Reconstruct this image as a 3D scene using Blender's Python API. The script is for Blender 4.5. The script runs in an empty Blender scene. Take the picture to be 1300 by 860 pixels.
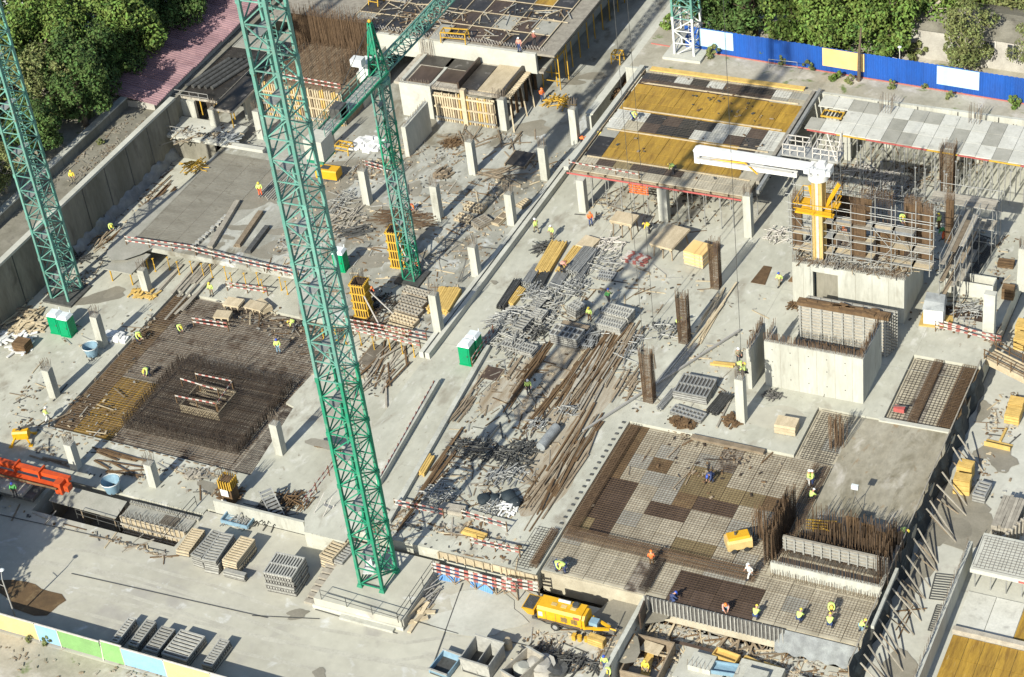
import bpy, bmesh, math, random
from math import radians as R, sin, cos, pi, sqrt, atan2, hypot, floor
from mathutils import Vector as V, Matrix, geometry
random.seed(7)
sc = bpy.context.scene
col = sc.collection

# ---------------------------------------------------------------- camera, world, sun, exposure
FPX, PITCH, ROLL, YAW, HC = 2612.277, R(36.99366), R(-7.6615), R(-29.31441), 112.0
fwd = V((sin(YAW)*cos(PITCH), cos(YAW)*cos(PITCH), -sin(PITCH)))
rgt = V((cos(YAW), -sin(YAW), 0)); upv = rgt.cross(fwd)
cr = rgt*cos(ROLL) + upv*sin(ROLL); cu = -rgt*sin(ROLL) + upv*cos(ROLL)
CAM = V((0, 0, HC))
cam = bpy.data.cameras.new('camera'); cam.sensor_width = 36; cam.lens = FPX/1300*36
cam.clip_start = 1; cam.clip_end = 9000
co = bpy.data.objects.new('camera', cam); col.objects.link(co)
co.matrix_world = Matrix(((cr.x, cu.x, -fwd.x, 0), (cr.y, cu.y, -fwd.y, 0), (cr.z, cu.z, -fwd.z, HC), (0, 0, 0, 1)))
sc.camera = co
SUN_AZ, SUN_EL = R(-95.5), R(34)           # the sun stands behind the camera (direction towards the sun, from +X)
w = bpy.data.worlds.new('World'); sc.world = w; w.use_nodes = True
nt = w.node_tree; nt.nodes.clear()
sky = nt.nodes.new('ShaderNodeTexSky'); sky.sky_type = 'NISHITA'; sky.sun_disc = False
sky.sun_elevation = SUN_EL; sky.sun_rotation = pi/2 - SUN_AZ
bg = nt.nodes.new('ShaderNodeBackground'); bg.inputs[1].default_value = 0.095
ow = nt.nodes.new('ShaderNodeOutputWorld')
nt.links.new(sky.outputs[0], bg.inputs[0]); nt.links.new(bg.outputs[0], ow.inputs[0])
sl = bpy.data.lights.new('sun', 'SUN'); sl.energy = 4.8; sl.angle = R(0.53); sl.color = (1.0, 0.965, 0.85)
so = bpy.data.objects.new('sun', sl); col.objects.link(so)
sd = V((cos(SUN_AZ)*cos(SUN_EL), sin(SUN_AZ)*cos(SUN_EL), sin(SUN_EL)))
so.rotation_euler = sd.to_track_quat('Z', 'Y').to_euler(); so.location = (-70, 60, 120)
sc.view_settings.view_transform = 'Standard'; sc.view_settings.look = 'None'
sc.view_settings.exposure = 0.63; sc.view_settings.gamma = 1

# ---------------------------------------------------------------- from a point of the photograph to a place on the level z
def px(p):
    if len(p) == 3:
        t, x, y = p
        return ((t-1) % 4*320 + x/3.738, (t-1)//4*210 + y/3.738)
    return p
def P(p, z=0.0):
    x, y = px(p)
    d = fwd + cr*((x-650)/FPX) - cu*((y-430)/FPX)
    return CAM + d*((z-HC)/d.z)
def PL(z, *pts): return [P(p, z) for p in pts]

# ---------------------------------------------------------------- materials
MATS = {}
def mat(name, c1, c2=None, rough=.8, metal=0., scale=1.0, detail=6, lo=.35, hi=.65, rnd=.12, bump=0.0, stretch=(1, 1, 1),
        spots=None, world=True, island=0.0, grain=.10, spec=.3, wear=None):
    """base colour noise c1 > c2, fine grain, random value per object, optional spots=(colour, scale, lo, hi), wear likewise"""
    m = bpy.data.materials.new(name); m.use_nodes = True
    n = m.node_tree; L = n.links.new; n.nodes.clear()
    N = n.nodes.new
    out = N('ShaderNodeOutputMaterial'); b = N('ShaderNodeBsdfPrincipled'); L(b.outputs[0], out.inputs[0])
    b.inputs['Roughness'].default_value = rough; b.inputs['Metallic'].default_value = metal
    b.inputs['Specular IOR Level'].default_value = spec
    if world: g = N('ShaderNodeNewGeometry'); vec = g.outputs['Position']
    else: g = N('ShaderNodeTexCoord'); vec = g.outputs['Object']
    mp = N('ShaderNodeMapping'); mp.inputs['Scale'].default_value = stretch; L(vec, mp.inputs[0]); vec = mp.outputs[0]
    def noise(s, d=detail, dist=0.0):
        t = N('ShaderNodeTexNoise'); t.inputs['Scale'].default_value = s; t.inputs['Detail'].default_value = d
        t.inputs['Roughness'].default_value = .62; t.inputs['Distortion'].default_value = dist; L(vec, t.inputs['Vector']); return t.outputs['Fac']
    def ramp(f, a, z):
        r = N('ShaderNodeMapRange'); r.inputs[1].default_value = a; r.inputs[2].default_value = z; L(f, r.inputs[0]); return r.outputs[0]
    def mix(f, a, c, mode='MIX'):
        x = N('ShaderNodeMix'); x.data_type = 'RGBA'; x.blend_type = mode
        if isinstance(f, float): x.inputs[0].default_value = f
        else: L(f, x.inputs[0])
        for i, v in ((6, a), (7, c)):
            if isinstance(v, tuple): x.inputs[i].default_value = (*v, 1)
            else: L(v, x.inputs[i])
        return x.outputs[2]
    c2 = c2 or tuple(v*.72 for v in c1)
    cc = mix(ramp(noise(scale), lo, hi), c1, c2)
    if spots:
        for sp in (spots if isinstance(spots, list) else [spots]):
            cc = mix(ramp(noise(sp[1], 4, .4), sp[2], sp[3]), cc, sp[0])
    if grain:
        q = noise(scale*9, 3); cc = mix(1.0, cc, mix(ramp(q, .25, .75), (1-grain,)*3, (1+grain,)*3), 'MULTIPLY')
    if rnd or island:
        v = None
        if rnd: oi = N('ShaderNodeObjectInfo'); v = ramp(oi.outputs['Random'], 0, 1); k = rnd
        if island: gi = N('ShaderNodeNewGeometry'); v = gi.outputs['Random Per Island']; k = island
        r = N('ShaderNodeMapRange'); r.inputs[3].default_value = 1-k; r.inputs[4].default_value = 1+k; L(v, r.inputs[0])
        h = N('ShaderNodeHueSaturation'); L(r.outputs[0], h.inputs['Value']); L(cc, h.inputs['Color'])
        if island:
            r2 = N('ShaderNodeMapRange'); r2.inputs[3].default_value = .47; r2.inputs[4].default_value = .52
            L(v, r2.inputs[0]); L(r2.outputs[0], h.inputs['Hue'])
        cc = h.outputs[0]
    L(cc, b.inputs['Base Color'])
    if bump:
        bp = N('ShaderNodeBump'); bp.inputs['Strength'].default_value = bump; bp.inputs['Distance'].default_value = .05
        L(noise(scale*6, 5), bp.inputs['Height']); L(bp.outputs[0], b.inputs['Normal'])
    MATS[name] = m
    return m
damp = (.20, .185, .15)
mat('slab_concrete', (.455, .45, .38), (.35, .345, .285), scale=.16, rough=.9, rnd=0, bump=.3, grain=.10, stretch=(1, .62, 1),
    spots=[((.27, .25, .20), .33, .56, .70), ((.53, .525, .475), .9, .58, .74), ((.22, .195, .15), 2.1, .63, .76), ((.30, .265, .20), 6.0, .66, .76)])
mat('upper_concrete', (.385, .385, .34), (.265, .26, .22), scale=.2, rough=.85, rnd=0, bump=.35, grain=.14, lo=.4, hi=.6, stretch=(1, .55, 1),
    spots=[((.19, .175, .135), .28, .54, .64), ((.47, .48, .46), .5, .60, .70), ((.15, .13, .10), 1.6, .62, .74), ((.28, .24, .17), 5.0, .64, .76)])
mat('pale_concrete', (.485, .48, .42), (.395, .39, .335), scale=.3, rough=.9, rnd=.04, bump=.2, grain=.07, spots=((.36, .34, .30), .8, .62, .76))
mat('wall_concrete', (.455, .455, .40), (.355, .352, .302), scale=.5, rough=.9, rnd=.06, bump=.35, grain=.10, stretch=(1, 1, .22), spots=[((.28, .27, .225), 1.1, .57, .75), ((.21, .195, .16), 2.6, .65, .78)])
mat('yard_concrete', (.455, .44, .365), (.36, .345, .285), scale=.12, rough=.92, rnd=0, bump=.2, grain=.08,
    spots=[((.33, .315, .275), .28, .56, .70), ((.53, .53, .50), .5, .60, .72)])
mat('wet_concrete', (.25, .225, .165), (.33, .305, .24), scale=.35, rough=.6, rnd=0, bump=.5, grain=.16, spots=[((.17, .15, .10), .45, .53, .66), ((.42, .39, .33), .6, .57, .70), ((.24, .165, .09), 1.1, .62, .74), ((.12, .11, .08), 1.9, .66, .76)], stretch=(1, .5, 1))
mat('damp_patch', (.20, .185, .145), (.25, .23, .185), scale=.8, rough=.55, rnd=.1)
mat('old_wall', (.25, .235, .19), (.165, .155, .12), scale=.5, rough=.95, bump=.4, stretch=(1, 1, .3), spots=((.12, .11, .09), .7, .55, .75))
mat('dusty_rust', (.40, .37, .30), (.25, .20, .135), scale=.5, rough=.95, rnd=0, bump=.3, stretch=(2.2, .35, 1), spots=((.19, .13, .075), .8, .54, .7))
mat('tyre_mark', (.36, .345, .29), (.43, .415, .35), scale=.6, rough=.95, rnd=0)
mat('screed', (.175, .165, .135), (.25, .24, .20), scale=.35, rough=.7, rnd=0, bump=.3, stretch=(1, 2.2, 1), spots=((.15, .14, .11), .7, .55, .7))
mat('soil', (.30, .265, .205), (.20, .18, .13), scale=.35, rough=1, bump=.6, rnd=0, spots=((.40, .365, .30), .5, .55, .7))
mat('pit_floor', (.10, .085, .065), (.17, .15, .12), scale=.6, rough=1, bump=.5, rnd=0)
mat('street_dirt', (.40, .37, .30), (.28, .26, .20), scale=.35, rough=1, bump=.4, rnd=0, spots=[((.12, .16, .05), .5, .60, .70), ((.46, .43, .37), .3, .55, .65)])
mat('yellow_ply', (.385, .235, .038), (.27, .16, .03), scale=.6, rough=.55, rnd=.10, stretch=(3, .4, 1), spots=[((.16, .09, .022), 1.2, .54, .78), ((.42, .34, .20), 2.6, .66, .76)], grain=.22)
mat('dark_ply', (.055, .038, .028), (.085, .06, .045), scale=1.2, rough=.45, rnd=.25, stretch=(1, .4, 1))
mat('black_ply', (.03, .027, .024), (.05, .045, .04), scale=.8, rough=.3, rnd=.3, spots=((.16, .15, .14), 1.1, .60, .75))
mat('grey_ply', (.44, .40, .305), (.33, .295, .22), scale=.8, rough=.7, rnd=.1, grain=.1)
mat('light_ply', (.56, .555, .50), (.47, .465, .41), scale=.6, rough=.7, rnd=.06, spots=((.34, .33, .30), 1.2, .60, .75))
mat('dull_ply', (.27, .265, .225), (.34, .33, .285), scale=.8, rough=.7, rnd=.08)
mat('brown_ply', (.155, .10, .05), (.10, .066, .035), scale=.9, rough=.7, rnd=.15, spots=((.23, .17, .09), .7, .55, .7))
mat('olive_ply', (.24, .19, .10), (.19, .15, .075), scale=.9, rough=.7, rnd=.15)
mat('mat_base', (.24, .215, .175), (.31, .28, .23), scale=.5, rough=.8, rnd=.1, spots=((.07, .055, .045), .8, .5, .65))
mat('raw_timber', (.50, .42, .29), (.39, .32, .21), scale=2, rough=.85, rnd=.16, stretch=(1, .3, 1), grain=.16)
mat('yellow_timber', (.56, .385, .125), (.45, .30, .09), scale=2, rough=.75, rnd=.12, grain=.14)
mat('old_timber', (.27, .215, .15), (.18, .14, .095), scale=2, rough=.95, rnd=.28, grain=.2)
mat('rust_timber', (.155, .098, .05), (.10, .062, .033), scale=2, rough=.95, rnd=.25, grain=.2)
mat('grey_timber', (.36, .33, .27), (.25, .225, .185), scale=2, rough=.95, rnd=.2, grain=.2)
mat('rebar', (.062, .047, .036), (.04, .03, .023), scale=3, rough=.85, metal=0.2, rnd=.15)
mat('rust_rebar', (.125, .08, .046), (.075, .048, .028), scale=3, rough=.9, rnd=.2)
mat('pale_rebar', (.16, .13, .10), (.11, .09, .07), scale=2, rough=.8, rnd=.1)
mat('steel', (.40, .40, .375), (.29, .29, .275), scale=3, rough=.5, metal=.35, rnd=.15)
mat('dark_steel', (.11, .11, .105), (.07, .07, .065), scale=3, rough=.6, metal=.3, rnd=.2)
mat('panel_steel', (.37, .365, .33), (.27, .265, .24), scale=3, rough=.65, metal=.1, rnd=.18)
mat('panel_dark', (.13, .125, .115), (.08, .075, .07), scale=3, rough=.7, rnd=.18)
mat('teal_paint', (.09, .275, .22), (.13, .245, .205), scale=1.5, rough=.7, rnd=.16, spots=[((.20, .37, .31), .8, .58, .75), ((.15, .11, .075), 2.5, .60, .70)], grain=.16)
mat('green_paint', (.012, .235, .125), (.03, .19, .115), scale=1.5, rough=.7, rnd=.14, spots=[((.16, .11, .06), 2.5, .62, .72), ((.10, .26, .17), .8, .55, .72)], grain=.1)
mat('crane_white', (.62, .63, .62), (.5, .51, .5), scale=1.5, rough=.5, rnd=.05, spots=((.3, .22, .16), 3, .66, .74))
mat('cab_white', (.68, .68, .66), (.58, .58, .56), scale=2, rough=.4, rnd=0)
mat('machine_yellow', (.66, .37, .015), (.58, .31, .012), scale=1.5, rough=.4, rnd=.05, spots=((.33, .19, .04), 2.2, .62, .76), spec=.5)
mat('prop_yellow', (.55, .34, .04), (.43, .26, .04), scale=2, rough=.6, rnd=.1)
mat('tan_steel', (.58, .42, .17), (.47, .34, .14), scale=1.5, rough=.5, rnd=.1)
mat('machine_orange', (.55, .085, .02), (.42, .06, .018), scale=1.2, rough=.4, rnd=.05, spots=((.18, .05, .03), 1.6, .6, .74))
mat('rail_red', (.36, .12, .10), (.30, .11, .09), scale=4, rough=.7, rnd=.15)
mat('edge_red', (.42, .10, .09), (.34, .09, .08), scale=2, rough=.5, rnd=.05)
mat('rail_white', (.54, .51, .46), (.42, .39, .35), scale=4, rough=.7, rnd=.1)
mat('white_sack', (.70, .70, .68), (.58, .58, .56), scale=2, rough=.8, rnd=.1)
mat('fence_blue', (.014, .085, .36), (.018, .07, .28), scale=.8, rough=.55, rnd=.12, grain=.10, stretch=(1, 1, .3))
mat('tarp_blue', (.10, .23, .48), (.14, .30, .55), scale=1.5, rough=.5, rnd=.1)
mat('poster_orange', (.72, .50, .22), (.70, .46, .18), scale=.8, rough=.6, rnd=0, grain=.03)
mat('poster_sky', (.42, .60, .70), (.38, .56, .68), scale=.8, rough=.6, rnd=0, grain=.03)
mat('board_yellow', (.64, .49, .22), (.52, .40, .19), scale=.8, rough=.6, rnd=.06, grain=.10)
mat('board_blue', (.24, .43, .60), (.2, .36, .52), scale=.8, rough=.6, rnd=.06, grain=.10)
mat('board_green', (.20, .38, .14), (.17, .31, .12), scale=.8, rough=.6, rnd=.06, grain=.10)
mat('toilet_green', (.0, .29, .115), (.005, .24, .1), scale=2, rough=.4, rnd=.05, grain=.04)
mat('roof_white', (.66, .70, .70), (.56, .60, .60), scale=2, rough=.4, rnd=.05)
mat('net_dark', (.018, .026, .032), (.03, .042, .05), scale=1.5, rough=.7, rnd=0, bump=.4)
mat('grey_film', (.30, .32, .32), (.2, .21, .215), scale=1.2, rough=.5, rnd=.1, bump=.5)
mat('pink_roof', (.34, .215, .225), (.25, .155, .17), scale=.7, rough=.8, rnd=.12, spots=((.21, .12, .13), 1.2, .58, .74))
mat('kiosk_wall', (.26, .33, .37), (.2, .26, .3), scale=1.5, rough=.8, rnd=.05)
mat('plaster', (.44, .42, .37), (.33, .31, .27), scale=.8, rough=.9, rnd=.05)
mat('window_glass', (.03, .035, .04), (.05, .055, .06), scale=1, rough=.08, rnd=.1, spec=.6)
mat('rubber', (.025, .025, .025), (.04, .04, .038), scale=3, rough=.9, rnd=.1)
mat('leaf', (.095, .155, .028), (.14, .20, .042), scale=.45, rough=.75, rnd=.10, island=.45, grain=0, spots=((.022, .055, .012), .7, .5, .7))
mat('leaf_dark', (.05, .092, .022), (.075, .125, .03), scale=.45, rough=.8, rnd=.10, island=.45, grain=0, spots=((.016, .035, .01), .7, .5, .7))
mat('leaf_olive', (.13, .155, .05), (.175, .19, .07), scale=.45, rough=.75, rnd=.10, island=.4, grain=0, spots=((.05, .07, .018), .7, .5, .7))
mat('bark', (.15, .115, .08), (.09, .07, .05), scale=4, rough=1, bump=.5)
mat('pale_bark', (.36, .32, .26), (.25, .22, .17), scale=4, rough=1)
mat('skin', (.42, .24, .16), (.36, .19, .125), scale=8, rough=.6, rnd=.15)
mat('vest_lime', (.58, .72, .20), (.48, .62, .16), scale=8, rough=.7, rnd=.08)
mat('vest_orange', (.85, .19, .05), (.75, .16, .05), scale=8, rough=.7, rnd=.06)
mat('vest_green', (.10, .36, .10), (.08, .3, .09), scale=8, rough=.7, rnd=.05)
mat('shirt_pink', (.62, .30, .24), (.55, .26, .2), scale=8, rough=.8, rnd=.05)
mat('shirt_white', (.68, .67, .63), (.58, .57, .53), scale=8, rough=.8, rnd=.05)
mat('cloth_blue', (.05, .075, .17), (.035, .05, .12), scale=8, rough=.9, rnd=.2)
mat('cloth_dark', (.05, .05, .055), (.035, .035, .04), scale=8, rough=.9, rnd=.25)
mat('cloth_khaki', (.25, .22, .15), (.19, .165, .11), scale=8, rough=.9, rnd=.15)
mat('cloth_orange', (.72, .14, .05), (.6, .11, .04), scale=8, rough=.8, rnd=.05)
mat('helmet_white', (.75, .75, .72), (.68, .68, .65), scale=8, rough=.3, rnd=.02)
mat('helmet_yellow', (.78, .62, .08), (.7, .55, .07), scale=8, rough=.3, rnd=.02)
mat('helmet_blue', (.04, .09, .42), (.035, .08, .36), scale=8, rough=.3, rnd=.02)
mat('helmet_orange', (.75, .2, .04), (.7, .18, .04), scale=8, rough=.3, rnd=.02)
mat('bucket_blue', (.22, .34, .42), (.17, .27, .34), scale=3, rough=.5, rnd=.05)
mat('orange_mesh', (.78, .16, .04), (.68, .13, .03), scale=3, rough=.6, rnd=.05)
mat('cable_grey', (.33, .32, .30), (.28, .27, .25), scale=3, rough=.5, rnd=.05)

# ---------------------------------------------------------------- mesh builder
class MB:
    def __init__(s): s.v = []; s.f = []; s.mi = []; s.m = 0; s.sm = []
    def add(s, vs, fs, smooth=False):
        o = len(s.v); s.v += [tuple(p) for p in vs]
        for f in fs: s.f.append(tuple(i+o for i in f)); s.mi.append(s.m); s.sm.append(smooth)
    def box(s, c, d, rz=0.0, taper=1.0):
        x, y, z = d[0]/2, d[1]/2, d[2]/2; ca, sa = cos(rz), sin(rz); vs = []
        for k in (-1, 1):
            q = taper if k > 0 else 1
            for i, j in ((-1, -1), (1, -1), (1, 1), (-1, 1)):
                a, b = i*x*q, j*y*q
                vs.append((c[0]+a*ca-b*sa, c[1]+a*sa+b*ca, c[2]+k*z))
        s.add(vs, ((3, 2, 1, 0), (4, 5, 6, 7), (0, 1, 5, 4), (1, 2, 6, 5), (2, 3, 7, 6), (3, 0, 4, 7)))
        return s
    def b(s, x0, y0, z0, x1, y1, z1): return s.box(((x0+x1)/2, (y0+y1)/2, (z0+z1)/2), (x1-x0, y1-y0, z1-z0))
    def tube(s, p, q, r, n=6, r2=None, caps=True, smooth=True, tw=0.0):
        p = V(p); q = V(q); d = (q-p)
        if d.length < 1e-6: return s
        d.normalize(); a = d.cross(V((0, 0, 1)) if abs(d.z) < .95 else V((1, 0, 0))).normalized(); b = d.cross(a)
        r2 = r if r2 is None else r2; vs = []
        for (c, rr) in ((p, r), (q, r2)):
            for i in range(n):
                t = 2*pi*i/n + tw; vs.append(c + a*(rr*cos(t)) + b*(rr*sin(t)))
        fs = [(i, (i+1) % n, n+(i+1) % n, n+i) for i in range(n)]
        if n < 5: smooth = False
        s.add(vs, fs, smooth)
        if caps: s.add(vs[:n], [tuple(range(n))[::-1]]); s.add(vs[n:], [tuple(range(n))])
        return s
    def beam(s, p, q, w_=.1, h=None):       # rectangular section, w_ across, h up
        p = V(p); q = V(q); h = h or w_; d = (q-p).normalized()
        a = d.cross(V((0, 0, 1)) if abs(d.z) < .98 else V((0, 1, 0))).normalized(); b = a.cross(d)
        vs = [c + a*(i*w_/2) + b*(j*h/2) for c in (p, q) for i, j in ((-1, -1), (1, -1), (1, 1), (-1, 1))]
        s.add(vs, ((3, 2, 1, 0), (4, 5, 6, 7), (0, 1, 5, 4), (1, 2, 6, 5), (2, 3, 7, 6), (3, 0, 4, 7))); return s
    def rod(s, p, q, r=.02): return s.tube(p, q, r, 3, caps=False, smooth=False)
    def prism(s, pts, z0, z1, top=True, bottom=False):
        n = len(pts); vs = [(p[0], p[1], z0) for p in pts] + [(p[0], p[1], z1) for p in pts]
        ar = sum(pts[i][0]*pts[(i+1) % n][1]-pts[(i+1) % n][0]*pts[i][1] for i in range(n))
        fs = []
        for i in range(n):
            j = (i+1) % n; f = (i, j, n+j, n+i); fs.append(f if ar > 0 else f[::-1])
        tri = geometry.tessellate_polygon([[V((p[0], p[1], 0)) for p in pts]])
        for t in tri:
            a, b_, c = t
            x = (pts[b_][0]-pts[a][0])*(pts[c][1]-pts[a][1])-(pts[c][0]-pts[a][0])*(pts[b_][1]-pts[a][1])
            t = t if x > 0 else t[::-1]
            if top: fs.append(tuple(i+n for i in t))
            if bottom: fs.append(tuple(t[::-1]))
        s.add(vs, fs); return s
    def hexa(s, b4, t4):                     # bottom quad, top quad (ccw from above)
        s.add(list(b4)+list(t4), ((3, 2, 1, 0), (4, 5, 6, 7), (0, 1, 5, 4), (1, 2, 6, 5), (2, 3, 7, 6), (3, 0, 4, 7))); return s
    def ball(s, c, r, n=8, m=5, sz=1.0):
        vs = [(c[0], c[1], c[2]-r*sz)]; fs = []
        for k in range(1, m):
            t = -pi/2+pi*k/m
            for i in range(n): vs.append((c[0]+r*cos(t)*cos(2*pi*i/n), c[1]+r*cos(t)*sin(2*pi*i/n), c[2]+r*sz*sin(t)))
        vs.append((c[0], c[1], c[2]+r*sz)); e = len(vs)-1
        for i in range(n):
            j = (i+1) % n; fs.append((0, 1+j, 1+i)); fs.append((e, e-n+i, e-n+j))
            for k in range(m-2): a = 1+k*n; fs.append((a+i, a+j, a+n+j, a+n+i))
        s.add(vs, fs, True); return s
    def mesh(s, name, mats):
        me = bpy.data.meshes.new(name); me.from_pydata(s.v, [], s.f)
        for m in (mats if isinstance(mats, (list, tuple)) else [mats]): me.materials.append(MATS[m])
        if any(s.mi): me.polygons.foreach_set('material_index', s.mi)
        if any(s.sm): me.polygons.foreach_set('use_smooth', s.sm)
        return me
CACHE = {}
def cached(key, fn):
    if key not in CACHE: CACHE[key] = fn()
    return CACHE[key]
def link(name, data, parent=None, loc=(0, 0, 0), rz=0.0, rot=None):
    o = bpy.data.objects.new(name, data); col.objects.link(o); o.location = loc
    o.rotation_euler = rot if rot else (0, 0, rz)
    if parent: o.parent = parent
    return o
def tag(o, label, cat, group=None, kind=None):
    o['label'] = label; o['category'] = cat
    if group: o['group'] = group
    if kind: o['kind'] = kind
    return o
def thing(name, label, cat, loc, rz=0.0, group=None): return tag(link(name, None, None, loc, rz), label, cat, group)
def part(name, mb, m, parent, loc=(0, 0, 0), rz=0.0, rot=None, label=None, kind=None):
    me = mb.mesh(name, m) if isinstance(mb, MB) else mb
    o = link(name, me, parent, loc, rz, rot)
    if label: o['label'] = label
    if kind: o['kind'] = kind
    return o
def single(name, mb, m, label, cat, loc=(0, 0, 0), rz=0.0, group=None, kind=None):
    me = mb.mesh(name, m) if isinstance(mb, MB) else mb
    return tag(link(name, me, None, loc, rz), label, cat, group, kind)
def structure(name, mb, m):
    o = link(name, mb.mesh(name, m)); o['kind'] = 'structure'; return o
def copy_tree(o, parent=None):
    c = o.copy(); col.objects.link(c)
    if parent: c.parent = parent
    for ch in list(KIDS.get(o.name, [])): copy_tree(ch, c)
    return c
KIDS = {}
def index_kids(roots):                       # children lists of the prototypes that get copied
    for o in col.objects:
        if o.parent: KIDS.setdefault(o.parent.name, [])
        if o.parent and o not in KIDS[o.parent.name]: KIDS[o.parent.name].append(o)
def setmat(o, m, i=0):
    o.material_slots[i].link = 'OBJECT'; o.material_slots[i].material = MATS[m]
def ang(a, b): return atan2(b[1]-a[1], b[0]-a[0])
ORD = 'first second third fourth fifth sixth seventh eighth ninth tenth eleventh twelfth thirteenth fourteenth fifteenth sixteenth seventeenth eighteenth nineteenth twentieth'.split()

# ================================================================ THE SETTING
LOW = -1.6
def sheet(name, rings, z, thick, m, kind='structure'):
    """flat slab with holes: top face plus every rim going down"""
    mb = MB(); vs = []; loops = []
    for r in rings: loops.append(list(range(len(vs), len(vs)+len(r)))); vs += r
    tri = geometry.tessellate_polygon([[V((p[0], p[1], 0)) for p in r] for r in rings])
    fs = []
    for t in tri:
        a, b, c = [vs[i] for i in t]
        x = (b[0]-a[0])*(c[1]-a[1])-(c[0]-a[0])*(b[1]-a[1])
        fs.append(tuple(t) if x > 0 else tuple(t[::-1]))
    mb.add([(p[0], p[1], z) for p in vs], fs)
    for k, r in enumerate(rings):
        ar = sum(r[i][0]*r[(i+1) % len(r)][1]-r[(i+1) % len(r)][0]*r[i][1] for i in range(len(r)))
        for i in range(len(r)):
            a, b = r[i], r[(i+1) % len(r)]
            if (ar > 0) != (k == 0): a, b = b, a
            mb.add([(a[0], a[1], z-thick), (b[0], b[1], z-thick), (b[0], b[1], z), (a[0], a[1], z)], [(0, 1, 2, 3)])
    return structure(name, mb, m)
def rect(x0, y0, x1, y1): return [(x0, y0), (x1, y0), (x1, y1), (x0, y1)]

sheet('ground', [rect(-4000, -4000, 4000, 4000)], -4.4, .5, 'soil')
sheet('outer_ground', [rect(-700, -400, 60, 84.1)], -1.62, 2.7, 'street_dirt')
sheet('yard', [[(-700, 84.1), (-49.3, 84.1), (-49.3, 102.0), (-88.9, 102.0), (-89.2, 97.3), (-103.8, 97.3), (-103.8, 101.6), (-700, 101.6)]], LOW, 2.8, 'yard_concrete')
sheet('trench_floor', [rect(-104.5, 97.0, -88.5, 102.0)], -3.7, .6, 'pit_floor')
sheet('lower_pit_floor', [rect(-49.3, 60, -32.2, 103.2)], -3.0, 1.3, 'pale_concrete')
MATPIT = [(-109, 107.4), (-87.6, 107.2), (-88.6, 116.6), (-89.6, 116.9), (-88.8, 128.6), (-108.9, 128.9)]
sheet('lower_slab', [[(-122.5, 101.6), (-89, 101.6), (-89, 102.3), (-79.4, 102.3), (-79.4, 152), (-122.5, 152)], MATPIT], LOW, 2.0, 'slab_concrete')
sheet('mat_base', [[(-110, 106.5), (-86.5, 106.5), (-86.5, 130), (-110, 130)]], LOW-.3, .5, 'mat_base')
UPPER = [(-116.5, 132.3), (-97, 132.3), (-93.5, 126.9), (-79.4, 126.7), (-79.4, 200), (-79.4, 262), (-122.5, 262), (-122.5, 152.2), (-116.4, 152.0)]
sheet('upper_slab', [UPPER], .34, .55, 'upper_concrete')
sheet('main_slab', [[(-79.2, 102.4), (-78.4, 100.9), (-74.6, 100.9), (-74.5, 102.4), (-58.2, 102.4), (-58.2, 122), (-43.6, 122), (-43.6, 128.5), (-38, 128.5), (-38, 137.7), (-32, 137.7), (-32, 172), (-79.2, 172)]], 0, 2.0, 'slab_concrete')
sheet('deck_base', [rect(-58.2, 103.2, -32, 137.7)], -.36, 2.2, 'grey_ply')
sheet('corridor_floor', [rect(-32, 20, 60, 173)], -2.2, 1.5, 'pale_concrete')
sheet('far_slab', [rect(-79.2, 172, -78, 262)], LOW, 1.0, 'slab_concrete')
sheet('street_terrace', [rect(-78, 171.3, 400, 900)], 3.9, 7, 'street_dirt')
sheet('hillside_terrace', [rect(-900, 101.6, -127.4, 900)], 4.6, 8, 'street_dirt')
sheet('back_terrace', [rect(-122.5, 262, -78, 900)], 4.2, 7, 'street_dirt')
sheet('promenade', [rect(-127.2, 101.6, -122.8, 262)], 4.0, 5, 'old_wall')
# pavement joints
mb = MB()
def strip(mb, a, b, w_, z):
    a = V((a[0], a[1], 0)); b = V((b[0], b[1], 0)); n = V((-(b-a).y, (b-a).x, 0)).normalized()*(w_/2)
    mb.add([(*(a-n).xy, z), (*(b-n).xy, z), (*(b+n).xy, z), (*(a+n).xy, z)], [(0, 1, 2, 3)])
for a, b in (((13, 340, 370), (13, 1271, 580)), ((14, 0, 570), (14, 320, 585)), ((14, 1000, 415), (14, 850, 830)), ((14, 300, 540), (14, 690, 655)), ((14, 790, 600), (14, 980, 655)),
             ((15, 20, 690), (15, 330, 770)), ((15, 575, 550), (15, 480, 760)), ((13, 0, 90), (13, 800, 268))):
    strip(mb, P(a, LOW), P(b, LOW), .09, LOW+.066)
structure('pavement_joint', mb, 'dark_steel')
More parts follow.
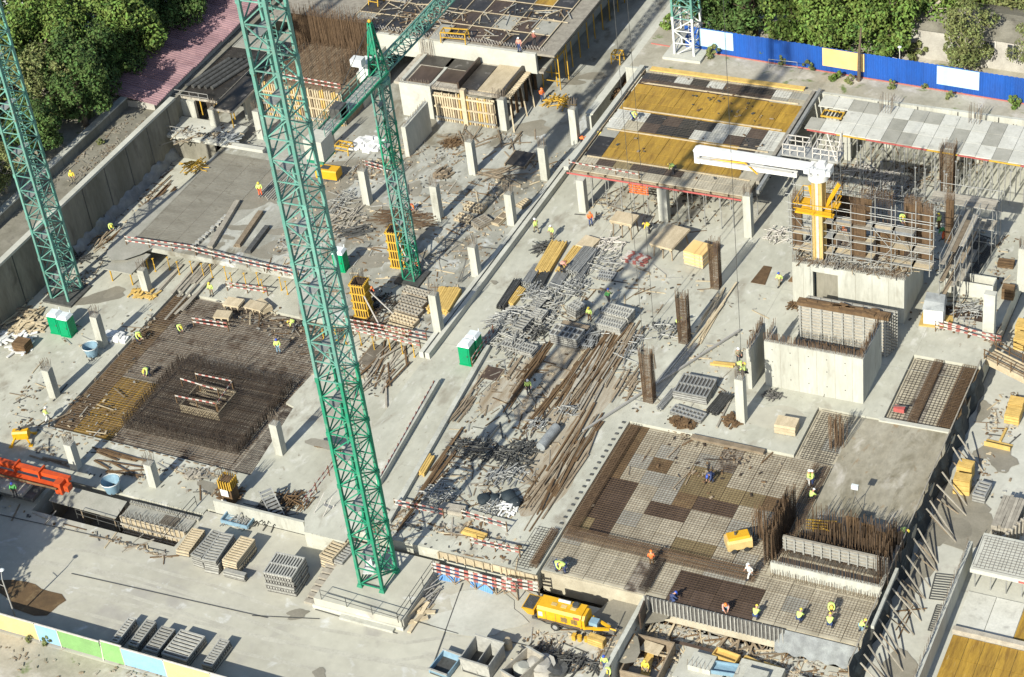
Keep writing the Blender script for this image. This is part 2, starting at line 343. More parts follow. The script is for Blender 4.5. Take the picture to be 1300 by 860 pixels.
# damp patches and stains on the slabs
def blob(p, rx, ry, z, rz=0, n=18, seed=0):
    c = P(p, z); rr = random.Random(seed); ph = [rr.uniform(0, 6.28) for _ in range(4)]; mb = MB(); vs = [(c.x, c.y, z)]
    for i in range(n):
        t = 2*pi*i/n; k = 1+.22*sin(2*t+ph[0])+.15*sin(3*t+ph[1])+.1*sin(5*t+ph[2])
        x, y = rx*k*cos(t), ry*k*sin(t); vs.append((c.x+x*cos(rz)-y*sin(rz), c.y+x*sin(rz)+y*cos(rz), z))
    mb.add(vs, [(0, 1+i, 1+(i+1) % n) for i in range(n)]); return mb
UZ = .34
for i, (p, rx, ry, z, rz) in enumerate([
    ((6, 130, 385), 1.9, 1.2, UZ, .2), ((6, 150, 310), 1.7, .8, UZ, .4), ((6, 560, 450), 2.9, 1.2, UZ, .2), ((6, 520, 345), 1.1, .8, UZ, .5), ((6, 590, 265), 2.2, 1.6, UZ, .3),
    ((6, 480, 455), .9, .5, UZ, 0), ((5, 1030, 390), .5, .9, UZ, 0), ((5, 1080, 342), .7, .4, UZ, 0), ((5, 1140, 295), 1.2, .6, UZ, .3), ((5, 1210, 415), 1.8, .6, UZ, -.1), ((6, 40, 420), 1.2, .6, UZ, .2), ((6, 770, 110), .9, 1.3, UZ, 0), ((6, 930, 105), 2.0, .9, UZ, 0),
    ((6, 860, 150), .8, .5, UZ, 0), ((6, 950, 365), 3.6, .5, UZ, -.1), ((6, 1010, 400), 3.4, .4, UZ, -.15), ((3, 325, 390), 1.1, .8, UZ, .4), ((3, 415, 362), 1.7, .8, UZ, .6), ((2, 800, 585), 1.6, 1.9, UZ, .2), ((3, 130, 610), 2.2, 1.3, UZ, .6), ((2, 950, 650), 2.4, .6, UZ, 0),
    ((5, 480, 625), 2.2, 1.2, LOW, .6), ((5, 540, 600), .9, .9, LOW, .2), ((9, 1000, 690), .8, .4, LOW, 0), ((9, 990, 740), 1.7, .5, LOW, -.2),
    ((13, 140, 480), 2.9, 1.7, LOW, 0), ((14, 215, 560), 1.0, .5, LOW, .6), ((14, 320, 840), .6, .5, LOW, .3), ((15, 600, 560), 2.6, 2.0, LOW, .3), ((15, 540, 690), 1.7, 2.3, LOW, .2),
    ((16, 960, 100), 2.6, 3.6, -2.2, .0), ((16, 880, 160), 2.0, 1.8, -2.2, 0), ((16, 790, 330), .8, 3.2, -2.2, .1), ((16, 730, 430), .6, 2.4, -2.2, 0), ((16, 700, 820), 1.5, 1.7, -2.2, .3), ((12, 1140, 590), 1.7, 1.3, -2.2, .3), ((12, 1165, 640), .7, 1.0, -2.2, .2), ((12, 1080, 380), .7, 1.2, -2.2, 0), ((12, 1000, 810), 1.9, 1.3, -2.2, .1),
    ((10, 340, 540), 1.6, .6, 0, -.1), ((6, 1150, 555), .35, .3, 0, 0)]):
    structure('damp_patch', blob(p, rx, ry, z+.004+i*.0011, rz, seed=i), 'damp_patch' if i not in (25,) else 'brown_ply')
structure('dusty_patch', blob((14, 1080, 560), 4.0, 2.2, LOW+.062, .1, seed=77), 'pale_concrete')
# upper retaining walls
def wallbox(name, label, cat, x0, y0, x1, y1, z0, z1, m, group=None):
    t = thing(name, label, cat, ((x0+x1)/2, (y0+y1)/2, z0), 0, group)
    mb = MB(); mb.box((0, 0, (z1-z0)/2), (x1-x0, y1-y0, z1-z0)); part('wall_body', mb, m, t)
    return t, (x1-x0, y1-y0, z1-z0)
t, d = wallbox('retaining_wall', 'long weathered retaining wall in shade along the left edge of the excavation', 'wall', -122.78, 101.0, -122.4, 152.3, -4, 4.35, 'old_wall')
mb = MB(); mb.b(-.32, -25.6, 8.352, .34, 25.6, 8.62); part('coping', mb, 'pale_concrete', t)
for k in range(13):
    mb = MB(); mb.b(0, -.06, 0, .05, .06, 8.3); part('joint_strip', mb, 'dark_steel', t, (.17, -24+k*4, 0))
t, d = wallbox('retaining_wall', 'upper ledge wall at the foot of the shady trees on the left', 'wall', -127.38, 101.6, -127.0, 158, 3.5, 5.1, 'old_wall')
mb = MB(); mb.b(-.4, -28.2, 1.602, .4, 28.2, 1.75); part('coping', mb, 'wall_concrete', t)
t, d = wallbox('retaining_wall', 'pale parapet wall beside the ramp at the top, in front of the white crane foot', 'wall', -79.7, 163.5, -79.15, 262, -1.6, 2.3, 'wall_concrete')
mb = MB(); mb.b(-.42, -49, 3.902, .42, 49, 4.05); part('coping', mb, 'pale_concrete', t)
t, d = wallbox('retaining_wall', 'long retaining wall under the blue fence behind the upper right slab', 'wall', -78.2, 170.9, 60, 171.25, -2.4, 4.05, 'wall_concrete')
for k in range(34):
    mb = MB(); mb.b(-.05, -.06, 0, .05, 0, 6.4); part('joint_strip', mb, 'dark_steel', t, (-66+k*4, -.175, 0))

# ---------------------------------------------------------------- rebar helpers
def grid_bars(x0, x1, y0, y1, z, px_, py_, r, rr=None, gap=.0):
    """crossing bars, one mesh; slight random offsets so that it reads as hand-laid"""
    rr = rr or random.Random(int(x0*31+y0)); mb = MB()
    n = int((x1-x0)/px_)
    for i in range(n+1):
        x = x0+px_*i+rr.uniform(-.12, .12)*px_; a = rr.uniform(0, .35); b = rr.uniform(0, .35)
        mb.rod((x, y0+a, z), (x+rr.uniform(-.04, .04), y1-b, z+rr.uniform(-.01, .01)), r)
    n = int((y1-y0)/py_)
    for i in range(n+1):
        y = y0+py_*i+rr.uniform(-.12, .12)*py_; a = rr.uniform(0, .35); b = rr.uniform(0, .35)
        mb.rod((x0+a, y, z+r*1.8), (x1-b, y+rr.uniform(-.04, .04), z+r*1.8), r)
    return mb
def fringe(mb, a, b, h, pitch, r=.022, rr=random, lean=.08, hv=.3):
    a = V(a); b = V(b); n = max(1, int((b-a).length/pitch))
    for i in range(n+1):
        p = a.lerp(b, i/n)+V((rr.uniform(-.04, .04), rr.uniform(-.04, .04), 0))
        mb.rod(p, p+V((rr.uniform(-lean, lean), rr.uniform(-lean, lean), h*rr.uniform(1-hv, 1))), r)
    return mb
def stuff(name, mb, m, label, cat): return single(name, mb, m, label, cat, kind='stuff')

# ---------------------------------------------------------------- panel decks: every panel is a part
PM = {'y': 'yellow_ply', 'd': 'dark_ply', 'k': 'black_ply', 'g': 'grey_ply', 'w': 'light_ply', 'b': 'brown_ply', 'o': 'olive_ply', 'u': 'dull_ply', 'm': 'mat_base'}
def panel_mesh(w_, l, th):
    def f():
        mb = MB(); mb.box((0, 0, -th/2), (w_-.035, l-.035, th)); return mb.mesh('deck_panel', 'grey_ply')
    return cached(('panel', round(w_, 3), round(l, 3), th), f)
def panels(t, rows, x0, y1, cw, ch, z, th=.06, jit=.012, split=1):
    """rows listed from the far side to the near side; t sits at the world origin's level 0"""
    for j, row in enumerate(rows):
        h = ch[j] if isinstance(ch, list) else ch
        y = y1 - (sum(ch[:j]) if isinstance(ch, list) else j*ch) - h/2
        for i, c in enumerate(row):
            if c not in PM: continue
            for s in range(split if c == 'y' else 1):
                ww = cw/split if c == 'y' else cw
                xx = x0+cw*i + (ww*(s+.5) if c == 'y' else cw/2)
                o = part('deck_panel', panel_mesh(ww, h, th), None, t, (xx-t.location.x, y-t.location.y, z-t.location.z+random.uniform(-jit, jit)))
                setmat(o, PM[c])

# ================================================================ DECKS ON PROPS
# ---- upper right deck, yellow fields
UR = thing('formwork_deck', 'raised formwork deck with two broad yellow plywood fields and dark panels on steel props', 'deck', (-67, 161, 0))
rows = ['gggggggggg', 'kkwkwdkkwu', 'ddddddddug', 'yyyyyyyyyy', 'yyyyyyyyyy', 'yyyyyyyyyy', 'wwkdkkwwdw', 'wgdkkwwdkw', 'uyyyyyyyku', 'kyyyyyyyyu', 'kyyyyyyyyg', 'gdodkdggyy'.replace('yy', 'gg'), 'gggggggggg']
panels(UR, rows, -75.6, 171.0, 1.77, [.8, 1.25, 1.1, 1.7, 1.7, 1.7, 1.75, 1.75, 1.7, 1.9, 1.9, 1.2, 1.4], 4.2, .08, split=1)
mb = MB()
for k in range(11): mb.b(-9+k*1.8, -10, 3.88, -8.9+k*1.8, 10, 4.1)
part('joist', mb, 'old_timber', UR, kind='stuff')
for k in range(6):
    mb = MB(); mb.b(-9.2, -.08, 0, 9.2, .08, .22); part('bearer', mb, 'old_timber', UR, (0, -9.5+k*3.8, 3.64))
mb = MB(); mb.b(-9.1, -.03, 0, 8.8, .03, .16); part('edge_board', mb, 'edge_red', UR, (0, -10.35, 3.95), label='red edge board along the front of the deck')
for yy in (1.95, -2.15, -7.3, 7.05):
    mb = MB(); mb.b(-8.2, -.06, 0, 8.6, .06, .1); part('batten', mb, 'raw_timber', UR, (0, yy, 4.22))
mb = MB(); mb.b(-8.3, -.35, 0, 8.3, .35, .14); part('edge_board', mb, 'yellow_timber', UR, (0, 9.9, 4.23), label='yellow plank along the far edge')
stuff('rebar_mesh', grid_bars(-75.2, -58.2, 151.2, 154.0, 4.28, .28, .28, .010), 'pale_rebar', 'grey reinforcement mesh on the front strip of the yellow formwork deck', 'rebar')
stuff('rebar_mesh', grid_bars(-75.0, -58.2, 159.3, 162.6, 4.28, .3, .3, .010), 'pale_rebar', 'grey reinforcement mesh between the two yellow plywood fields', 'rebar')
stuff('rebar_mesh', grid_bars(-75.0, -58.6, 168.0, 170.6, 4.28, .3, .3, .010), 'pale_rebar', 'grey reinforcement mesh on the far strip of the yellow formwork deck', 'rebar')
# low walls and planks on both sides of that deck
for x, l, y, wd, m in ((-76.3, 20, 161, .5, 'pale_concrete'), (-57.6, 17, 162, .34, 'grey_timber'), (-57.1, 19, 161.5, .3, 'steel')):
    mb = MB(); mb.box((0, 0, .2), (wd, l, .4)); tag(part('edge_beam', mb, m, None, (x, y, 4.1)), {-76.3: 'pale concrete edge strip left of the yellow formwork deck', -57.6: 'grey timber edge beam right of the yellow formwork deck', -57.1: 'steel edge beam right of the yellow deck, outermost of the pair'}[x], 'beam')
# ---- upper right light slab deck
RS = thing('formwork_deck', 'long pale panel deck with a red edge strip below the blue fence', 'deck', (-40, 166, 0))
pat = ['wwuuwwuuwwwuwwuuwwwwuuww', 'wuwwwuwwwuwuwwwuwwwuwwuw', 'uwwwwuuwwuwwuwwwuuwwwwuw']
for i in range(17):
    for j in range(3):
        if i < 2 and j == 1: continue
        c = pat[j][i]; hgt = 2.15
        slope = (i*1.55)*-.075
        if i > 0 or True:
            o = part('deck_panel', panel_mesh(1.55, hgt, .1), None, RS, (-16+i*1.55+.3, 3.4-j*hgt+slope*.6, 4.2)); setmat(o, PM[c])
for k in range(9):
    c = ('edge_red', 'prop_yellow')[k in (1, 4, 6)]
    mb = MB(); mb.b(-1.5, -.03, 0, 1.5, .03, .14); part('edge_board', mb, c, RS, (-14.7+k*3.02, -2.1-k*.14*1.0, 4.0), -.045)
mb = MB()
for a in range(5): mb.b(-.8+a*.36, -.5, 0, -.62+a*.36, .5, .12)
part('opening_grille', mb, 'black_ply', RS, (-14.5, .9, 4.26))
mb = MB()
for y in (-.55, .55): mb.b(-1, y-.06, 0, 1, y+.06, .16)
for x in (-1, 1): mb.b(x-.06, -.6, 0, x+.06, .6, .155)
part('opening_frame', mb, 'prop_yellow', RS, (-14.5, .9, 4.262))
mb = MB()
for k in range(16): mb.b(-15.5+k*1.8, -2.0, 3.85, -15.4+k*1.8, 4, 4.08)
part('joist', mb, 'old_timber', RS, kind='stuff')
# right of x=-33 the pale deck steps forward
mb = MB(); mb.box((0, 0, 0), (14, 3.6, .3)); part('deck_extension', mb, 'light_ply', RS, (13.6, -4.1, 4.1))
# ---- props under the right decks
def prop_mesh(h, m='steel'):
    def f():
        mb = MB(); mb.tube((0, 0, 0), (0, 0, h*.55), .055, 5, caps=False); mb.tube((0, 0, h*.5), (0, 0, h), .04, 5, caps=False)
        mb.box((0, 0, .02), (.2, .2, .03)); mb.box((0, 0, h-.02), (.2, .2, .03)); mb.tube((-.1, 0, h*.55), (.1, 0, h*.55), .025, 4)
        return mb.mesh('shoring_prop', m)
    return cached(('prop', round(h, 2), m), f)
def prop(x, y, z, h, label, group, m='steel', dx=0): return single('shoring_prop', prop_mesh(h, m), None, label, 'prop', (x, y, z), 0, group)
for j, y in enumerate((151.4, 154.5, 158, 162, 166)):
    for i in range(13 if j < 2 else 8):
        s = 1.45 if j < 2 else 2.3
        prop(-75.2+i*s+random.uniform(-.25, .25), y+random.uniform(-.3, .3), 0, 3.64, 'grey steel prop holding up the yellow formwork deck', 'steel props under the yellow formwork deck')
for j, y in enumerate((163.2, 164.8, 166.8, 168.8)):
    for i in range(26):
        prop(-55.6+i*1.05+random.uniform(-.2, .2), y+random.uniform(-.3, .3)-max(0, i*.045), 0, 3.85, 'thin steel prop under the pale panel deck with the red edge', 'steel props under the pale panel deck')
for i in range(8): prop(-31.5+i*1.3, 160.6+random.uniform(-.2, .2), -2.2, 6.1, 'tall steel prop under the far right end of the pale deck', 'tall props at the far right')

# ---- lower right reinforced deck
LRZ = -.27
LR = thing('formwork_deck', 'large lower deck under reinforcement mesh with brown, olive and dark panels among pale ones', 'deck', (-45, 112, 0))
def box_in(b, x, y): return b[0] < x < b[2] and b[1] < y < b[3]
patch = [((-58, 108.3, -54.2, 114.9), 'd'), ((-54.3, 116.7, -52.3, 118.7), 'b'), ((-50.8, 114.8, -48.4, 118.6), 'o'), ((-48.5, 114.6, -44.8, 116.5), 'o'), ((-52.7, 111.1, -50.4, 113.0), 'd'),
         ((-50.8, 112.9, -48.8, 114.8), 'b'), ((-50.5, 111.1, -48.7, 113), 'd'), ((-49, 112.9, -46.5, 114.7), 'd'), ((-48.7, 109.1, -46.7, 110.9), 'o'), ((-48.7, 119, -46.8, 121.5), 'm'),
         ((-45, 114.9, -43, 117), 'b'), ((-47.1, 103.7, -41.4, 106.7), 'd'), ((-58, 109.2, -57.0, 110.2), 'o'), ((-54, 108.2, -51.5, 109.2), 'o'), ((-51.3, 103, -49.4, 106.7), 'm'), ((-58, 114.8, -57, 122), 'b'),
         ((-57.2, 116.0, -55.9, 117.4), 'o'), ((-38, 128.5, -37.2, 137), 'u'), ((-33.4, 128.5, -32, 137.7), 'b'), ((-35.9, 128.5, -35.2, 137.7), 'm'), ((-57, 103, -51.6, 106.8), 'g')]
nx, ny = 15, 11
for i in range(nx):
    for j in range(ny):
        x = -58.1+(i+.5)*1.74; y = 103.3+(j+.5)*1.7
        if y > 117 and x > -40: continue
        if x > -40.4 and 108 < y: continue
        c = random.choice('gggggu')
        for b, k in patch:
            if box_in(b, x, y): c = k
        o = part('deck_panel', panel_mesh(1.74, 1.7, .06), None, LR, (x+45, y-112, LRZ-random.uniform(0, .015))); setmat(o, PM[c])
for i in range(4):
    for j in range(5):
        x = -37.9+(i+.5)*1.48; y = 128.6+(j+.5)*1.8; c = 'g'
        for b, k in patch:
            if box_in(b, x, y): c = k
        o = part('deck_panel', panel_mesh(1.48, 1.8, .06), None, LR, (x+45, y-112, LRZ)); setmat(o, PM[c])
for i in range(2):
    for j in range(4):
        x = -43.5+(i+.5)*1.7; y = 121.8+(j+.5)*1.7
        o = part('deck_panel', panel_mesh(1.7, 1.7, .06), None, LR, (x+45, y-112, LRZ)); setmat(o, PM[random.choice('gug')])
rebz = LRZ+.09
stuff('rebar_mesh', grid_bars(-57.9, -41.2, 108.2, 121.8, rebz, .25, .25, .014), 'rust_rebar', 'broad reinforcement mesh covering the lower right deck', 'rebar')
stuff('rebar_mesh', grid_bars(-58, -32.2, 103.5, 108.0, rebz, .25, .25, .012), 'rust_rebar', 'reinforcement mesh along the front of the lower right deck where workers kneel', 'rebar')
stuff('rebar_mesh', grid_bars(-43.4, -40.2, 121.9, 128.4, rebz, .25, .25, .018), 'rebar', 'narrow strip of reinforcement mesh beside the white slab corner and wet concrete', 'rebar')
stuff('rebar_mesh', grid_bars(-37.8, -32.2, 128.8, 137.5, rebz, .32, .32, .02), 'rebar', 'square reinforcement mesh behind the freshly poured concrete, by the red tool', 'rebar')
stuff('rebar_mesh', grid_bars(-60.4, -58.5, 102.6, 107.6, .05, .27, .27, .016), 'rebar', 'short strip of mesh on the slab left of the lower right deck', 'rebar')
# dense beam cages crossing the deck
for (x0, x1, y0, y1, z, m, lab) in ((-58, -41.8, 107.1, 108.2, rebz, 'rust_rebar', 'rust brown beam cage running along the front third of the lower right deck'),
                                (-58.0, -57.1, 108, 121.6, rebz, 'rust_rebar', 'dark beam cage along the left edge of the lower right deck'),
                                (-49.9, -49.2, 103.4, 107.2, rebz, 'rebar', 'short beam cage between the pale and dark panels at the deck front'),
                                (-33.6, -32.4, 128.9, 137.4, rebz, 'rust_rebar', 'rusty beam cage beside the dark net at the square mesh'),
                                (-36.0, -35.3, 128.9, 137.4, rebz, 'rust_rebar', 'rusty beam cage across the middle of the square mesh'),
                                (-59.0, -58.4, 103, 107.4, .05, 'rust_rebar', 'short rusty cage standing by the left corner of the lower right deck'),
                                (-41.6, -40.3, 110.5, 121.5, rebz, 'rust_rebar', 'rusty beam cage along the right edge of the mesh beside the wet concrete')):
    mb = MB(); rr = random.Random(int(x0*7)); L = (x1-x0) > (y1-y0)
    n = 9
    for k in range(n):
        for zz in (0, .35):
            if L: y = y0+(y1-y0)*k/(n-1); mb.rod((x0, y, z+zz+.03), (x1, y+rr.uniform(-.05, .05), z+zz+.03), .02)
            else: x = x0+(x1-x0)*k/(n-1); mb.rod((x, y0, z+zz+.03), (x+rr.uniform(-.05, .05), y1, z+zz+.03), .02)
    s = x0 if L else y0
    while s < (x1 if L else y1):
        if L:
            for a, b in (((s, y0, z), (s, y0, z+.4)), ((s, y1, z), (s, y1, z+.4)), ((s, y0, z+.4), (s, y1, z+.4))): mb.rod(a, b, .016)
        else:
            for a, b in (((x0, s, z), (x0, s, z+.4)), ((x1, s, z), (x1, s, z+.4)), ((x0, s, z+.4), (x1, s, z+.4))): mb.rod(a, b, .016)
        s += .2
    stuff('beam_cage', mb, m, lab, 'rebar')
# plank bundle across the top of the deck and small timber pieces
# freshly poured concrete between deck and net
wet = [(-40.1, 128.3), (-38.05, 128.45), (-32.1, 128.45), (-32.15, 113.9), (-33, 113.7), (-34.2, 114.2), (-35, 114.1), (-36.2, 115.2), (-37.2, 114.2), (-40.15, 113.4)]
mb = MB(); mb.prism(wet, -.4, -.11); structure('fresh_concrete', mb, 'wet_concrete')
mb = MB(); mb.prism([(-38.3, 128.3), (-38.2, 128.75), (-32.3, 128.9), (-32.3, 128.5)], -.3, .03); structure('kerb_strip', mb, 'pale_concrete')

# ---- left foundation mat
MZ = LOW-.3
ML = thing('mat_formwork', 'sunken formwork floor of the left foundation mat with a yellow plywood patch', 'deck', (-98, 118, MZ))
for i in range(10):
    for j in range(10):
        x = -108.8+(i+.5)*2.08; y = 107.5+(j+.5)*2.1
        if i == 9 and j > 4: continue
        c = 'm'
        if -108 < x < -102.4 and 108 < y < 115.2: c = 'y' if -107 < x else 'o'
        if i == 0: c = 'b'
        o = part('deck_panel', panel_mesh(2.08, 2.1, .04), None, ML, (x+98, y-118, .05)); setmat(o, PM[c])
stuff('rebar_mesh', grid_bars(-108.8, -89.4, 107.6, 128.4, MZ+.14, .34, .26, .018), 'rust_rebar', 'dark reinforcement mesh filling the left foundation mat', 'rebar')
stuff('rebar_mesh', grid_bars(-108.6, -89.7, 107.7, 128.3, MZ+.24, .5, .30, .016), 'pale_rebar', 'upper paler layer of the left foundation mesh', 'rebar')
# raised core cage
cz0, cz1 = MZ+.25, MZ+1.3
mb = grid_bars(-102.1, -90.3, 109.4, 118.9, cz1-.2, .20, .22, .02)
mb2 = grid_bars(-102.1, -90.3, 109.4, 118.9, cz1-.5, .3, .26, .02); mb.add(mb2.v, mb2.f)
stuff('rebar_mesh', mb, 'rebar', 'dense dark raised rebar block in the middle of the left foundation mat', 'rebar')
mb = MB()
for a, b in (((-102.2, 109.3, cz0), (-90.2, 109.3, cz0)), ((-90.2, 109.3, cz0), (-90.2, 119, cz0)), ((-102.2, 119, cz0), (-90.2, 119, cz0)), ((-102.2, 109.3, cz0), (-102.2, 119, cz0))):
    for k in range(2): fringe(mb, V(a)+V((k*.12, k*.12, 0)), V(b)+V((k*.12, k*.12, 0)), cz1-cz0+.25, .17, .024, hv=.25)
stuff('rebar_mesh', grid_bars(-89.4, -87.7, 107.4, 116.4, MZ+.2, .3, .28, .022), 'rebar', 'narrow strip of dark mesh at the right edge of the left foundation mat', 'rebar')
stuff('starter_bars', mb, 'rebar', 'fringe of upright bars round the raised rebar block', 'rebar')
mb = MB()
for q in range(150):
    x = random.uniform(-102, -90.4); y = random.choice([random.uniform(109.5, 110.3), random.uniform(118, 121.8), random.uniform(116.5, 118.8)]); mb.rod((x, y, cz1-.2), (x+random.uniform(-.1, .1), y, cz1+random.uniform(.3, .8)), .02)
stuff('starter_bars', mb, 'rebar', 'scattered upright bars on the raised rebar block', 'rebar')
mb = MB()
for k in range(26):
    x = -109.1+k*.8; mb.box((x, 107.1+random.uniform(-.1, .1), LOW+.03), (.5, .1, .06), random.uniform(-.3, .3))
stuff('spacer_blocks', mb, 'old_timber', 'small timber spacers along the near edge of the left foundation mat', 'timber')

# ---- upper left dark deck, and the building under it
UL = thing('formwork_deck', 'broad dark plywood deck on top of the unfinished building at the upper left', 'deck', (-99, 180, 0))
for i in range(10):
    for j in range(12):
        c = random.choice('kkkdkkku')
        if i > 7 and j > 2: c = random.choice('kygk')
        if i < 2 and random.random() < .5: c = 'u'
        if j > 8 and i in (5, 6, 7): c = 'y'
        o = part('deck_panel', panel_mesh(2.3, 3.0, .08), None, UL, (-11+(i+.5)*2.3, -11.2+(j+.5)*3.0, 6.02)); setmat(o, PM[c])
for k in range(11):
    mb = MB(); mb.b(-.05, -11, 0, .05, 24, .05); part('batten', mb, 'raw_timber', UL, (-11+k*2.3, 0, 6.06))
for k in range(8):
    mb = MB(); mb.b(-11, -.05, 0, 12, .05, .05); part('batten', mb, 'raw_timber', UL, (0, -8.2+k*3, 6.07))
mb = MB(); rr = random.Random(3)
x = -110.0
while x < -86.5:
    mb.rod((x, 168.7, 6.05), (x+.16, 168.75, 6.5), .02); mb.rod((x+.16, 168.75, 6.5), (x+.34, 168.7, 6.05), .02); x += .34
stuff('starter_bars', mb, 'rail_white', 'zigzag of pale bars along the edge above the white wall at the top', 'rebar')

# ================================================================ TOWER CRANES
def section_mesh(w_, d, h, nb, m, r=.05):
    def f():
        mb = MB(); hw, hd = w_/2, d/2; c = [(-hw, -hd), (hw, -hd), (hw, hd), (-hw, hd)]; s = h/nb
        for i in range(4):
            a, b = c[i], c[(i+1) % 4]
            for k in range(nb):
                z0, z1 = k*s, (k+1)*s
                mb.beam((*a, z0), (*b, z0), r*1.6)
                p, q = (a, b) if (k+i) % 2 == 0 else (b, a)
                mb.beam((*p, z0), (*q, z1), r*1.7)
        mb.beam((-hw, -hd, 0), (hw, hd, 0), r*1.3); mb.beam((-hw, 0, s), (hw, 0, s), r*1.3)
        return mb.mesh('bracing', m)
    return cached(('sec', w_, d, h, nb, m), f)
def ladder_mesh(h, m):
    def f():
        mb = MB()
        for x in (-.2, .2): mb.beam((x, 0, 0), (x, 0, h), .05)
        k = .3
        while k < h: mb.beam((-.2, 0, k), (.2, 0, k), .035); k += .3
        for k in range(int(h/1.25)):
            for a in range(5):
                t0, t1 = pi*a/5, pi*(a+1)/5
                mb.rod((.34*cos(t0), .6*sin(t0), .6+k*1.25), (.34*cos(t1), .6*sin(t1), .6+k*1.25), .02)
        return mb.mesh('ladder', m)
    return cached(('lad', h, m), f)
def mast(t, w_, d, z0, secs, ch, nb, r, rb, ladder=True):
    """secs: list of (height, material); chords, collars, bracing and ladder of each section are parts of t"""
    z = z0
    for h, m in secs:
        for sx, sy in ((-1, -1), (1, -1), (1, 1), (-1, 1)):
            def f():
                mb = MB(); mb.b(-r, -r, 0, r, r, h); mb.b(-r*1.35, -r*1.35, h-.22, r*1.35, r*1.35, h+.18); return mb.mesh('mast_leg', m)
            part('mast_leg', cached(('leg', h, m, r), f), None, t, (sx*w_/2, sy*d/2, z))
        part('bracing', section_mesh(w_, d, h, nb, m, rb), None, t, (0, 0, z))
        if ladder: part('ladder', ladder_mesh(h, m), None, t, (w_*.12, d*.12, z))
        def g():
            mb = MB(); mb.b(-w_*.42, -d*.42, 0, w_*.05, d*.42, .05); return mb.mesh('landing', 'steel')
        part('landing', cached(('land', w_, d), g), None, t, (0, 0, z+h*.5))
        z += h
    return z
# big crane in front
t = thing('tower_crane', 'tallest teal lattice crane mast, rising from the pale square base at the front', 'tower crane', (-70.3, 98.5, -.6))
mast(t, 2.0, 2.35, .25, [(5.2, 'green_paint')]*4+[(5.2, 'teal_paint')]*8+[(5.2, 'teal_paint')], 0, 3, .12, .052)
mb = MB()
for sx, sy in ((-1, -1), (1, -1), (1, 1), (-1, 1)): mb.box((sx, sy*1.17, .15), (.5, .5, .3), taper=.7)
part('base_shoe', mb, 'green_paint', t)
mb = MB(); mb.b(-.55, -.75, 0, .35, .55, .05); mb.b(-.5, .1, .05, .1, .6, 1.0); part('junction_box', mb, 'crane_white', t, (-.35, -.2, 1.3), .3)
# left crane
t = thing('tower_crane', 'teal lattice crane mast at the left edge beside the shady retaining wall', 'tower crane', (-119.3, 125.2, LOW))
mast(t, 2.0, 2.3, .1, [(4.8, 'teal_paint')]*10, 0, 3, .11, .05)
mb = MB(); mb.box((0, 0, .06), (3.4, 3.6, .3)); part('base_shoe', mb, 'dark_steel', t)
# white and green crane behind the yellow deck
t = thing('tower_crane', 'crane mast white at the foot and green above, standing in front of the blue fence', 'tower crane', (-73.0, 175.7, 3.9))
mast(t, 2.15, 2.3, .1, [(4.4, 'crane_white'), (4.4, 'teal_paint')]+[(4.4, 'teal_paint')]*6, 0, 3, .11, .055)
mb = MB(); mb.box((0, 0, .1), (4.2, 4.2, .4)); part('base_slab', mb, 'pale_concrete', t)
# slewing crane in the middle
t = thing('tower_crane', 'slender green crane with white cab, lattice jib and concrete counterweight', 'tower crane', (-85.65, 135.0, UZ))
zt = mast(t, 1.15, 1.3, .2, [(4.2, 'green_paint')]+[(4.2, 'teal_paint')]*2+[(4.2, 'green_paint')]*1+[(4.4, 'teal_paint')], 0, 3, .075, .042)
mb = MB(); mb.box((0, 0, .1), (2.6, 2.6, .25)); part('base_shoe', mb, 'dark_steel', t)
mb = MB(); mb.tube((0, 0, 0), (0, 0, .35), .95, 14); mb.tube((0, 0, .35), (0, 0, .65), .8, 14); part('slewing_ring', mb, 'teal_paint', t, (0, 0, zt))
JZ = zt+.8
mb = MB()
for z in (0, 1.3, 2.6, 3.9):
    k = 1-z/4.6*.72; k2 = 1-(z+1.3)/4.6*.72
    for sx, sy in ((-1, -1), (1, -1), (1, 1), (-1, 1)):
        mb.beam((sx*.62*k, sy*.62*k, z), (sx*.62*k2, sy*.62*k2, z+1.3), .13)
    for (a, b) in (((-1, -1), (1, -1)), ((1, -1), (1, 1)), ((1, 1), (-1, 1)), ((-1, 1), (-1, -1))):
        mb.beam((a[0]*.62*k, a[1]*.62*k, z), (b[0]*.62*k2, b[1]*.62*k2, z+1.3), .08); mb.beam((a[0]*.62*k, a[1]*.62*k, z), (b[0]*.62*k, b[1]*.62*k, z), .08)
mb.hexa([(-.3, -.33, 2.2), (.3, -.33, 2.2), (.3, -.28, 2.2), (-.3, -.28, 2.2)], [(-.16, -.2, 5), (.16, -.2, 5), (.16, -.15, 5), (-.16, -.15, 5)])
part('tower_head', mb, 'green_paint', t, (0, 0, JZ))
mb = MB(); mb.ball((0, 0, 5.35), .18, 8, 5); part('beacon', mb, 'prop_yellow', t, (0, 0, JZ))
jib = 46
mb = MB()
for x in (-.65, .65): mb.beam((x, .5, 0), (x, jib, 0), .13)
part('jib_chord', mb, 'teal_paint', t, (0, 0, JZ))
mb = MB(); mb.beam((0, .8, 1.25), (0, jib, 1.25), .14); part('jib_chord', mb, 'teal_paint', t, (0, 0, JZ))
mb = MB(); k = 0; y = .6
while y < jib-1.2:
    for x in (-.65, .65):
        mb.beam((x, y, 0), (0, y+.6, 1.25), .075); mb.beam((0, y+.6, 1.25), (x, y+1.2, 0), .075)
    mb.beam((-.65, y, 0), (.65, y, 0), .07); mb.beam((-.65, y, 0), (.65, y+1.2, 0), .05); y += 1.2
part('jib_bracing', mb, 'teal_paint', t, (0, 0, JZ))
mb = MB(); mb.box((0, 9, -.15), (1.5, 1.3, .18)); mb.box((0, 9, -.4), (.5, .7, .35)); part('trolley', mb, 'dark_steel', t, (0, 0, JZ))
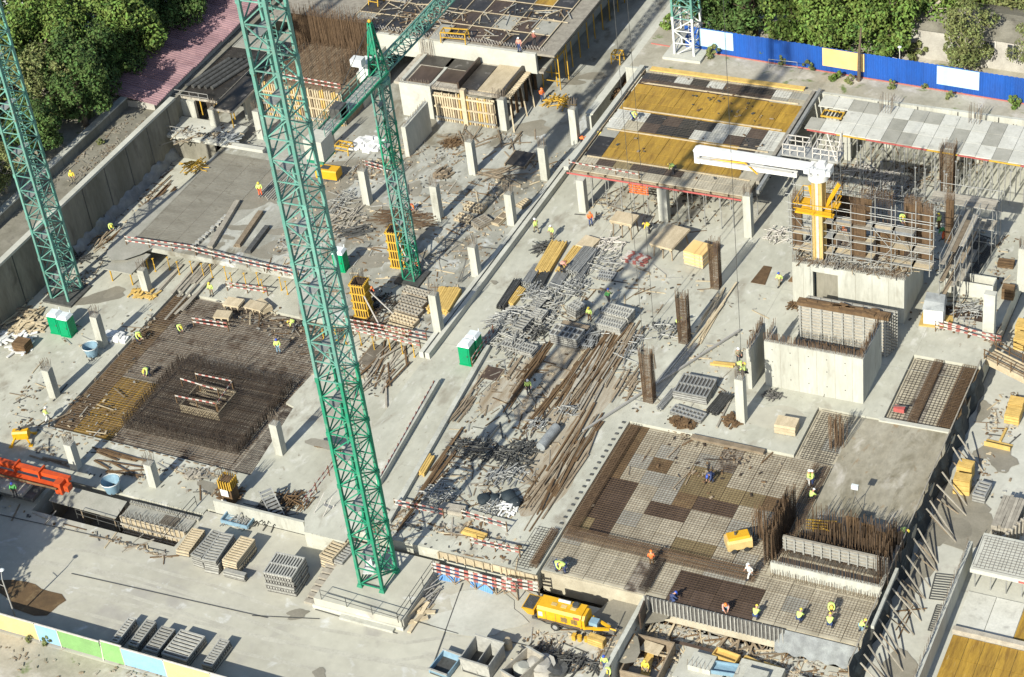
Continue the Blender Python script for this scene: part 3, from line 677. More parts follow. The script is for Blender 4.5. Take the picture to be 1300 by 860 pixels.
mb = MB()
for x in (-.7, .7): mb.beam((x, -11.2, 0), (x, .6, 0), .14, .3)
part('counter_jib_beam', mb, 'green_paint', t, (0, 0, JZ))
mb = MB(); mb.b(-.62, -11, .02, .62, -.5, .07)
for k in range(14): mb.b(-.62, -10.6+k*.74, .07, .62, -10.5+k*.74, .11)
part('walkway', mb, 'steel', t, (0, 0, JZ))
mb = MB()
for x in (-.76, .76):
    for k in range(8): mb.beam((x, -11+k*1.45, .1), (x, -11+k*1.45, 1.1), .05)
    for z in (.6, 1.1): mb.beam((x, -11, z), (x, -.8, z), .045)
part('handrail', mb, 'teal_paint', t, (0, 0, JZ))
for k in range(3):
    mb = MB(); mb.box((0, 0, 0), (1.75, .62, 1.9)); part('counterweight', mb, 'pale_concrete', t, (0, -11.7+k*.64, JZ-.55))
mb = MB(); mb.b(-.8, -12.1, -1.75, .8, -10.0, -1.52); part('counterweight_cradle', mb, 'green_paint', t, (0, 0, JZ))
mb = MB(); mb.box((0, 0, .5), (1.0, 1.3, 1.0)); mb.tube((-.5, 0, .4), (.5, 0, .4), .48, 10); part('winch', mb, 'dark_steel', t, (0, -7.2, JZ+.1))
c = MB(); c.hexa([(-.5, -.6, -1.0), (.5, -.6, -1.0), (.5, .5, -1.0), (-.5, .5, -1.0)], [(-.5, -.6, .95), (.5, -.6, .95), (.5, .75, .95), (-.5, .75, .95)]); cab = part('cab', c, 'cab_white', t, (-1.25, .4, JZ+.1))
mb = MB(); mb.hexa([(-.42, .56, -.5), (.42, .56, -.5), (.42, .58, -.5), (-.42, .58, -.5)], [(-.42, .74, .8), (.42, .74, .8), (.42, .76, .8), (-.42, .76, .8)]); part('cab_window', mb, 'window_glass', cab)
mb = MB(); mb.b(.502, -.4, -.2, .52, .4, .75); part('cab_window', mb, 'window_glass', cab)
mb = MB(); mb.box((0, 0, .35), (1.1, .8, .7)); part('electric_cabinet', mb, 'crane_white', t, (-.9, -1.5, JZ+1.7))
mb = MB()
for s, y, z in ((1, 13, 1.3), (1, 27, 1.3), (-1, -10.6, .2)): mb.tube((0, 0, JZ+5.0), (0, y, JZ+z), .035, 4, caps=False)
part('pendant_bar', mb, 'dark_steel', t)

# ================================================================ PLACING BOOM on the core walls
t = thing('placing_boom', 'white folded concrete placing boom on a yellow column above the scaffolded core', 'concrete boom', (-48.05, 142.9, 4.7))
mb = MB(); mb.b(-.42, -.42, 0, .42, .42, 8.9); part('column', mb, 'yellow_timber', t)
for x, y in ((-.36, -.44), (.36, -.44), (.44, .3)):
    mb = MB(); mb.b(-.11, -.09, 0, .11, .09, 8.85); part('column_rail', mb, 'tan_steel', t, (x, y, 0))
mb = MB(); mb.b(-.12, -.02, 0, .12, .02, 8.6); part('column_ladder', mb, 'rail_white', t, (0, -.47, 0))
mb = MB(); mb.b(-1.9, -1.0, 0, 1.6, -.55, .18); mb.b(-1.9, .5, 0, 1.6, 1.5, .17); mb.b(.6, -.55, 0, 1.2, .5, .175); mb.b(-1.5, -.55, 0, -.6, .5, .175); part('platform', mb, 'machine_yellow', t, (0, 0, 5.2))
mb = MB()
for a, b in (((-1.9, -1.3), (1.6, -1.3)), ((1.6, -1.3), (1.6, 1.5)), ((-1.9, -1.3), (-1.9, 1.5)), ((-1.9, 1.5), (1.6, 1.5))):
    for z in (.6, 1.1): mb.beam((*a, z), (*b, z), .05)
    for k in range(3): p = V((*a, 0)).lerp(V((*b, 0)), k/2); mb.beam(p, p+V((0, 0, 1.1)), .05)
part('handrail', mb, 'machine_yellow', t, (0, 0, 5.35))
for s in (1,):
    mb = MB(); mb.beam((.5, .4, 5.4), (1.5, 1.2, 7.4), .34, .2); part('brace', mb, 'machine_yellow', t)
    mb = MB(); mb.beam((-.5, .3, 5.4), (-1.0, .6, 7.2), .25, .2); part('brace', mb, 'machine_yellow', t)
mb = MB(); mb.tube((0, 0, 8.5), (0, 0, 9.0), .9, 14); mb.box((.2, .1, 9.4), (2.0, 1.1, .7)); mb.box((.3, .1, 9.9), (.8, .7, .5), taper=.8); part('turret', mb, 'cab_white', t)
for q in range(6):
    mb = MB(); mb.box((0, 0, 0), (random.uniform(.3, .6), .3, random.uniform(.3, .6))); part('valve_box', mb, 'crane_white', t, (-.7+q*.36, random.uniform(-.95, -.7), 9.4+random.uniform(0, .5)))
for (x0, x1) in ((-3.4, -1.4), (-.7, 1.5)):
    mb = MB()
    for y in (.7, 2.2):
        for z in (.5, 1.0): mb.beam((x0, y, z), (x1, y, z), .07)
        for k in range(4): xx = x0+(x1-x0)*k/3; mb.beam((xx, y, 0), (xx, y, 1.0), .07)
    for xx in (x0, x1):
        for z in (.5, 1.0): mb.beam((xx, .7, z), (xx, 2.2, z), .07)
    part('handrail', mb, 'rail_white', t, (0, 0, 10.0))
mb = MB(); mb.b(-3.5, .6, 9.85, 1.6, 2.3, 10.0); part('top_platform', mb, 'steel', t)
mb = MB()
for a, b in (((1.4, .8, 9.8), (1.7, 1.2, 12.6)), ((1.4, 1.8, 9.8), (1.7, 1.6, 12.6)), ((1.4, .8, 9.8), (.4, 1.4, 12.2))): mb.tube(a, b, .07, 5)
part('support_frame', mb, 'rail_white', t)
def boom_arm(name, x0, x1, zc, h0, h1, y, w_):
    mb = MB(); n = 6; pts = []
    for (x, z) in ((x0, zc-h0/2), (x1+.5, zc-h1/2), (x1+.12, zc-h1*.3), (x1, zc), (x1+.12, zc+h1*.3), (x1+.5, zc+h1/2), (x0, zc+h0/2)): pts.append((x, z))
    vs = [(x, y-w_/2, z) for x, z in pts]+[(x, y+w_/2, z) for x, z in pts]; n = len(pts)
    mb.add(vs, [tuple(range(n)), tuple(range(2*n-1, n-1, -1))]+[((i+1) % n, i, n+i, n+(i+1) % n) for i in range(n)])
    return part(name, mb, 'cab_white', t)
boom_arm('boom_arm', -.4, -11.4, 9.55, .6, .82, 0, .5)
boom_arm('boom_arm', -1.9, -11.3, 8.5, .45, .52, .05, .42)
mb = MB(); mb.b(-11.3, -.3, 8.3, -10.8, .32, 9.75); part('boom_joint', mb, 'cab_white', t)
mb = MB(); mb.tube((-11, -.45, 9.0), (-2.2, -.45, 8.95), .07, 6); mb.tube((-11, .1, 9.05), (-2, .1, 9.0), .07, 6); part('delivery_pipe', mb, 'cable_grey', t)
mb = MB(); mb.tube((-9.8, -.38, 8.95), (-6.5, -.38, 9.15), .09, 6); mb.tube((-6.5, -.38, 9.15), (-5.4, -.38, 8.2), .07, 6); part('hydraulic_ram', mb, 'machine_yellow', t)
# hoist ropes coming down from the cranes above
for (p, z, lab) in (((11, 1125, 120), 4.9, 'thin hoist rope hanging down to the top of the tall column with workers'), ((7, 655, 790), 0.1, 'thin hoist rope hanging over the bare slab by the panel stacks'), ((7, 710, 760), 0.1, 'second thin hoist rope beside the panel stacks')):
    c = P(p, z); mb = MB(); mb.tube((0, 0, 0), (0, 0, 62), .022, 4, caps=False); mb.box((0, 0, .1), (.25, .25, .5))
    single('hoist_rope', mb, 'dark_steel', lab, 'rope', c)

# ================================================================ CONCRETE PUMP TRAILER in the yard
t = thing('concrete_pump', 'yellow trailer concrete pump with tow bar and hopper parked in the front yard', 'concrete pump', (-54.7, 99.6, LOW), .0); t.scale = (.9, .9, .92)
def hood(x0, x1, y0, y1, z0, z1, b):
    ys = [(y0, z0), (y0, z1-b), (y0+b, z1), (y1-b, z1), (y1, z1-b), (y1, z0)]; n = 6
    mb = MB(); vs = [(x0, y, z) for y, z in ys]+[(x1, y, z) for y, z in ys]
    mb.add(vs, [tuple(range(n))[::-1], tuple(range(n, 2*n))]+[(i, (i+1) % n, n+(i+1) % n, n+i) for i in range(n)][:]); 
    mb.f = [f if k < 2 else f[::-1] for k, f in enumerate(mb.f)]
    return mb
part('body', hood(-2.0, 2.1, -.9, .9, .75, 2.15, .22), 'machine_yellow', t)
part('engine_cover', hood(2.1, 2.35, -.8, .8, .8, 2.0, .3), 'machine_yellow', t)
mb = MB(); mb.b(-2.6, -.85, .55, 3.0, .85, .8); part('chassis', mb, 'dark_steel', t)
mb = MB()
for y in (-.92, .92): mb.b(-1.85, y-.012, .85, 1.95, y+.012, .93)
for k in range(4): mb.b(-1.2+k*.9, -.915, .95, -1.17+k*.9, -.9, 1.85)
part('panel_seam', mb, 'dark_steel', t)
mb = MB(); mb.hexa([(-3.1, -.6, .7), (-2.5, -.6, .7), (-2.5, .6, .7), (-3.1, .6, .7)], [(-3.5, -.9, 1.6), (-2.3, -.9, 1.6), (-2.3, .9, 1.6), (-3.5, .9, 1.6)]); hop = part('hopper', mb, 'machine_yellow', t)
mb = MB(); mb.b(-3.35, -.75, 1.6, -2.45, .75, 1.62)
for k in range(8): mb.b(-3.4+k*.13, -.8, 1.62, -3.36+k*.13, .8, 1.66)
part('grille', mb, 'dark_steel', hop)
for x, y in ((-.35, -.95), (-.35, .95)):
    mb = MB(); mb.tube((0, -.14, 0), (0, .14, 0), .42, 16); wh = part('wheel', mb, 'rubber', t, (x, y, .42))
    mb = MB(); mb.tube((0, -.155, 0), (0, .155, 0), .24, 12); part('rim', mb, 'steel', wh)
mb = MB()
for s in (-1, 1): mb.beam((2.2, s*.8, .85), (4.3, s*.12, .75), .2, .22)
mb.beam((3.0, -.55, .82), (3.0, .55, .82), .14); mb.tube((4.2, 0, .75), (4.9, 0, .7), .09, 6); part('tow_bar', mb, 'machine_yellow', t)
mb = MB(); mb.b(2.55, -.35, .9, 3.3, .35, 1.25); part('battery_box', mb, 'bucket_blue', t)
mb = MB(); mb.tube((0, 0, 0), (0, 0, .25), .3, 14); part('air_intake', mb, 'dark_steel', t, (1.2, .25, 2.14))
mb = MB(); mb.tube((-.65, 0, 0), (.45, 0, 0), .14, 10); part('exhaust', mb, 'crane_white', t, (.25, .35, 2.28))
mb = MB(); mb.tube((4.7, 0, 0), (4.7, 0, .7), .06, 6); mb.tube((3.4, .5, 0), (3.4, .5, .8), .05, 6); part('support_leg', mb, 'dark_steel', t)
mb = MB(); mb.tube((-2.5, .2, .55), (-3.9, .3, .55), .12, 8); part('delivery_pipe', mb, 'dark_steel', t)
mb = MB(); mb.b(-1.9, -.918, 1.2, -1.5, -.902, 1.7); part('decal', mb, 'rail_white', t)
for x in (.2, 1.15):
    mb = MB()
    for k in range(6): mb.b(x, -.925, 1.15+k*.09, x+.6, -.9, 1.19+k*.09)
    part('side_grille', mb, 'dark_steel', t)
for x in (-.9, 0, .9): mb = MB(); mb.b(x, -.3, 2.15, x+.5, .05, 2.19); part('top_hatch', mb, 'tan_steel', t)
mb = MB(); mb.tube((-2.3, -.9, .9), (-1.2, -1.0, .6), .05, 6); mb.tube((-1.2, -1.0, .6), (1.9, -.98, .62), .05, 6); mb.tube((-2.2, .3, 1.3), (-2.0, .1, 1.9), .05, 6); part('hydraulic_hose', mb, 'rubber', t)
mb = MB(); mb.b(-2.0, -.935, .74, 2.1, -.915, .84); part('skirt', mb, 'rust_timber', t)
mb = MB(); mb.b(1.4, -.93, 1.75, 1.95, -.91, 2.0); part('tail_marker', mb, 'edge_red', t)
# generator on the deck
c = P((15, 1093, 275), LRZ)
t = thing('compressor', 'small yellow compressor with a dark top plug standing on the reinforced deck', 'compressor', (c.x+.1, c.y+.7, LRZ+.12), .6)
part('body', hood(-1.0, 1.0, -.65, .65, .35, 1.25, .2), 'tan_steel', t)
part('lid', hood(-.85, .85, -.5, .5, 1.25, 1.42, .12), 'machine_yellow', t)
mb = MB(); mb.tube((0, 0, 0), (0, 0, .25), .1, 8); part('exhaust', mb, 'dark_steel', t, (-.2, 0, 1.42))
for x in (-.5, .5):
    for y in (-.6, .6):
        mb = MB(); mb.tube((0, -.07, 0), (0, .07, 0), .24, 10); part('wheel', mb, 'rubber', t, (x, y, .24))
mb = MB(); mb.beam((1.0, 0, .35), (1.9, .1, .3), .08); part('tow_bar', mb, 'dark_steel', t)
# yellow machine on the upper slab
c = P((6, 355, 75), UZ)
t = thing('compressor', 'yellow machine box beside the big crane mast on the upper slab', 'compressor', (c.x, c.y+.6, UZ), .05)
part('body', hood(-1.2, 1.2, -.65, .65, .25, 1.25, .12), 'machine_yellow', t)
mb = MB(); mb.b(-1.1, -.55, 0, 1.1, .55, .25); part('skid', mb, 'dark_steel', t)
mb = MB(); mb.b(-.7, -.3, 1.25, .2, .3, 1.3); part('panel', mb, 'dark_steel', t)

# ================================================================ ORANGE BOOM TRUCK at the left edge
t = thing('boom_pump_truck', 'truck with a long folded orange boom, in tree shade at the left edge', 'truck', (-108, 98.6, LOW))
mb = MB(); mb.b(-12, -1.2, .9, 4.6, 1.2, 1.25); part('chassis', mb, 'dark_steel', t)
mb = MB(); mb.b(-12, -1.25, 1.25, 3.6, 1.25, 1.55)
for k in range(5): mb.b(-10+k*2.9, -1.3, 1.55, -8.9+k*2.9, -.5, 2.0)
part('deck_plate', mb, 'shirt_pink' if False else 'plaster', t)
for z, y, x1 in ((2.75, .75, 7.6), (2.15, .1, 7.2)):
    mb = MB(); n = 4; mb.hexa([(-14, y-.42, z-.33), (x1, y-.22, z-.2), (x1, y+.22, z-.2), (-14, y+.42, z-.33)], [(-14, y-.42, z+.33), (x1, y-.22, z+.18), (x1, y+.22, z+.18), (-14, y+.42, z+.33)]); part('boom_arm', mb, 'machine_orange', t)
for k in range(7): mb = MB(); mb.b(-11+k*2.6, .25, 2.35, -10.85+k*2.6, 1.25, 3.13); part('boom_clamp', mb, 'machine_orange', t)
mb = MB(); mb.tube((-12, -.55, 2.5), (7, -.45, 2.45), .1, 8); part('delivery_pipe', mb, 'rust_timber', t)
mb = MB(); mb.b(6.6, -.3, 1.7, 7.3, .95, 2.9); mb.b(7.3, 0, 1.9, 7.8, .6, 2.5); part('boom_head', mb, 'machine_orange', t)
for k, x in enumerate((-9, -7.5, -1.2, .3)):
    for y in (-1.05, 1.05):
        mb = MB(); mb.tube((0, -.2, 0), (0, .2, 0), .52, 14); wh = part('wheel', mb, 'rubber', t, (x, y, .52))
        mb = MB(); mb.tube((0, -.215, 0), (0, .215, 0), .26, 10); part('rim', mb, 'steel', wh)
# small yellow spider machine near the truck
c = P((9, 110, 520), LOW)
t = thing('small_machine', 'small yellow machine with spread legs on the slab above the orange boom', 'machine', c, .4)
part('body', hood(-.7, .7, -.4, .4, .4, 1.2, .15), 'machine_yellow', t)
for k in range(4):
    a = pi/4+k*pi/2; mb = MB(); mb.beam((.5*cos(a), .3*sin(a), .8), (1.3*cos(a), 1.2*sin(a), .05), .14); mb.box((1.3*cos(a), 1.2*sin(a), .04), (.35, .35, .08)); part('leg', mb, 'machine_yellow', t)
mb = MB(); mb.beam((-.5, 0, 1.1), (1.3, .4, 1.5), .16); mb.tube((0, 0, 1.2), (0, 0, 1.55), .12, 8); part('arm', mb, 'dark_steel', t)

# ================================================================ COLUMNS
def bars_mesh(w_, h, n, m, key):
    def f():
        rr = random.Random(hash(key) % 1000); mb = MB()
        for i in range(n):
            for j in range(n):
                if 0 < i < n-1 and 0 < j < n-1: continue
                x, y = (i/(n-1)-.5)*w_, (j/(n-1)-.5)*w_
                mb.rod((x, y, 0), (x*1.15+rr.uniform(-.06, .06), y*1.15+rr.uniform(-.06, .06), h*rr.uniform(.85, 1)), .022)
        return mb.mesh('starter_bars', m)
    return cached(('bars', w_, h, n, m), f)
def column(p, z, h, label, w_=.75, d=.75, bars=1.0, m='wall_concrete'):
    c = P(p, z); t = thing('concrete_column', label, 'column', (c.x, c.y+d/2, z), 0, 'concrete columns standing on the slabs')
    mb = MB(); mb.b(-w_/2, -d/2, 0, w_/2, d/2, h)
    part('shaft', mb, m, t)
    mb = MB(); zz = .9
    while zz < h-.2: mb.b(-w_/2-.003, -d/2-.003, zz, w_/2+.003, d/2+.003, zz+.03); zz += 1.1
    part('pour_joint', mb, 'pale_concrete', t)
    if bars: part('starter_bars', bars_mesh(w_*.8, bars, 5, 'pale_rebar', label), None, t, (0, 0, h), kind='stuff')
    return t
cols = [
 ((6, 543, 190), UZ, 4.0, 'tall concrete column between the two green cranes, beside the yellow machine box'),
 ((6, 880, 265), UZ, 4.0, 'concrete column just right of the slewing crane mast, casting a long shadow'),
 ((6, 1045, 48), UZ, 3.9, 'concrete column in front of the yellow wall formwork at the top'),
 ((6, 1228, 288), UZ, 3.6, 'concrete column beside the long kerb, next to the pallet with timber grids'),
 ((6, 1058, 532), UZ, 3.4, 'concrete column with a few rods leaning on it, halfway along the long kerb'),
 ((6, 880, 800), UZ, 4.3, 'concrete column at the slab corner in front of the timber grid pallets'),
 ((3, 190, 858), UZ, 3.8, 'concrete column left of the long kerb near the black plate on blocks'),
 ((3, 335, 690), UZ, 4.2, 'concrete column with brown top beside the kerb, left of the yellow deck'),
 ((5, 690, 605), LOW, 2.6, 'short concrete column next to the grey plate on yellow props'),
 ((5, 480, 868), LOW, 3.6, 'concrete column right of the two green toilets at the left'),
 ((9, 250, 322), LOW, 3.2, 'concrete column at the far left below the toilets, with long bars on top'),
 ((10, 128, 592), LOW, 3.4, 'concrete column between the dark foundation mat and the big crane mast'),
 ((9, 352, 662), LOW, 2.8, 'concrete column above the end of the orange boom'),
 ((9, 725, 745), LOW, 2.5, 'concrete column behind the pale formwork wall of the trench'),
 ((7, 372, 225), 0, 3.7, 'concrete column under the left front corner of the yellow deck'),
 ((7, 757, 270), 0, 3.75, 'broad concrete column under the middle of the yellow deck front'),
 ((7, 1157, 345), 0, 4.7, 'tall concrete column at the right front corner of the yellow deck'),
 ((11, 1122, 442), 0, 4.7, 'tall concrete column with a timber form on top where two workers stand'),
 ((2, 368, 712), UZ, 3.2, 'concrete column below the counterweight of the slewing crane'),
 ((2, 40, 662), UZ, 3.4, 'concrete column behind the tallest crane mast near the top left building'),
 ((2, 1195, 622), UZ, 3.7, 'concrete column at the right end of the yellow wall formwork'),
 ((4, 430, 760), 0, 3.8, 'pale column under the left end of the pale panel deck'),
 ((4, 625, 700), 0, 3.8, 'pale column under the middle of the pale panel deck'),
 ((4, 1038, 770), 0, 3.8, 'pale column under the right part of the pale panel deck'),
 ((1, 900, 690), LOW, 2.2, 'small column under the landing of the left building'),
 ((1, 1015, 600), 1.6, 2.0, 'short column standing on the landing of the left building'),
]
for p, z, h, lab in cols:
    column(p, z, h, lab, .95 if 'broad' in lab else .75, .75, 0 if 'under' in lab and 'right front' not in lab else 1.1)
def cage(p, z, h, w_, label, m='rust_rebar', rz=0):
    c = P(p, z); t = thing('rebar_column', label, 'rebar cage', (c.x, c.y+w_/2, z), rz, 'rebar cages')
    part('vertical_bars', bars_mesh(w_, h, 8, m, label), None, t, kind='stuff')
    mb = MB(); zz = .1; rr = random.Random(5)
    while zz < h*.88:
        for a, b in (((-1, -1), (1, -1)), ((1, -1), (1, 1)), ((1, 1), (-1, 1)), ((-1, 1), (-1, -1))):
            mb.rod((a[0]*w_*.52, a[1]*w_*.52, zz), (b[0]*w_*.52, b[1]*w_*.52, zz+rr.uniform(-.03, .03)), .02)
        zz += .11
    part('ties', mb, 'rust_rebar', t, kind='stuff')
cage((7, 1000, 590), 0, 5.6, .8, 'brown rebar column cage behind the pale plywood stack')
cage((7, 850, 850), 0, 5.8, .85, 'brown rebar column cage in the middle of the bare slab, with a worker at its foot')
cage((11, 683, 345), 0, 6.0, .85, 'leaning brown rebar column cage above the lower right deck corner')
cage((8, 900, 130), 0, 5.5, 1.2, 'dark rebar column cage under the right end of the pale deck, behind the scaffold')
# panel moulds standing round two columns
def mould(p, z, h, label):
    c = P(p, z); t = thing('column_formwork', label, 'formwork', (c.x, c.y+.6, z), .08, 'yellow column formworks')
    for a in range(4):
        mb = MB(); mb.b(-.55, -.03, 0, .55, .03, h); e = part('form_panel', mb, 'dark_ply', t, (.58*sin(a*pi/2), -.58*cos(a*pi/2), 0), a*pi/2)
        mb = MB()
        for x in (-.5, -.25, 0, .25, .5): mb.b(x-.045, -.14, 0, x+.045, -.03, h)
        for k in range(5): mb.b(-.7, -.2, h*k/4.3+.1, .7, -.141, h*k/4.3+.24)
        part('waler', mb, 'prop_yellow', e)
    part('starter_bars', bars_mesh(.8, 1.4, 6, 'rebar', label), None, t, (0, 0, h-.1), kind='stuff')
    mb = MB(); mb.beam((.6, -.6, h*.7), (2.3, -1.6, 0), .09); part('push_pull_prop', mb, 'rail_white', t)
    mb = MB(); mb.beam((.7, .3, h*.7), (2.8, .5, 0), .09); part('push_pull_prop', mb, 'rail_white', t)
mould((6, 690, 490), UZ, 4.2, 'yellow column formwork standing close behind the slewing crane mast')
mould((6, 520, 725), UZ, 3.8, 'yellow column formwork with bars on top, right of the tallest crane mast')

# ================================================================ CORE WALLS
def fr(t, segs, h, m='pale_rebar', pitch=.17, lab=None):
    mb = MB()
    for a, b in segs: fringe(mb, V(a), V(b), h, pitch, .02)
    return part('starter_bars', mb, m, t, kind='stuff')
# C1 behind: long pale wall with doorway, carrying the boom
t = thing('core_wall', 'pale concrete core wall with a dark doorway below the placing boom', 'wall', (-45, 141.8, 0))
H = 4.75
mb = MB(); mb.b(-5.2, -.2, 0, -3.3, .2, H); mb.b(-1.0, -.2, 0, 5.0, .2, H); mb.b(-3.3, -.2, 4.1, -1.0, .2, H); mb.b(4.6, .2, 0, 5.0, 6.0, H); mb.b(-5.2, .2, 0, -4.8, 6, H)
part('wall_body', mb, 'wall_concrete', t)
for x in (-4.2, .6, 2.1, 3.6):
    mb = MB(); mb.b(x, -.204, 0, x+.03, -.2, H); part('form_joint', mb, 'damp_patch', t)
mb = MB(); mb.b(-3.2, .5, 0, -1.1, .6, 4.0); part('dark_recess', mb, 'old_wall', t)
fr(t, [((-5.2, -.1, H), (5.0, -.1, H)), ((-5.2, .1, H), (5.0, .1, H)), ((4.8, .3, H), (4.8, 6, H)), ((-5, .3, H), (-5, 6, H))], .8)
mb = MB(); mb.b(-4.7, .3, 4.3, 4.5, 5.8, 4.6); part('work_floor', mb, 'grey_timber', t)
# tall rebar walls standing on top, inside the scaffold
for (x, y, w_, l, h, lab) in ((-50.3, 143.6, .9, .5, 6.2, 'tall brown rebar wall cage at the left end of the scaffold'), (-44.6, 143.3, 1.35, .5, 6.6, 'tall brown rebar wall cage in the middle of the scaffold'),
                            (-40.7, 146.8, 1.6, .5, 5.2, 'short rebar wall cage behind the scaffold'), (-39.1, 145.2, 1.2, .5, 5.8, 'brown rebar wall cage near the right end of the scaffold'), (-37.9, 148.4, .7, .6, 5.2, 'rebar wall cage rising behind the right scaffold corner')):
    t = thing('rebar_wall_cage', lab, 'rebar cage', (x, y, 4.7), 0, 'rebar cages')
    mb = MB(); rr = random.Random(int(x*10))
    for k in range(int(w_/.085)+1):
        for yy in (-l/2, l/2): mb.rod((-w_/2+k*.085, yy, 0), (-w_/2+k*.085+rr.uniform(-.03, .03), yy, h*rr.uniform(.93, 1.06)), .02)
    part('vertical_bars', mb, 'rust_rebar', t, kind='stuff')
    mb = MB(); zz = .1
    while zz < h:
        for yy in (-l/2, l/2): mb.rod((-w_/2, yy*1.1, zz), (w_/2, yy*1.1, zz), .018)
        zz += .13
    part('horizontal_bars', mb, 'rust_rebar', t, kind='stuff')
    mb = MB(); mb.b(-w_/2, -.05, 0, w_/2, .05, h*.86); part('inner_mat', mb, 'rust_timber', t)
# scaffold
t = thing('scaffold', 'tube scaffold with plank walkways in front of the brown rebar walls of the core', 'scaffold', (-44.5, 142.9, 4.7))
xs = [-6.0, -4.2, -2.3, -.6, 1.2, 3.0, 4.8, 6.4]
for x in xs:
    for y in (-.2, 1.0):
        mb = MB(); mb.tube((0, 0, 0), (0, 0, 6.6+random.uniform(-.5, .3)), .045, 5); part('standard', mb, 'steel', t, (x, y, .1))
for z in (.9, 1.7, 2.5, 3.2, 4.1, 4.9, 5.6):
    mb = MB(); mb.tube((-6.3, -.25, z), (6.6, -.25, z+random.uniform(-.05, .05)), .035, 5); mb.tube((-6.3, 1.05, z), (6.6, 1.05, z), .035, 5); part('ledger', mb, 'steel', t)
for z in (.7, 2.4, 4.0):
    for i in range(len(xs)-1):
        if random.random() < .12: continue
        for k in range(3):
            mb = MB(); mb.b(xs[i]-.1, -.15+k*.4, z, xs[i+1]+.1, .22+k*.4, z+.05); part('plank', mb, random.choice(['grey_timber', 'steel', 'raw_timber']), t)
for i in (0, 2, 4, 5):
    mb = MB(); mb.tube((xs[i], -.3, .1), (xs[i+1], -.3, 2.4), .03, 5); mb.tube((xs[i+1], -.3, 2.4), (xs[i], -.3, 4.6), .03, 5); part('diagonal', mb, 'steel', t)
t = thing('scaffold', 'narrow tube scaffold with plank levels along the right side of the core', 'scaffold', (-37.4, 145.5, 0))
for x in (0, 1.3):
    for y in (-2, 0, 2, 4, 6.5):
        mb = MB(); mb.tube((0, 0, 0), (0, 0, 6.6+random.uniform(-.8, .6)), .045, 5); part('standard', mb, 'steel', t, (x, y, 0))
for z in (2, 4, 5.8):
    mb = MB()
    for x in (0, 1.3):
        mb.tube((x, -2.3, z), (x, 6.8, z), .035, 5)
        if z > 3: mb.tube((x, -2.3, z+.9), (x, 6.8, z+.9), .03, 5)
    part('ledger', mb, 'steel', t)
    for k in range(3):
        mb = MB(); mb.b(.02+k*.43, (-2.1, 0, 1)[k], z+.04, .42+k*.43, (6.6, 5, 6)[k], z+.09); part('plank', mb, random.choice(['grey_timber', 'old_timber']), t)
t = thing('scaffold', 'loose scaffold bays standing behind the core under the end of the pale deck', 'scaffold', (-41, 153.5, 0))
for i in range(4):
    for j in range(3):
        mb = MB(); mb.tube((0, 0, 0), (0, 0, 5.6+random.uniform(-.6, .5)), .045, 5); part('standard', mb, 'steel', t, (i*1.9, j*1.6, 0))
for z in (1.6, 3.0, 4.2, 5.2):
    mb = MB()
    for j in range(3): mb.tube((-.2, j*1.6, z), (5.9, j*1.6, z), .035, 5)
    for i in range(4): mb.tube((i*1.9, -.2, z), (i*1.9, 3.4, z), .035, 5)
    part('ledger', mb, 'steel', t)
    if z in (3.0, 5.2):
        for k in range(4):
            mb = MB(); mb.b(-.1, k*.42, z+.04, 5.8, k*.42+.38, z+.09); part('plank', mb, 'grey_timber', t)
# C2 in front: U shaped core
t = thing('core_wall', 'pale concrete core walls in a U shape with bars on top, right of the tall column', 'wall', (-44.5, 131.7, 0))
H = 4.75
mb = MB(); mb.b(-4.3, -1.7, 0, 4.35, -1.3, H); mb.b(3.95, -1.3, 0, 4.35, 3.6, H); mb.b(-4.3, -1.3, 0, -3.9, .6, H); mb.b(-5.6, -2.6, 0, -5.2, 1.2, H-.4)
mb.v = [(x+ (0), y, z) for x, y, z in mb.v]; part('wall_body', mb, 'wall_concrete', t)
for x in (-2.9, -1.3, .3, 1.9, 3.4):
    mb = MB(); mb.b(x, -1.704, 0, x+.025, -1.7, H); part('form_joint', mb, 'damp_patch', t)
mb = MB()
for x in (-3.6, -2, -.4, 1.2, 2.8):
    for z in (1.1, 2.7, 4.0): mb.box((x, -1.703, z), (.09, .012, .09))
part('tie_hole', mb, 'dark_steel', t)
fr(t, [((-4.3, -1.6, H), (4.3, -1.6, H)), ((-4.3, -1.4, H), (4.3, -1.4, H)), ((4.05, -1.3, H), (4.05, 3.6, H)), ((4.25, -1.3, H), (4.25, 3.6, H)), ((-5.5, -2.6, H-.4), (-5.5, 1.2, H-.4)), ((-5.3, -2.6, H-.4), (-5.3, 1.2, H-.4)), ((-4.1, -1.3, H), (-4.1, .6, H))], 1.0, 'rust_rebar', .14)
mb = MB()
for k in range(13): mb.b(-3.8+k*.58, -1.2, 3.9, -3.72+k*.58, 3.4, 4.0)
mb.b(-3.85, -1.25, .02, 3.9, 3.5, .2); mb.v = [(x, y+5 if z > 3.8 else y, .2+z-3.9 if z > 3.8 else z) for x, y, z in mb.v]; part('form_floor', mb, 'grey_timber', t)
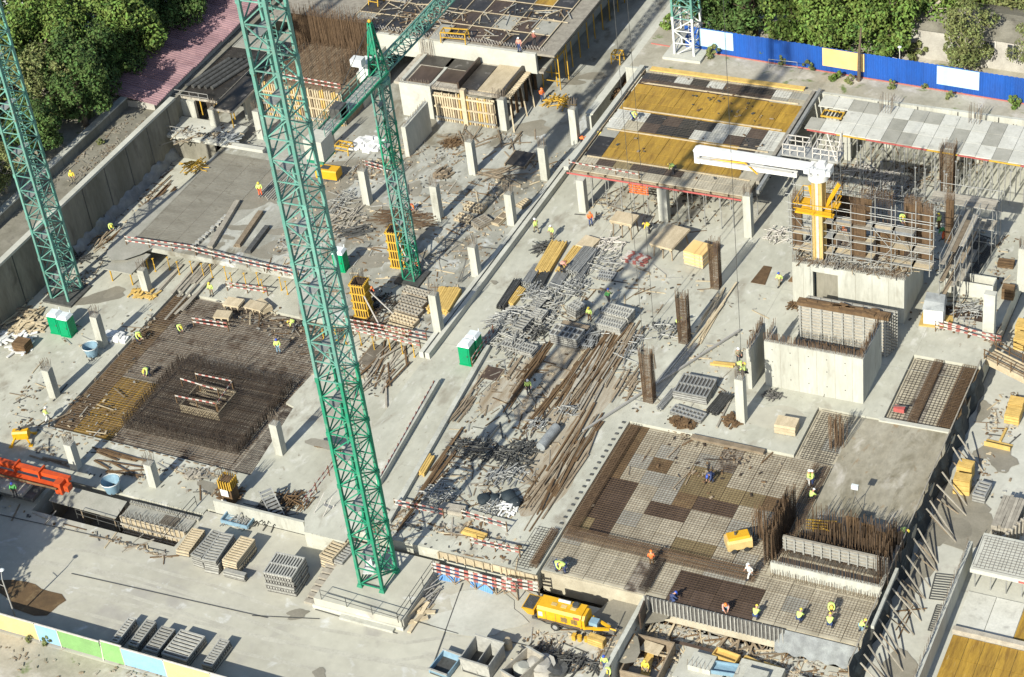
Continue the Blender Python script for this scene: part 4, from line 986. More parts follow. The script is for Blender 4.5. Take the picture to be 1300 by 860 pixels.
# rack of wall panels standing between the two cores
t = thing('panel_rack', 'rack of upright wall formwork panels with rusty top between the two core walls', 'formwork rack', (-44.0, 137.2, 0), 0)
for k in range(5):
    mb = MB(); mb.b(-4.0, -.06, .1, 4.0, .06, 4.0)
    e = part('form_panel', mb, 'grey_timber', t, (.1*k, k*.35-.4, 0))
    mb = MB()
    for r in range(12): mb.b(-4.05, -.16, .25+r*.33, 4.05, -.061, .25+r*.33+.12)
    for c in range(9): mb.b(-3.9+c*.95, -.26, .1, -3.75+c*.95, -.161, 4.1)
    part('panel_rib', mb, 'panel_steel', e)
mb = MB(); mb.b(-4.1, -.7, 4.05, 4.1, .1, 4.4)
for q in range(14): mb.box((random.uniform(-3.8, 3.8), random.uniform(-.7, .1), 4.45), (random.uniform(.4, 1.2), .2, .15), random.uniform(-.3, .3))
part('top_beam', mb, 'rust_timber', t)
# C3: form and bars rising in the lower right deck
t = thing('core_formwork', 'grey ribbed wall formwork with tall brown bars rising in front of the fresh concrete', 'formwork', (-36.4, 110.6, -.3))
mb = MB(); mb.b(-4.2, -.1, 1.0, 4.1, .1, 2.3); e = part('form_panel', mb, 'grey_timber', t)
mb = MB()
for r in range(4): mb.b(-4.2, -.2, 1.1+r*.33, 4.1, -.1, 1.22+r*.33)
for c in range(12): mb.b(-4.0+c*.72, -.3, 1.0, -3.88+c*.72, -.201, 2.3)
part('panel_rib', mb, 'panel_steel', e)
mb = MB(); mb.b(-4.6, -2.0, 0, 4.2, -1.7, 1.1); mb.b(3.9, -1.7, 0, 4.2, 3, 1.0); part('base_wall', mb, 'wall_concrete', t)
mb = MB()
fringe(mb, (-4.5, -1.9, 1.0), (4.2, -1.9, 1.0), 1.3, .13); fringe(mb, (-4.5, -2.4, 0), (4.2, -2.4, 0), .9, .15); fringe(mb, (-4.2, .4, .2), (4.0, .4, .2), 2.6, .12); fringe(mb, (-3.6, 1.2, .2), (4.0, 1.2, .2), 3.4, .13, .024)
fringe(mb, (-3, 3.2, .2), (4.2, 3.2, .2), 3.2, .12, .026); fringe(mb, (3.6, -1, .2), (3.6, 3.2, .2), 3.6, .12, .026); fringe(mb, (3.9, -1, .2), (3.9, 3.2, .2), 3.2, .12, .026); fringe(mb, (0, 2.4, .2), (4, 2.4, .2), 3.6, .11, .026)
part('upright_bars', mb, 'rust_rebar', t, kind='stuff')
mb = MB(); mb.b(-3.9, .2, -.05, 3.9, 3.3, .02); part('pit_bottom', mb, 'pit_floor', t)
mb = MB()
for yy in (-1.2, -.5, .8, 2.0, 3.0): fringe(mb, (3.3, yy, 0), (4.5, yy, 0), 3.6, .1, .02)
fringe(mb, (-4.2, 3.6, .2), (4.3, 3.6, .2), 1.6, .16, .018); fringe(mb, (-3.4, 2.2, .2), (3.9, 2.2, .2), 3.0, .12, .018)
part('upright_bars', mb, 'rebar', t, kind='stuff')
mb = MB()
for (x, h, y) in ((-2.2, 1.4, 3.35), (-1.1, 1.6, 3.35), (.3, 2.5, 3.4), (1.5, 2.1, 3.4), (2.6, 1.6, 3.4), (3.6, 1.9, 3.4)): mb.b(x-.55, y-.04, 0, x+.55, y+.04, h)
part('shutter_board', mb, 'rust_timber', t)
t2 = single('frame_tangle', (lambda mb: [mb.beam((-1, -.4, .6+.3*k), (1.2, .4, .3*k+.3), .07) for k in range(4)] + [mb.beam((-1, .5, .3), (1, -.5, .9), .07), mb.beam((-.6, 0, 0), (-.6, 0, 1.2), .07), mb.beam((.6, 0, 0), (.6, 0, 1.2), .07)] and mb)(MB()), 'prop_yellow', 'tangle of yellow frames at the edge of the bar pit beside the fresh concrete', 'frame', (P((16, 305, 175), 0).x, P((16, 305, 175), 0).y, 0))
# brown upright bar walls left of it
t = thing('rebar_wall_cage', 'long brown rebar wall standing along the right edge of the reinforced deck', 'rebar cage', (-41.2, 111.6, -.2), 0, 'rebar cages')
mb = MB(); fringe(mb, (-.5, -2.4, 0), (-.5, 3.4, 0), 3.7, .09, .026, hv=.25); fringe(mb, (.1, -2.4, 0), (.1, 3.4, 0), 3.9, .09, .026, hv=.25); fringe(mb, (-.2, -2.4, 0), (-.2, 3, 0), 3.9, .11, .026, hv=.25); part('vertical_bars', mb, 'rust_rebar', t, kind='stuff')
mb = MB()
for k in range(16): mb.rod((-.5, -2.4, .2+k*.2), (-.5, 3.4, .2+k*.2), .02); mb.rod((.1, -2.4, .2+k*.2), (.1, 3.4, .2+k*.2), .02)
part('horizontal_bars', mb, 'rust_rebar', t, kind='stuff')
for (p, h, lab) in (((12, 370, 560), 3.6, 'slim brown bar bundle standing at the corner of the white core wall'), ((12, 400, 545), 3.2, 'second slim brown bar bundle near the core wall corner'), ((15, 1235, 200), 3.6, 'dense brown bar cluster beside the small yellow compressor'), ((16, 20, 200), 3.4, 'brown bar cluster left of the grey ribbed formwork')):
    c = P(p, -.2); t = thing('rebar_bundle', lab, 'rebar cage', c, 0, 'rebar cages'); mb = MB()
    for q in range(26): x, y = random.uniform(-.5, .5), random.uniform(-.5, .5); mb.rod((x, y, 0), (x+random.uniform(-.1, .1), y+random.uniform(-.1, .1), h*random.uniform(.8, 1)), .022)
    part('upright_bars', mb, 'rust_rebar', t, kind='stuff')

# ================================================================ UPPER LEFT BUILDING
t = thing('unfinished_building', 'unfinished concrete building with yellow wall formwork and white walls below the dark deck', 'building', (-98, 165, UZ))
mb = MB(); mb.b(-13, 2.9, 3.3, 11.0, 3.3, 5.64); mb.b(-2.2, -3.4, 0, 1.5, -3.0, 4.0); mb.b(1.1, -3.0, 0, 1.5, 3, 3.9); mb.b(-7.4, -3.1, 0, -7.0, 3, 4.2); mb.b(-2.2, -3, 0, -1.8, 3, 4.1)
mb.b(-17, 3, 0, -13, 3.4, 3.2); mb.b(-1.9, 3, 0, 9, 3.29, 3.29); mb.b(9.4, 5, 0, 9.7, 40, 3.2)
part('wall_body', mb, 'pale_concrete', t)
mb = MB(); mb.b(-3, -3.0, 3.5, 2.0, 2.9, 3.8); mb.b(1.5, -2.9, 3.44, 9.3, 2.9, 3.74); part('floor_slab', mb, 'grey_timber', t)
for (x0, x1, y0, y1, m) in ((-1.8, 4.6, .9, 2.8, 'black_ply'), (1.6, 4.4, -1.9, .6, 'dark_ply'), (4.7, 6.6, -2.6, 2.4, 'black_ply'), (6.7, 9.2, -2.6, 2.8, 'raw_timber'), (-1.5, 1.2, -2.6, .6, 'dark_ply')):
    mb = MB(); mb.b(x0, y0, 3.8, x1, y1, 3.9); part('floor_sheet', mb, m, t)
mb = MB(); mb.b(4.4, -2.7, 3.8, 4.6, 2.6, 4.6); part('upstand', mb, 'dark_ply', t)
def wallform(t, x0, x1, y, z0, z1, n):
    mb = MB(); mb.b(x0, y-.05, z0, x1, y+.05, z1); e = part('form_panel', mb, 'raw_timber', t)
    for k in range(n):
        x = x0+(x1-x0)*(k+.5)/n; hh = random.uniform(-.15, .3)
        mb = MB(); mb.b(-.07, -.16, 0, .07, 0, z1-z0+hh); part('form_stud', mb, random.choice(['yellow_timber', 'raw_timber', 'raw_timber', 'old_timber']), e, (x, y-.05, z0))
    for k in range(3):
        mb = MB(); mb.b(x0, y-.34, z0+.4+k*1.3, x1, y-.21, z0+.58+k*1.3); part('waler', mb, 'raw_timber' if k else 'panel_steel', e)
wallform(t, 1.8, 5.2, -3.2, 0, 3.3, 12); wallform(t, 5.6, 8.8, -3.2, 0, 3.3, 11)
mb = MB(); mb.b(5.15, -3.7, 0, 5.65, -3.2, 4.3); part('pilaster', mb, 'raw_timber', t)
wallform(t, -17.2, -7.2, -7.0, 0, 3.9, 34)
mb = MB(); mb.b(-17, -6.9, 0, -7.4, -6.6, 3.6); mb.b(-17, -6.6, 3.3, -7.4, 3, 3.6); mb.b(-7.6, -6.6, 0, -7.2, 0, 3.4); part('lower_block', mb, 'old_timber', t)
mb = grid_bars(-16.8, -7.6, -6.2, 2.4, 3.9, .3, .3, .024)
for q in range(240): x, y = random.uniform(-17, -7.8), random.uniform(-6, 2.2); mb.rod((x, y, 3.6), (x+random.uniform(-.1, .1), y, random.uniform(4.3, 6.2)), .024)
part('mesh_bars', mb, 'rust_rebar', t, kind='stuff')
mb = MB(); fringe(mb, (-18.4, -6.3, 3.5), (-8.4, -6.3, 3.5), 1.2, .14); fringe(mb, (-18.4, 2.6, 3.2), (-8, 2.6, 3.2), 5.2, .1, .026, hv=.2); fringe(mb, (-18.4, 2.2, 3.2), (-8, 2.2, 3.2), 5.0, .12, .026, hv=.3); fringe(mb, (-8.2, -5, 3.2), (-8.2, 2.6, 3.2), 4.0, .13, .024, hv=.3)
for k in range(30): mb.rod((-18.4, 2.4, 3.3+k*.14), (-8.2, 2.4, 3.3+k*.14), .02)
fringe(mb, (-18, 4, 5.6), (-8, 4, 5.6), 1.4, .2, .02); fringe(mb, (-18, 6, 5.6), (-10, 6, 5.6), 1.3, .3, .02); fringe(mb, (-16, 10, 5.6), (-9, 10, 5.6), 1.3, .3, .02)
part('upright_bars', mb, 'rust_rebar', t, kind='stuff')
mb = MB(); mb.b(-18.4, 2.7, 3.0, -8.1, 2.8, 6.8); part('inner_mat', mb, 'rust_timber', t)
mb = MB(); fringe(mb, (-2.2, -3.3, 4.0), (1.4, -3.3, 4.0), .7, .15); fringe(mb, (1.6, -3.2, 3.7), (9.0, -3.2, 3.7), .6, .16); fringe(mb, (-2.6, 2.6, 3.8), (-1.0, 2.6, 3.8), 2.4, .1, .024); fringe(mb, (8.7, -3.2, 3.6), (9.4, -3.2, 3.6), 1.4, .1); fringe(mb, (-9, 3.2, 3.4), (-6, 3.2, 3.4), 2.6, .12, .024)
part('starter_bars', mb, 'pale_rebar', t, kind='stuff')
mb = MB(); mb.b(-22, 3.3, 5.3, 13, 38, 5.56); mb.b(8.2, 3.2, 3.2, 11.6, 40, 3.44); part('roof_slab', mb, 'grey_timber', t)
for i in range(9):
    for k in range(2):
        mb = MB(); mb.b(0, 0, 0, 1.5, 3.4, .06); part('deck_panel', mb, random.choice(['black_ply', 'dark_ply', 'dull_ply', 'grey_ply']), t, (8.5+k*1.56, 4+i*3.46, 3.46))
# black edge beam with wooden corbels along the right side
mb = MB(); mb.b(9.3, -2.4, 3.3, 9.6, 5.4, 4.1); part('edge_beam', mb, 'black_ply', t)
for k in range(24):
    mb = MB(); mb.b(-.35, -.09, -.1, .35, .09, .1); part('corbel', mb, 'raw_timber', t, (9.95, -2.3+k*.33, 3.35))
for (y, dy) in ((-1.9, -.2), (.9, .3), (2.9, .2)):
    mb = MB(); mb.beam((9.9, y, 3.2), (10.9, y-1.5+dy, 0), .13); part('raking_shore', mb, 'raw_timber', t)
for k in range(7):
    mb = MB(); mb.b(9.45, -.12+k*.0, 0, 9.7, .12, 3.3); part('post', mb, 'rust_timber', t, (0, -2.2+k*1.2, 0))
for k in range(12):
    mb = MB(); mb.tube((0, 0, 0), (0, 0, 3.2), .07, 6); part('edge_prop', mb, 'prop_yellow', t, (11.6+random.uniform(-.1, .1), 6.2+k*2.1, 0))
mb = MB()
for x, y in ((10.2, 5.6), (12.2, 5.6), (10.2, 7.8), (12.2, 7.8)): mb.beam((x, y, 0), (x, y, 4.4), .1)
for z in (3.9, 4.4):
    for a, b in (((10.2, 5.6), (12.2, 5.6)), ((12.2, 5.6), (12.2, 7.8)), ((10.2, 5.6), (10.2, 7.8)), ((6.4, 5.4), (10.2, 5.6)), ((6.4, 5.4), (6.4, 7))): mb.beam((*a, z), (*b, z), .09)
for z in (1.0, 2.0): mb.beam((10.2, 5.6, z), (12.2, 5.6, z), .07)
part('stair_tower', mb, 'prop_yellow', t)
mb = MB()
for k in range(8): mb.beam((6.6, 5.4, 3.9+.1*(k % 2)), (10, 5.5, 3.9), .05)
part('orange_rail', mb, 'machine_orange', t)
# free standing wall and the thin items in front of that building
c = P((2, 735, 740), UZ); t = thing('free_standing_wall', 'thin free standing concrete wall right of the slewing crane, seen edge on', 'wall', (c.x+.2, c.y+2.4, UZ))
mb = MB(); mb.b(-.25, -2.6, 0, .25, 2.6, 3.6); part('wall_body', mb, 'wall_concrete', t)
mb = MB(); fringe(mb, (0, -2.5, 3.6), (0, 2.5, 3.6), .5, .2); part('starter_bars', mb, 'pale_rebar', t, kind='stuff')

# ================================================================ LEFT BUILDING (dark flat roof beside the trees)
t = thing('unfinished_building', 'low building with a black formwork roof loaded with dark pipes, beside the pink roof', 'building', (-119.5, 154, 0))
mb = MB(); mb.b(-6.0, -.3, -1, -1.6, .1, 3.4); mb.b(-5.3, .1, 0, -5.0, 14, 3.4); mb.b(3.0, 2, 0, 3.3, 14, 3.4); part('wall_body', mb, 'wall_concrete', t)
mb = MB(); mb.b(-5.4, -.1, 3.5, 1.3, 13.5, 3.75); mb.b(1.5, -1.4, 3.45, 4.0, 5.5, 3.7); part('roof_slab', mb, 'grey_timber', t)
for i in range(3):
    for j in range(5):
        mb = MB(); mb.b(0, 0, 0, 2.15, 2.6, .06); part('deck_panel', mb, 'black_ply' if j < 4 else 'dull_ply', t, (-5.3+i*2.2, .0+j*2.68, 3.76))
mb = MB(); mb.b(1.6, -1.3, 3.71, 3.9, 5.4, 3.8); part('deck_panel', mb, 'black_ply', t)
mb = MB(); mb.b(-4.6, -4.2, 1.2, 5.0, -.6, 1.55); mb.b(-4.6, -4.4, 1.2, 9.0, -3.8, 1.54); part('landing', mb, 'pale_concrete', t)
mb = MB(); mb.b(-5.2, -3.7, -1.6, 2.5, -3.4, 1.2); part('landing_wall', mb, 'old_wall', t)
for k, (x, y) in enumerate(((-1.2, .3), (1.2, -.5), (3.6, -1.2), (.2, 1.2), (2.8, .4))):
    mb = MB(); mb.tube((0, 0, 0), (0, 0, 2.1), .07, 6); part('roof_prop', mb, 'prop_yellow', t, (x, y, 1.5))
mb = MB()
for x0, x1, y in ((-5.4, .4, -.3),):
    for z in (4.1, 4.6): mb.beam((x0, y, z), (x1, y, z), .05)
    for k in range(6): mb.beam((x0+k*1.16, y, 3.7), (x0+k*1.16, y, 4.6), .05)
for z in (2.0, 2.5):
    mb.beam((-4.6, -4.1, z), (-1, -4.1, z), .05); mb.beam((-4.6, -4.1, z), (-4.6, -.6, z), .05)
for k in range(6): mb.beam((-4.6+k*.72, -4.1, 1.5), (-4.6+k*.72, -4.1, 2.5), .05)
part('handrail', mb, 'cable_grey', t)
for k in range(5):
    c = (-123.0+k*.75, 155.5+.1*k, 4.0); mb = MB(); mb.tube((0, 0, 0), (1.6, 6.4, 0), .24, 10); single('dark_pipe', mb, 'dark_steel', ORD[k]+' thick dark pipe from the left on the black roof beside the pink roof', 'pipe', c, 0, 'dark pipes on the black roof')

# ================================================================ FENCES
t = thing('sheet_fence', 'long bright blue corrugated fence with three plain poster boards in front of the trees', 'fence', (-71.6, 176.5, 3.9))
fa, fb = P((893, 66), 3.9), P((1300, 132), 3.9); fr_ = ang(fa, fb); t.location = fa; t.rotation_euler = (0, 0, fr_)
FL = (fb-fa).length
def fsheet():
    mb = MB(); n = 8; pts = []
    for k in range(n+1): pts.append((k*.25, .04 if k % 2 else -.04))
    for k in range(n):
        (x0, y0), (x1, y1) = pts[k], pts[k+1]
        xa = x0+.09; mb.add([(x0, y0, 0), (xa, y0, 0), (xa, y0, 2.75), (x0, y0, 2.75)], [(0, 1, 2, 3)]); mb.add([(xa, y0, 0), (x1, y1, 0), (x1, y1, 2.75), (xa, y0, 2.75)], [(0, 1, 2, 3)])
    return mb.mesh('fence_sheet', 'fence_blue')
fsm = fsheet()
for k in range(-1, 28):
    part('fence_sheet', fsm, None, t, (k*2.0, 0, .08+random.uniform(-.03, .03)))
    mb = MB(); mb.b(-.05, .06, 0, .05, .16, 2.7); part('post', cached('fpost', lambda: mb.mesh('post', 'dark_steel')), None, t, (k*2.0, 0, 0))
mb = MB(); mb.b(-6, -.12, .0, 56, -.05, .12); part('base_rail', mb, 'rail_red', t)
def xat(p): q = P(p, 5.6); return (q-fa).dot(V((cos(fr_), sin(fr_), 0)))
for a, b, m in (((893, 42), (938, 46), 'poster_sky'), ((1050, 65), (1101, 76), 'poster_orange'), ((1192, 92), (1246, 100), 'poster_sky')):
    xa, xb = xat(a), xat(b); mb = MB(); mb.b(xa, -.13, .75, xb, -.07, 2.78); part('poster_board', mb, m, t)
t = thing('hoarding', 'site hoarding of plain yellow, blue and green boards along the bottom left edge', 'fence', (-88, 84.35, LOW))
bx = [P((13, x, 565+.27*x), .4).x for x in (-420, -260, 158, 265, 468, 570, 775, 1000, 1240, 1500)]
for k, m in enumerate(('board_blue', 'board_yellow', 'board_blue', 'board_green', 'board_green', 'board_blue', 'board_yellow', 'rail_white', 'board_blue')):
    x0, x1 = bx[k], bx[k+1]; mb = MB(); mb.b(-(x1-x0)/2+.04, -.03, .15, (x1-x0)/2-.04, .03, 1.95)
    e = part('fence_board', mb, m, t, ((x0+x1)/2+88, -.08 if k == 4 else 0, 0), rot=(-.12 if k == 4 else 0, 0, 0))
    mb = MB(); mb.b(-(x1-x0)/2, -.05, 1.95, (x1-x0)/2, .05, 2.05); mb.b(-(x1-x0)/2-.04, -.05, 0, -(x1-x0)/2+.04, .05, 2.04); part('board_frame', mb, 'rail_white', e)
    mb = MB(); mb.beam((x0+88, .05, 1.6), (x0+88, 1.1, 0), .07); part('stay', mb, 'dark_steel', t)
def lamp(p, z, h, label, m='cable_grey'):
    c = P(p, z); t = thing('street_lamp', label, 'street lamp', c)
    mb = MB(); mb.tube((0, 0, 0), (0, 0, h), .08, 8, .05); part('pole', mb, m, t)
    mb = MB(); mb.tube((0, 0, h-.05), (-.1, .25, h+.45), .04, 6); mb.tube((0, 0, h*.8), (-.7, -.1, h*.86), .03, 5); part('arm', mb, m, t)
    mb = MB(); mb.ball((-.12, .4, h+.55), .22, 8, 5, .5); part('lamp_head', mb, 'roof_white', t)
lamp((13, 75, 578), LOW, 4.4, 'thin street lamp inside the coloured hoarding at the bottom left')
lamp((4, 680, 385), 3.9, 3.1, 'pale lamp post standing in front of the blue fence', 'rail_white')

# ================================================================ TOILETS
def toilet(x, y, z, label, rz=0):
    t = thing('portable_toilet', label, 'portable toilet', (x, y, z), rz, 'green portable toilets')
    mb = MB(); mb.b(-.55, -.55, .1, .55, .55, 2.05); mb.b(-.6, -.6, 0, .6, .6, .12)
    for k in range(5):
        for s in (-1, 1): mb.b(-.45+k*.2, s*.55-.02, .25, -.38+k*.2, s*.55+.02, 1.95); mb.b(s*.55-.02, -.45+k*.2, .25, s*.55+.02, -.38+k*.2, 1.95)
    part('body', mb, 'toilet_green', t)
    mb = MB(); mb.b(-.4, -.6, .2, .4, -.565, 1.95); d = part('door', mb, 'toilet_green', t)
    mb = MB(); mb.b(.28, -.63, 1.0, .36, -.6, 1.2); part('handle', mb, 'dark_steel', d)
    mb = MB(); mb.hexa([(-.6, -.6, 2.05), (.6, -.6, 2.05), (.6, .6, 2.05), (-.6, .6, 2.05)], [(-.4, -.4, 2.33), (.4, -.4, 2.33), (.4, .4, 2.33), (-.4, .4, 2.33)]); part('roof', mb, 'roof_white', t)
    mb = MB(); mb.tube((.4, .45, 2.0), (.4, .45, 2.6), .05, 6); part('vent_pipe', mb, 'roof_white', t)
toilet(-75.15, 125.35, 0, 'nearer of the two green toilets with white roofs on the ramp strip in the centre')
toilet(-75.05, 126.65, 0, 'farther of the two green toilets with white roofs on the ramp strip in the centre')
toilet(-116.6, 119.9, LOW, 'left one of the two green toilets beside the foot of the left crane', .06)
toilet(-115.3, 119.8, LOW, 'right one of the two green toilets beside the foot of the left crane', .03)
toilet(-93.0, 134.5, UZ, 'single green toilet half hidden behind the tallest crane mast', .1)

# ================================================================ GUARD RAILS
def guard(p, q, zp, label, boards=(.55, 1.0), m2='rail_red', step=2.0, post=1.1, bh=.12, world=False):
    a, b = (V(p), V(q)) if world else (P(p, zp), P(q, zp)); L = (b-a).length; rz = ang(a, b)
    t = thing('guard_rail', label, 'guard rail', a, rz, 'site guard rails')
    t.rotation_euler = (0, -atan2(b.z-a.z, hypot(b.x-a.x, b.y-a.y)), rz)
    n = max(1, int(L/step))
    pm = cached(('gp', post), lambda: MB().b(-.04, -.04, 0, .04, .04, post).mesh('post', 'rust_timber'))
    for k in range(n+1): part('post', pm, None, t, (L*k/n, .06, 0))
    for z in boards:
        for k in range(n):
            x0, x1 = L*k/n, L*(k+1)/n; l = x1-x0
            def f():
                mb = MB(); c = max(2, int(l/.35))
                for i in range(c):
                    mb.m = i % 2; mb.b(l*i/c, -.02, -bh/2, l*(i+1)/c, .02, bh/2)
                return mb.mesh('board', ['rail_white', m2])
            part('board', cached(('gb', round(l, 2), m2, bh), f), None, t, (x0, random.uniform(-.01, .01), z+random.uniform(-.03, .03)))
    return t
GR = [
 ((10, 612, 722), (10, 868, 268), 0, 'red and white guard boards along the concrete strip right of the tallest crane', {'bh': .14, 'boards': (.66,), 'post': .7}),
 ((10, 1050, 172), (10, 1150, 20), 0, 'red and white guard boards just right of the green toilets in the centre', {}),
 ((5, 600, 378), (5, 930, 425), UZ, 'striped guard rail on the upper slab edge above the yellow props at the left', {}),
 ((5, 930, 430), (6, 225, 545), UZ, 'striped guard rail on the slab edge running behind the tallest crane mast', {}),
 ((6, 440, 768), (6, 830, 840), UZ, 'striped guard rail on the slab edge below the timber grid pallets', {}),
 ((5, 1080, 597), (5, 1271, 622), LOW, 'striped guard rail in front of the dark recess at the mat', {}),
 ((14, 680, 62), (14, 910, 108), 0, 'short striped guard rail at the slab front right of the tallest crane', {}),
 ((14, 1000, 112), (14, 1210, 172), 0, 'striped guard rail behind the yellow plank at the slab front', {}),
 ((14, 1040, 242), (14, 1271, 292), 0, 'low striped guard rail on the slab just above the front edge', {}),
 ((8, 850, 790), (8, 1160, 856), 0, 'striped guard rail along the right slab edge by the white tank', {}),
 ((12, 890, 0), (12, 1130, 72), 0, 'faded striped guard rail between the mesh square and the wooden gangway', {}),
 ((2, 150, 392), (2, 425, 442), 4.3, 'striped guard rail on top of the long yellow formwork behind the crane mast', {}),
 ((2, 530, 800), (2, 650, 835), UZ, 'short striped guard rail by the foot of the columns near the slewing crane', {}),
 ((10, 250, 850), (10, 430, 610), 0, 'guard rail along the drop beside the tallest crane, leading to the slab front', {}),
 ((10, 480, 20), (10, 800, 92), UZ, 'striped guard rail in front of the dark opening with yellow props', {}),
 ((9, 935, 240), (9, 1110, 275), LOW+1, 'far striped rail round the opening in the dark rebar block', {'post': 1.0, 'boards': (.9,)}),
 ((9, 840, 345), (9, 1035, 385), LOW+1, 'near striped rail round the opening in the dark rebar block', {'post': 1.0, 'boards': (.9,)}),
 ((9, 865, 265), (9, 1040, 318), LOW+1, 'middle striped rail in the opening of the dark rebar block', {'post': 1.0, 'boards': (.9,)}),
 ((9, 1035, 385), (9, 1110, 278), LOW+1, 'striped rail on the right side of the opening in the dark rebar block', {'post': 1.0, 'boards': (.9,)}),
 ((5, 920, 765), (5, 1085, 790), LOW, 'striped rail beside the plywood plates at the top of the mat', {}),
 ((3, 310, 790), (3, 640, 850), 4.25, 'striped rail on the front left of the yellow formwork deck', {'boards': (.5,), 'post': .8}),
]
for p, q, z, lab, kw in GR: guard(p, q, z, lab, **kw)
def trestle(p, q, z, label):
    a, b = P(p, z), P(q, z); L = (b-a).length; t = thing('guard_rail', label, 'guard rail', a, ang(a, b), 'site guard rails')
    for zz in (1.15, 1.5, 1.85):
        mb = MB(); n = int(L/.4)
        for i in range(n): mb.m = i % 2; mb.b(L*i/n, -.03+.16*(zz-1.5), zz-.09, L*(i+1)/n, .03+.16*(zz-1.5), zz+.09)
        part('board', mb, ['rail_white', 'rail_red'], t)
    n = int(L/1.6)
    for i in range(n+1):
        mb = MB(); mb.beam((L*i/n, .1, 0), (L*i/n, .1, 1.95), .09); part('post', mb, 'old_timber', t)
        if i < n: mb = MB(); mb.beam((L*i/n, .08, .1), (L*(i+.5)/n, .08, 1.1), .07); mb.beam((L*(i+.5)/n, .08, 1.1), (L*(i+1)/n, .08, .1), .07); part('brace', mb, 'old_timber', t)
a = trestle((14, 865, 400), (14, 1260, 500), LOW, 'tall striped barrier on timber trestles in front of the slab edge, near the yellow pump')
trestle((15, 0, 470), (15, 170, 495), LOW, 'end of the striped trestle barrier just left of the yellow pump')
def tuberail(pts, z, label, h=1.05, m='dark_steel'):
    ps = [P(p, z) if len(p) < 4 else V(p[:3]) for p in pts]; o = ps[0]; t = thing('tube_railing', label, 'railing', o)
    for a, b in zip(ps, ps[1:]):
        a, b = a-o, b-o; n = max(1, int((b-a).length/2)); mb = MB()
        for zz in (h*.5, h): mb.tube(a+V((0, 0, zz)), b+V((0, 0, zz)), .03, 5)
        part('rail', mb, m, t)
        for k in range(n+1):
            q = a.lerp(b, k/n); mb = MB(); mb.tube((0, 0, 0), (0, 0, h), .03, 5); part('post', mb, m, t, q)
tuberail([(14, 330, 490), (14, 695, 600), (14, 870, 345)], -.6, 'thin steel railing round the square base of the tallest crane')
tuberail([(13, 370, 105), (13, 775, 225), (13, 935, 45)], LOW, 'thin railing round the dark trench at the bottom left')
tuberail([(9, 700, 640), (9, 930, 700)], LOW, 'thin railing beside the narrow pit below the mat') if False else None
tuberail([(3, 440, 500), (3, 640, 300)], .1, 'thin railing on the kerb left of the yellow deck')
tuberail([(4, 60, 330), (4, 195, 345)], 4.2, 'small pale railing at the far right corner of the yellow deck', 1.2, 'steel')

# ================================================================ STACKS OF FORMWORK PANELS
def layer_mesh(w_, l, th, nr, along, m, ribm):
    def f():
        mb = MB(); mb.b(-w_/2, -l/2, 0, w_/2, l/2, th*.35); mb.m = 1
        if along:
            for k in range(nr): x = -w_/2+.06+(w_-.12)*k/(nr-1); mb.b(x-.06, -l/2, th*.35, x+.06, l/2, th*.93)
            for y in (-l/2+.06, 0, l/2-.06): mb.b(-w_/2, y-.06, th*.34, w_/2, y+.06, th*.96)
        else:
            for k in range(nr): y = -l/2+.06+(l-.12)*k/(nr-1); mb.b(-w_/2, y-.07, th*.35, w_/2, y+.07, th*.93)
            for x in (-w_/2+.05, w_/2-.05): mb.b(x-.05, -l/2, th*.34, x+.05, l/2, th*.96)
        return mb.mesh('panel', [m, ribm])
    return cached(('lay', round(w_, 2), round(l, 2), round(th, 3), nr, along, m, ribm), f)
def stack(nl, nr, fr, z0, h, n, label, ribs=9, along=False, m='panel_dark', ribm='panel_steel', group='stacks of formwork panels', jit=.05):
    """near-left, near-right and far-right corners of the top, its height above z0"""
    a, b, c = (P(q, z0+h) for q in (nl, nr, fr)); rz = ang(a, b); w_ = (b-a).length
    u = V((cos(rz), sin(rz), 0)); v = V((-sin(rz), cos(rz), 0)); l = max(.3, (c-b).dot(v)); ctr = a+u*(w_/2)+v*(l/2)
    t = thing('panel_stack', label, 'panel stack', (ctr.x, ctr.y, z0), rz, group); th = h/n
    me = layer_mesh(w_, l, th, ribs, along, m, ribm)
    for k in range(n): part('panel', me, None, t, (random.uniform(-jit, jit), random.uniform(-jit, jit), k*th), random.uniform(-.012, .012))
    return t
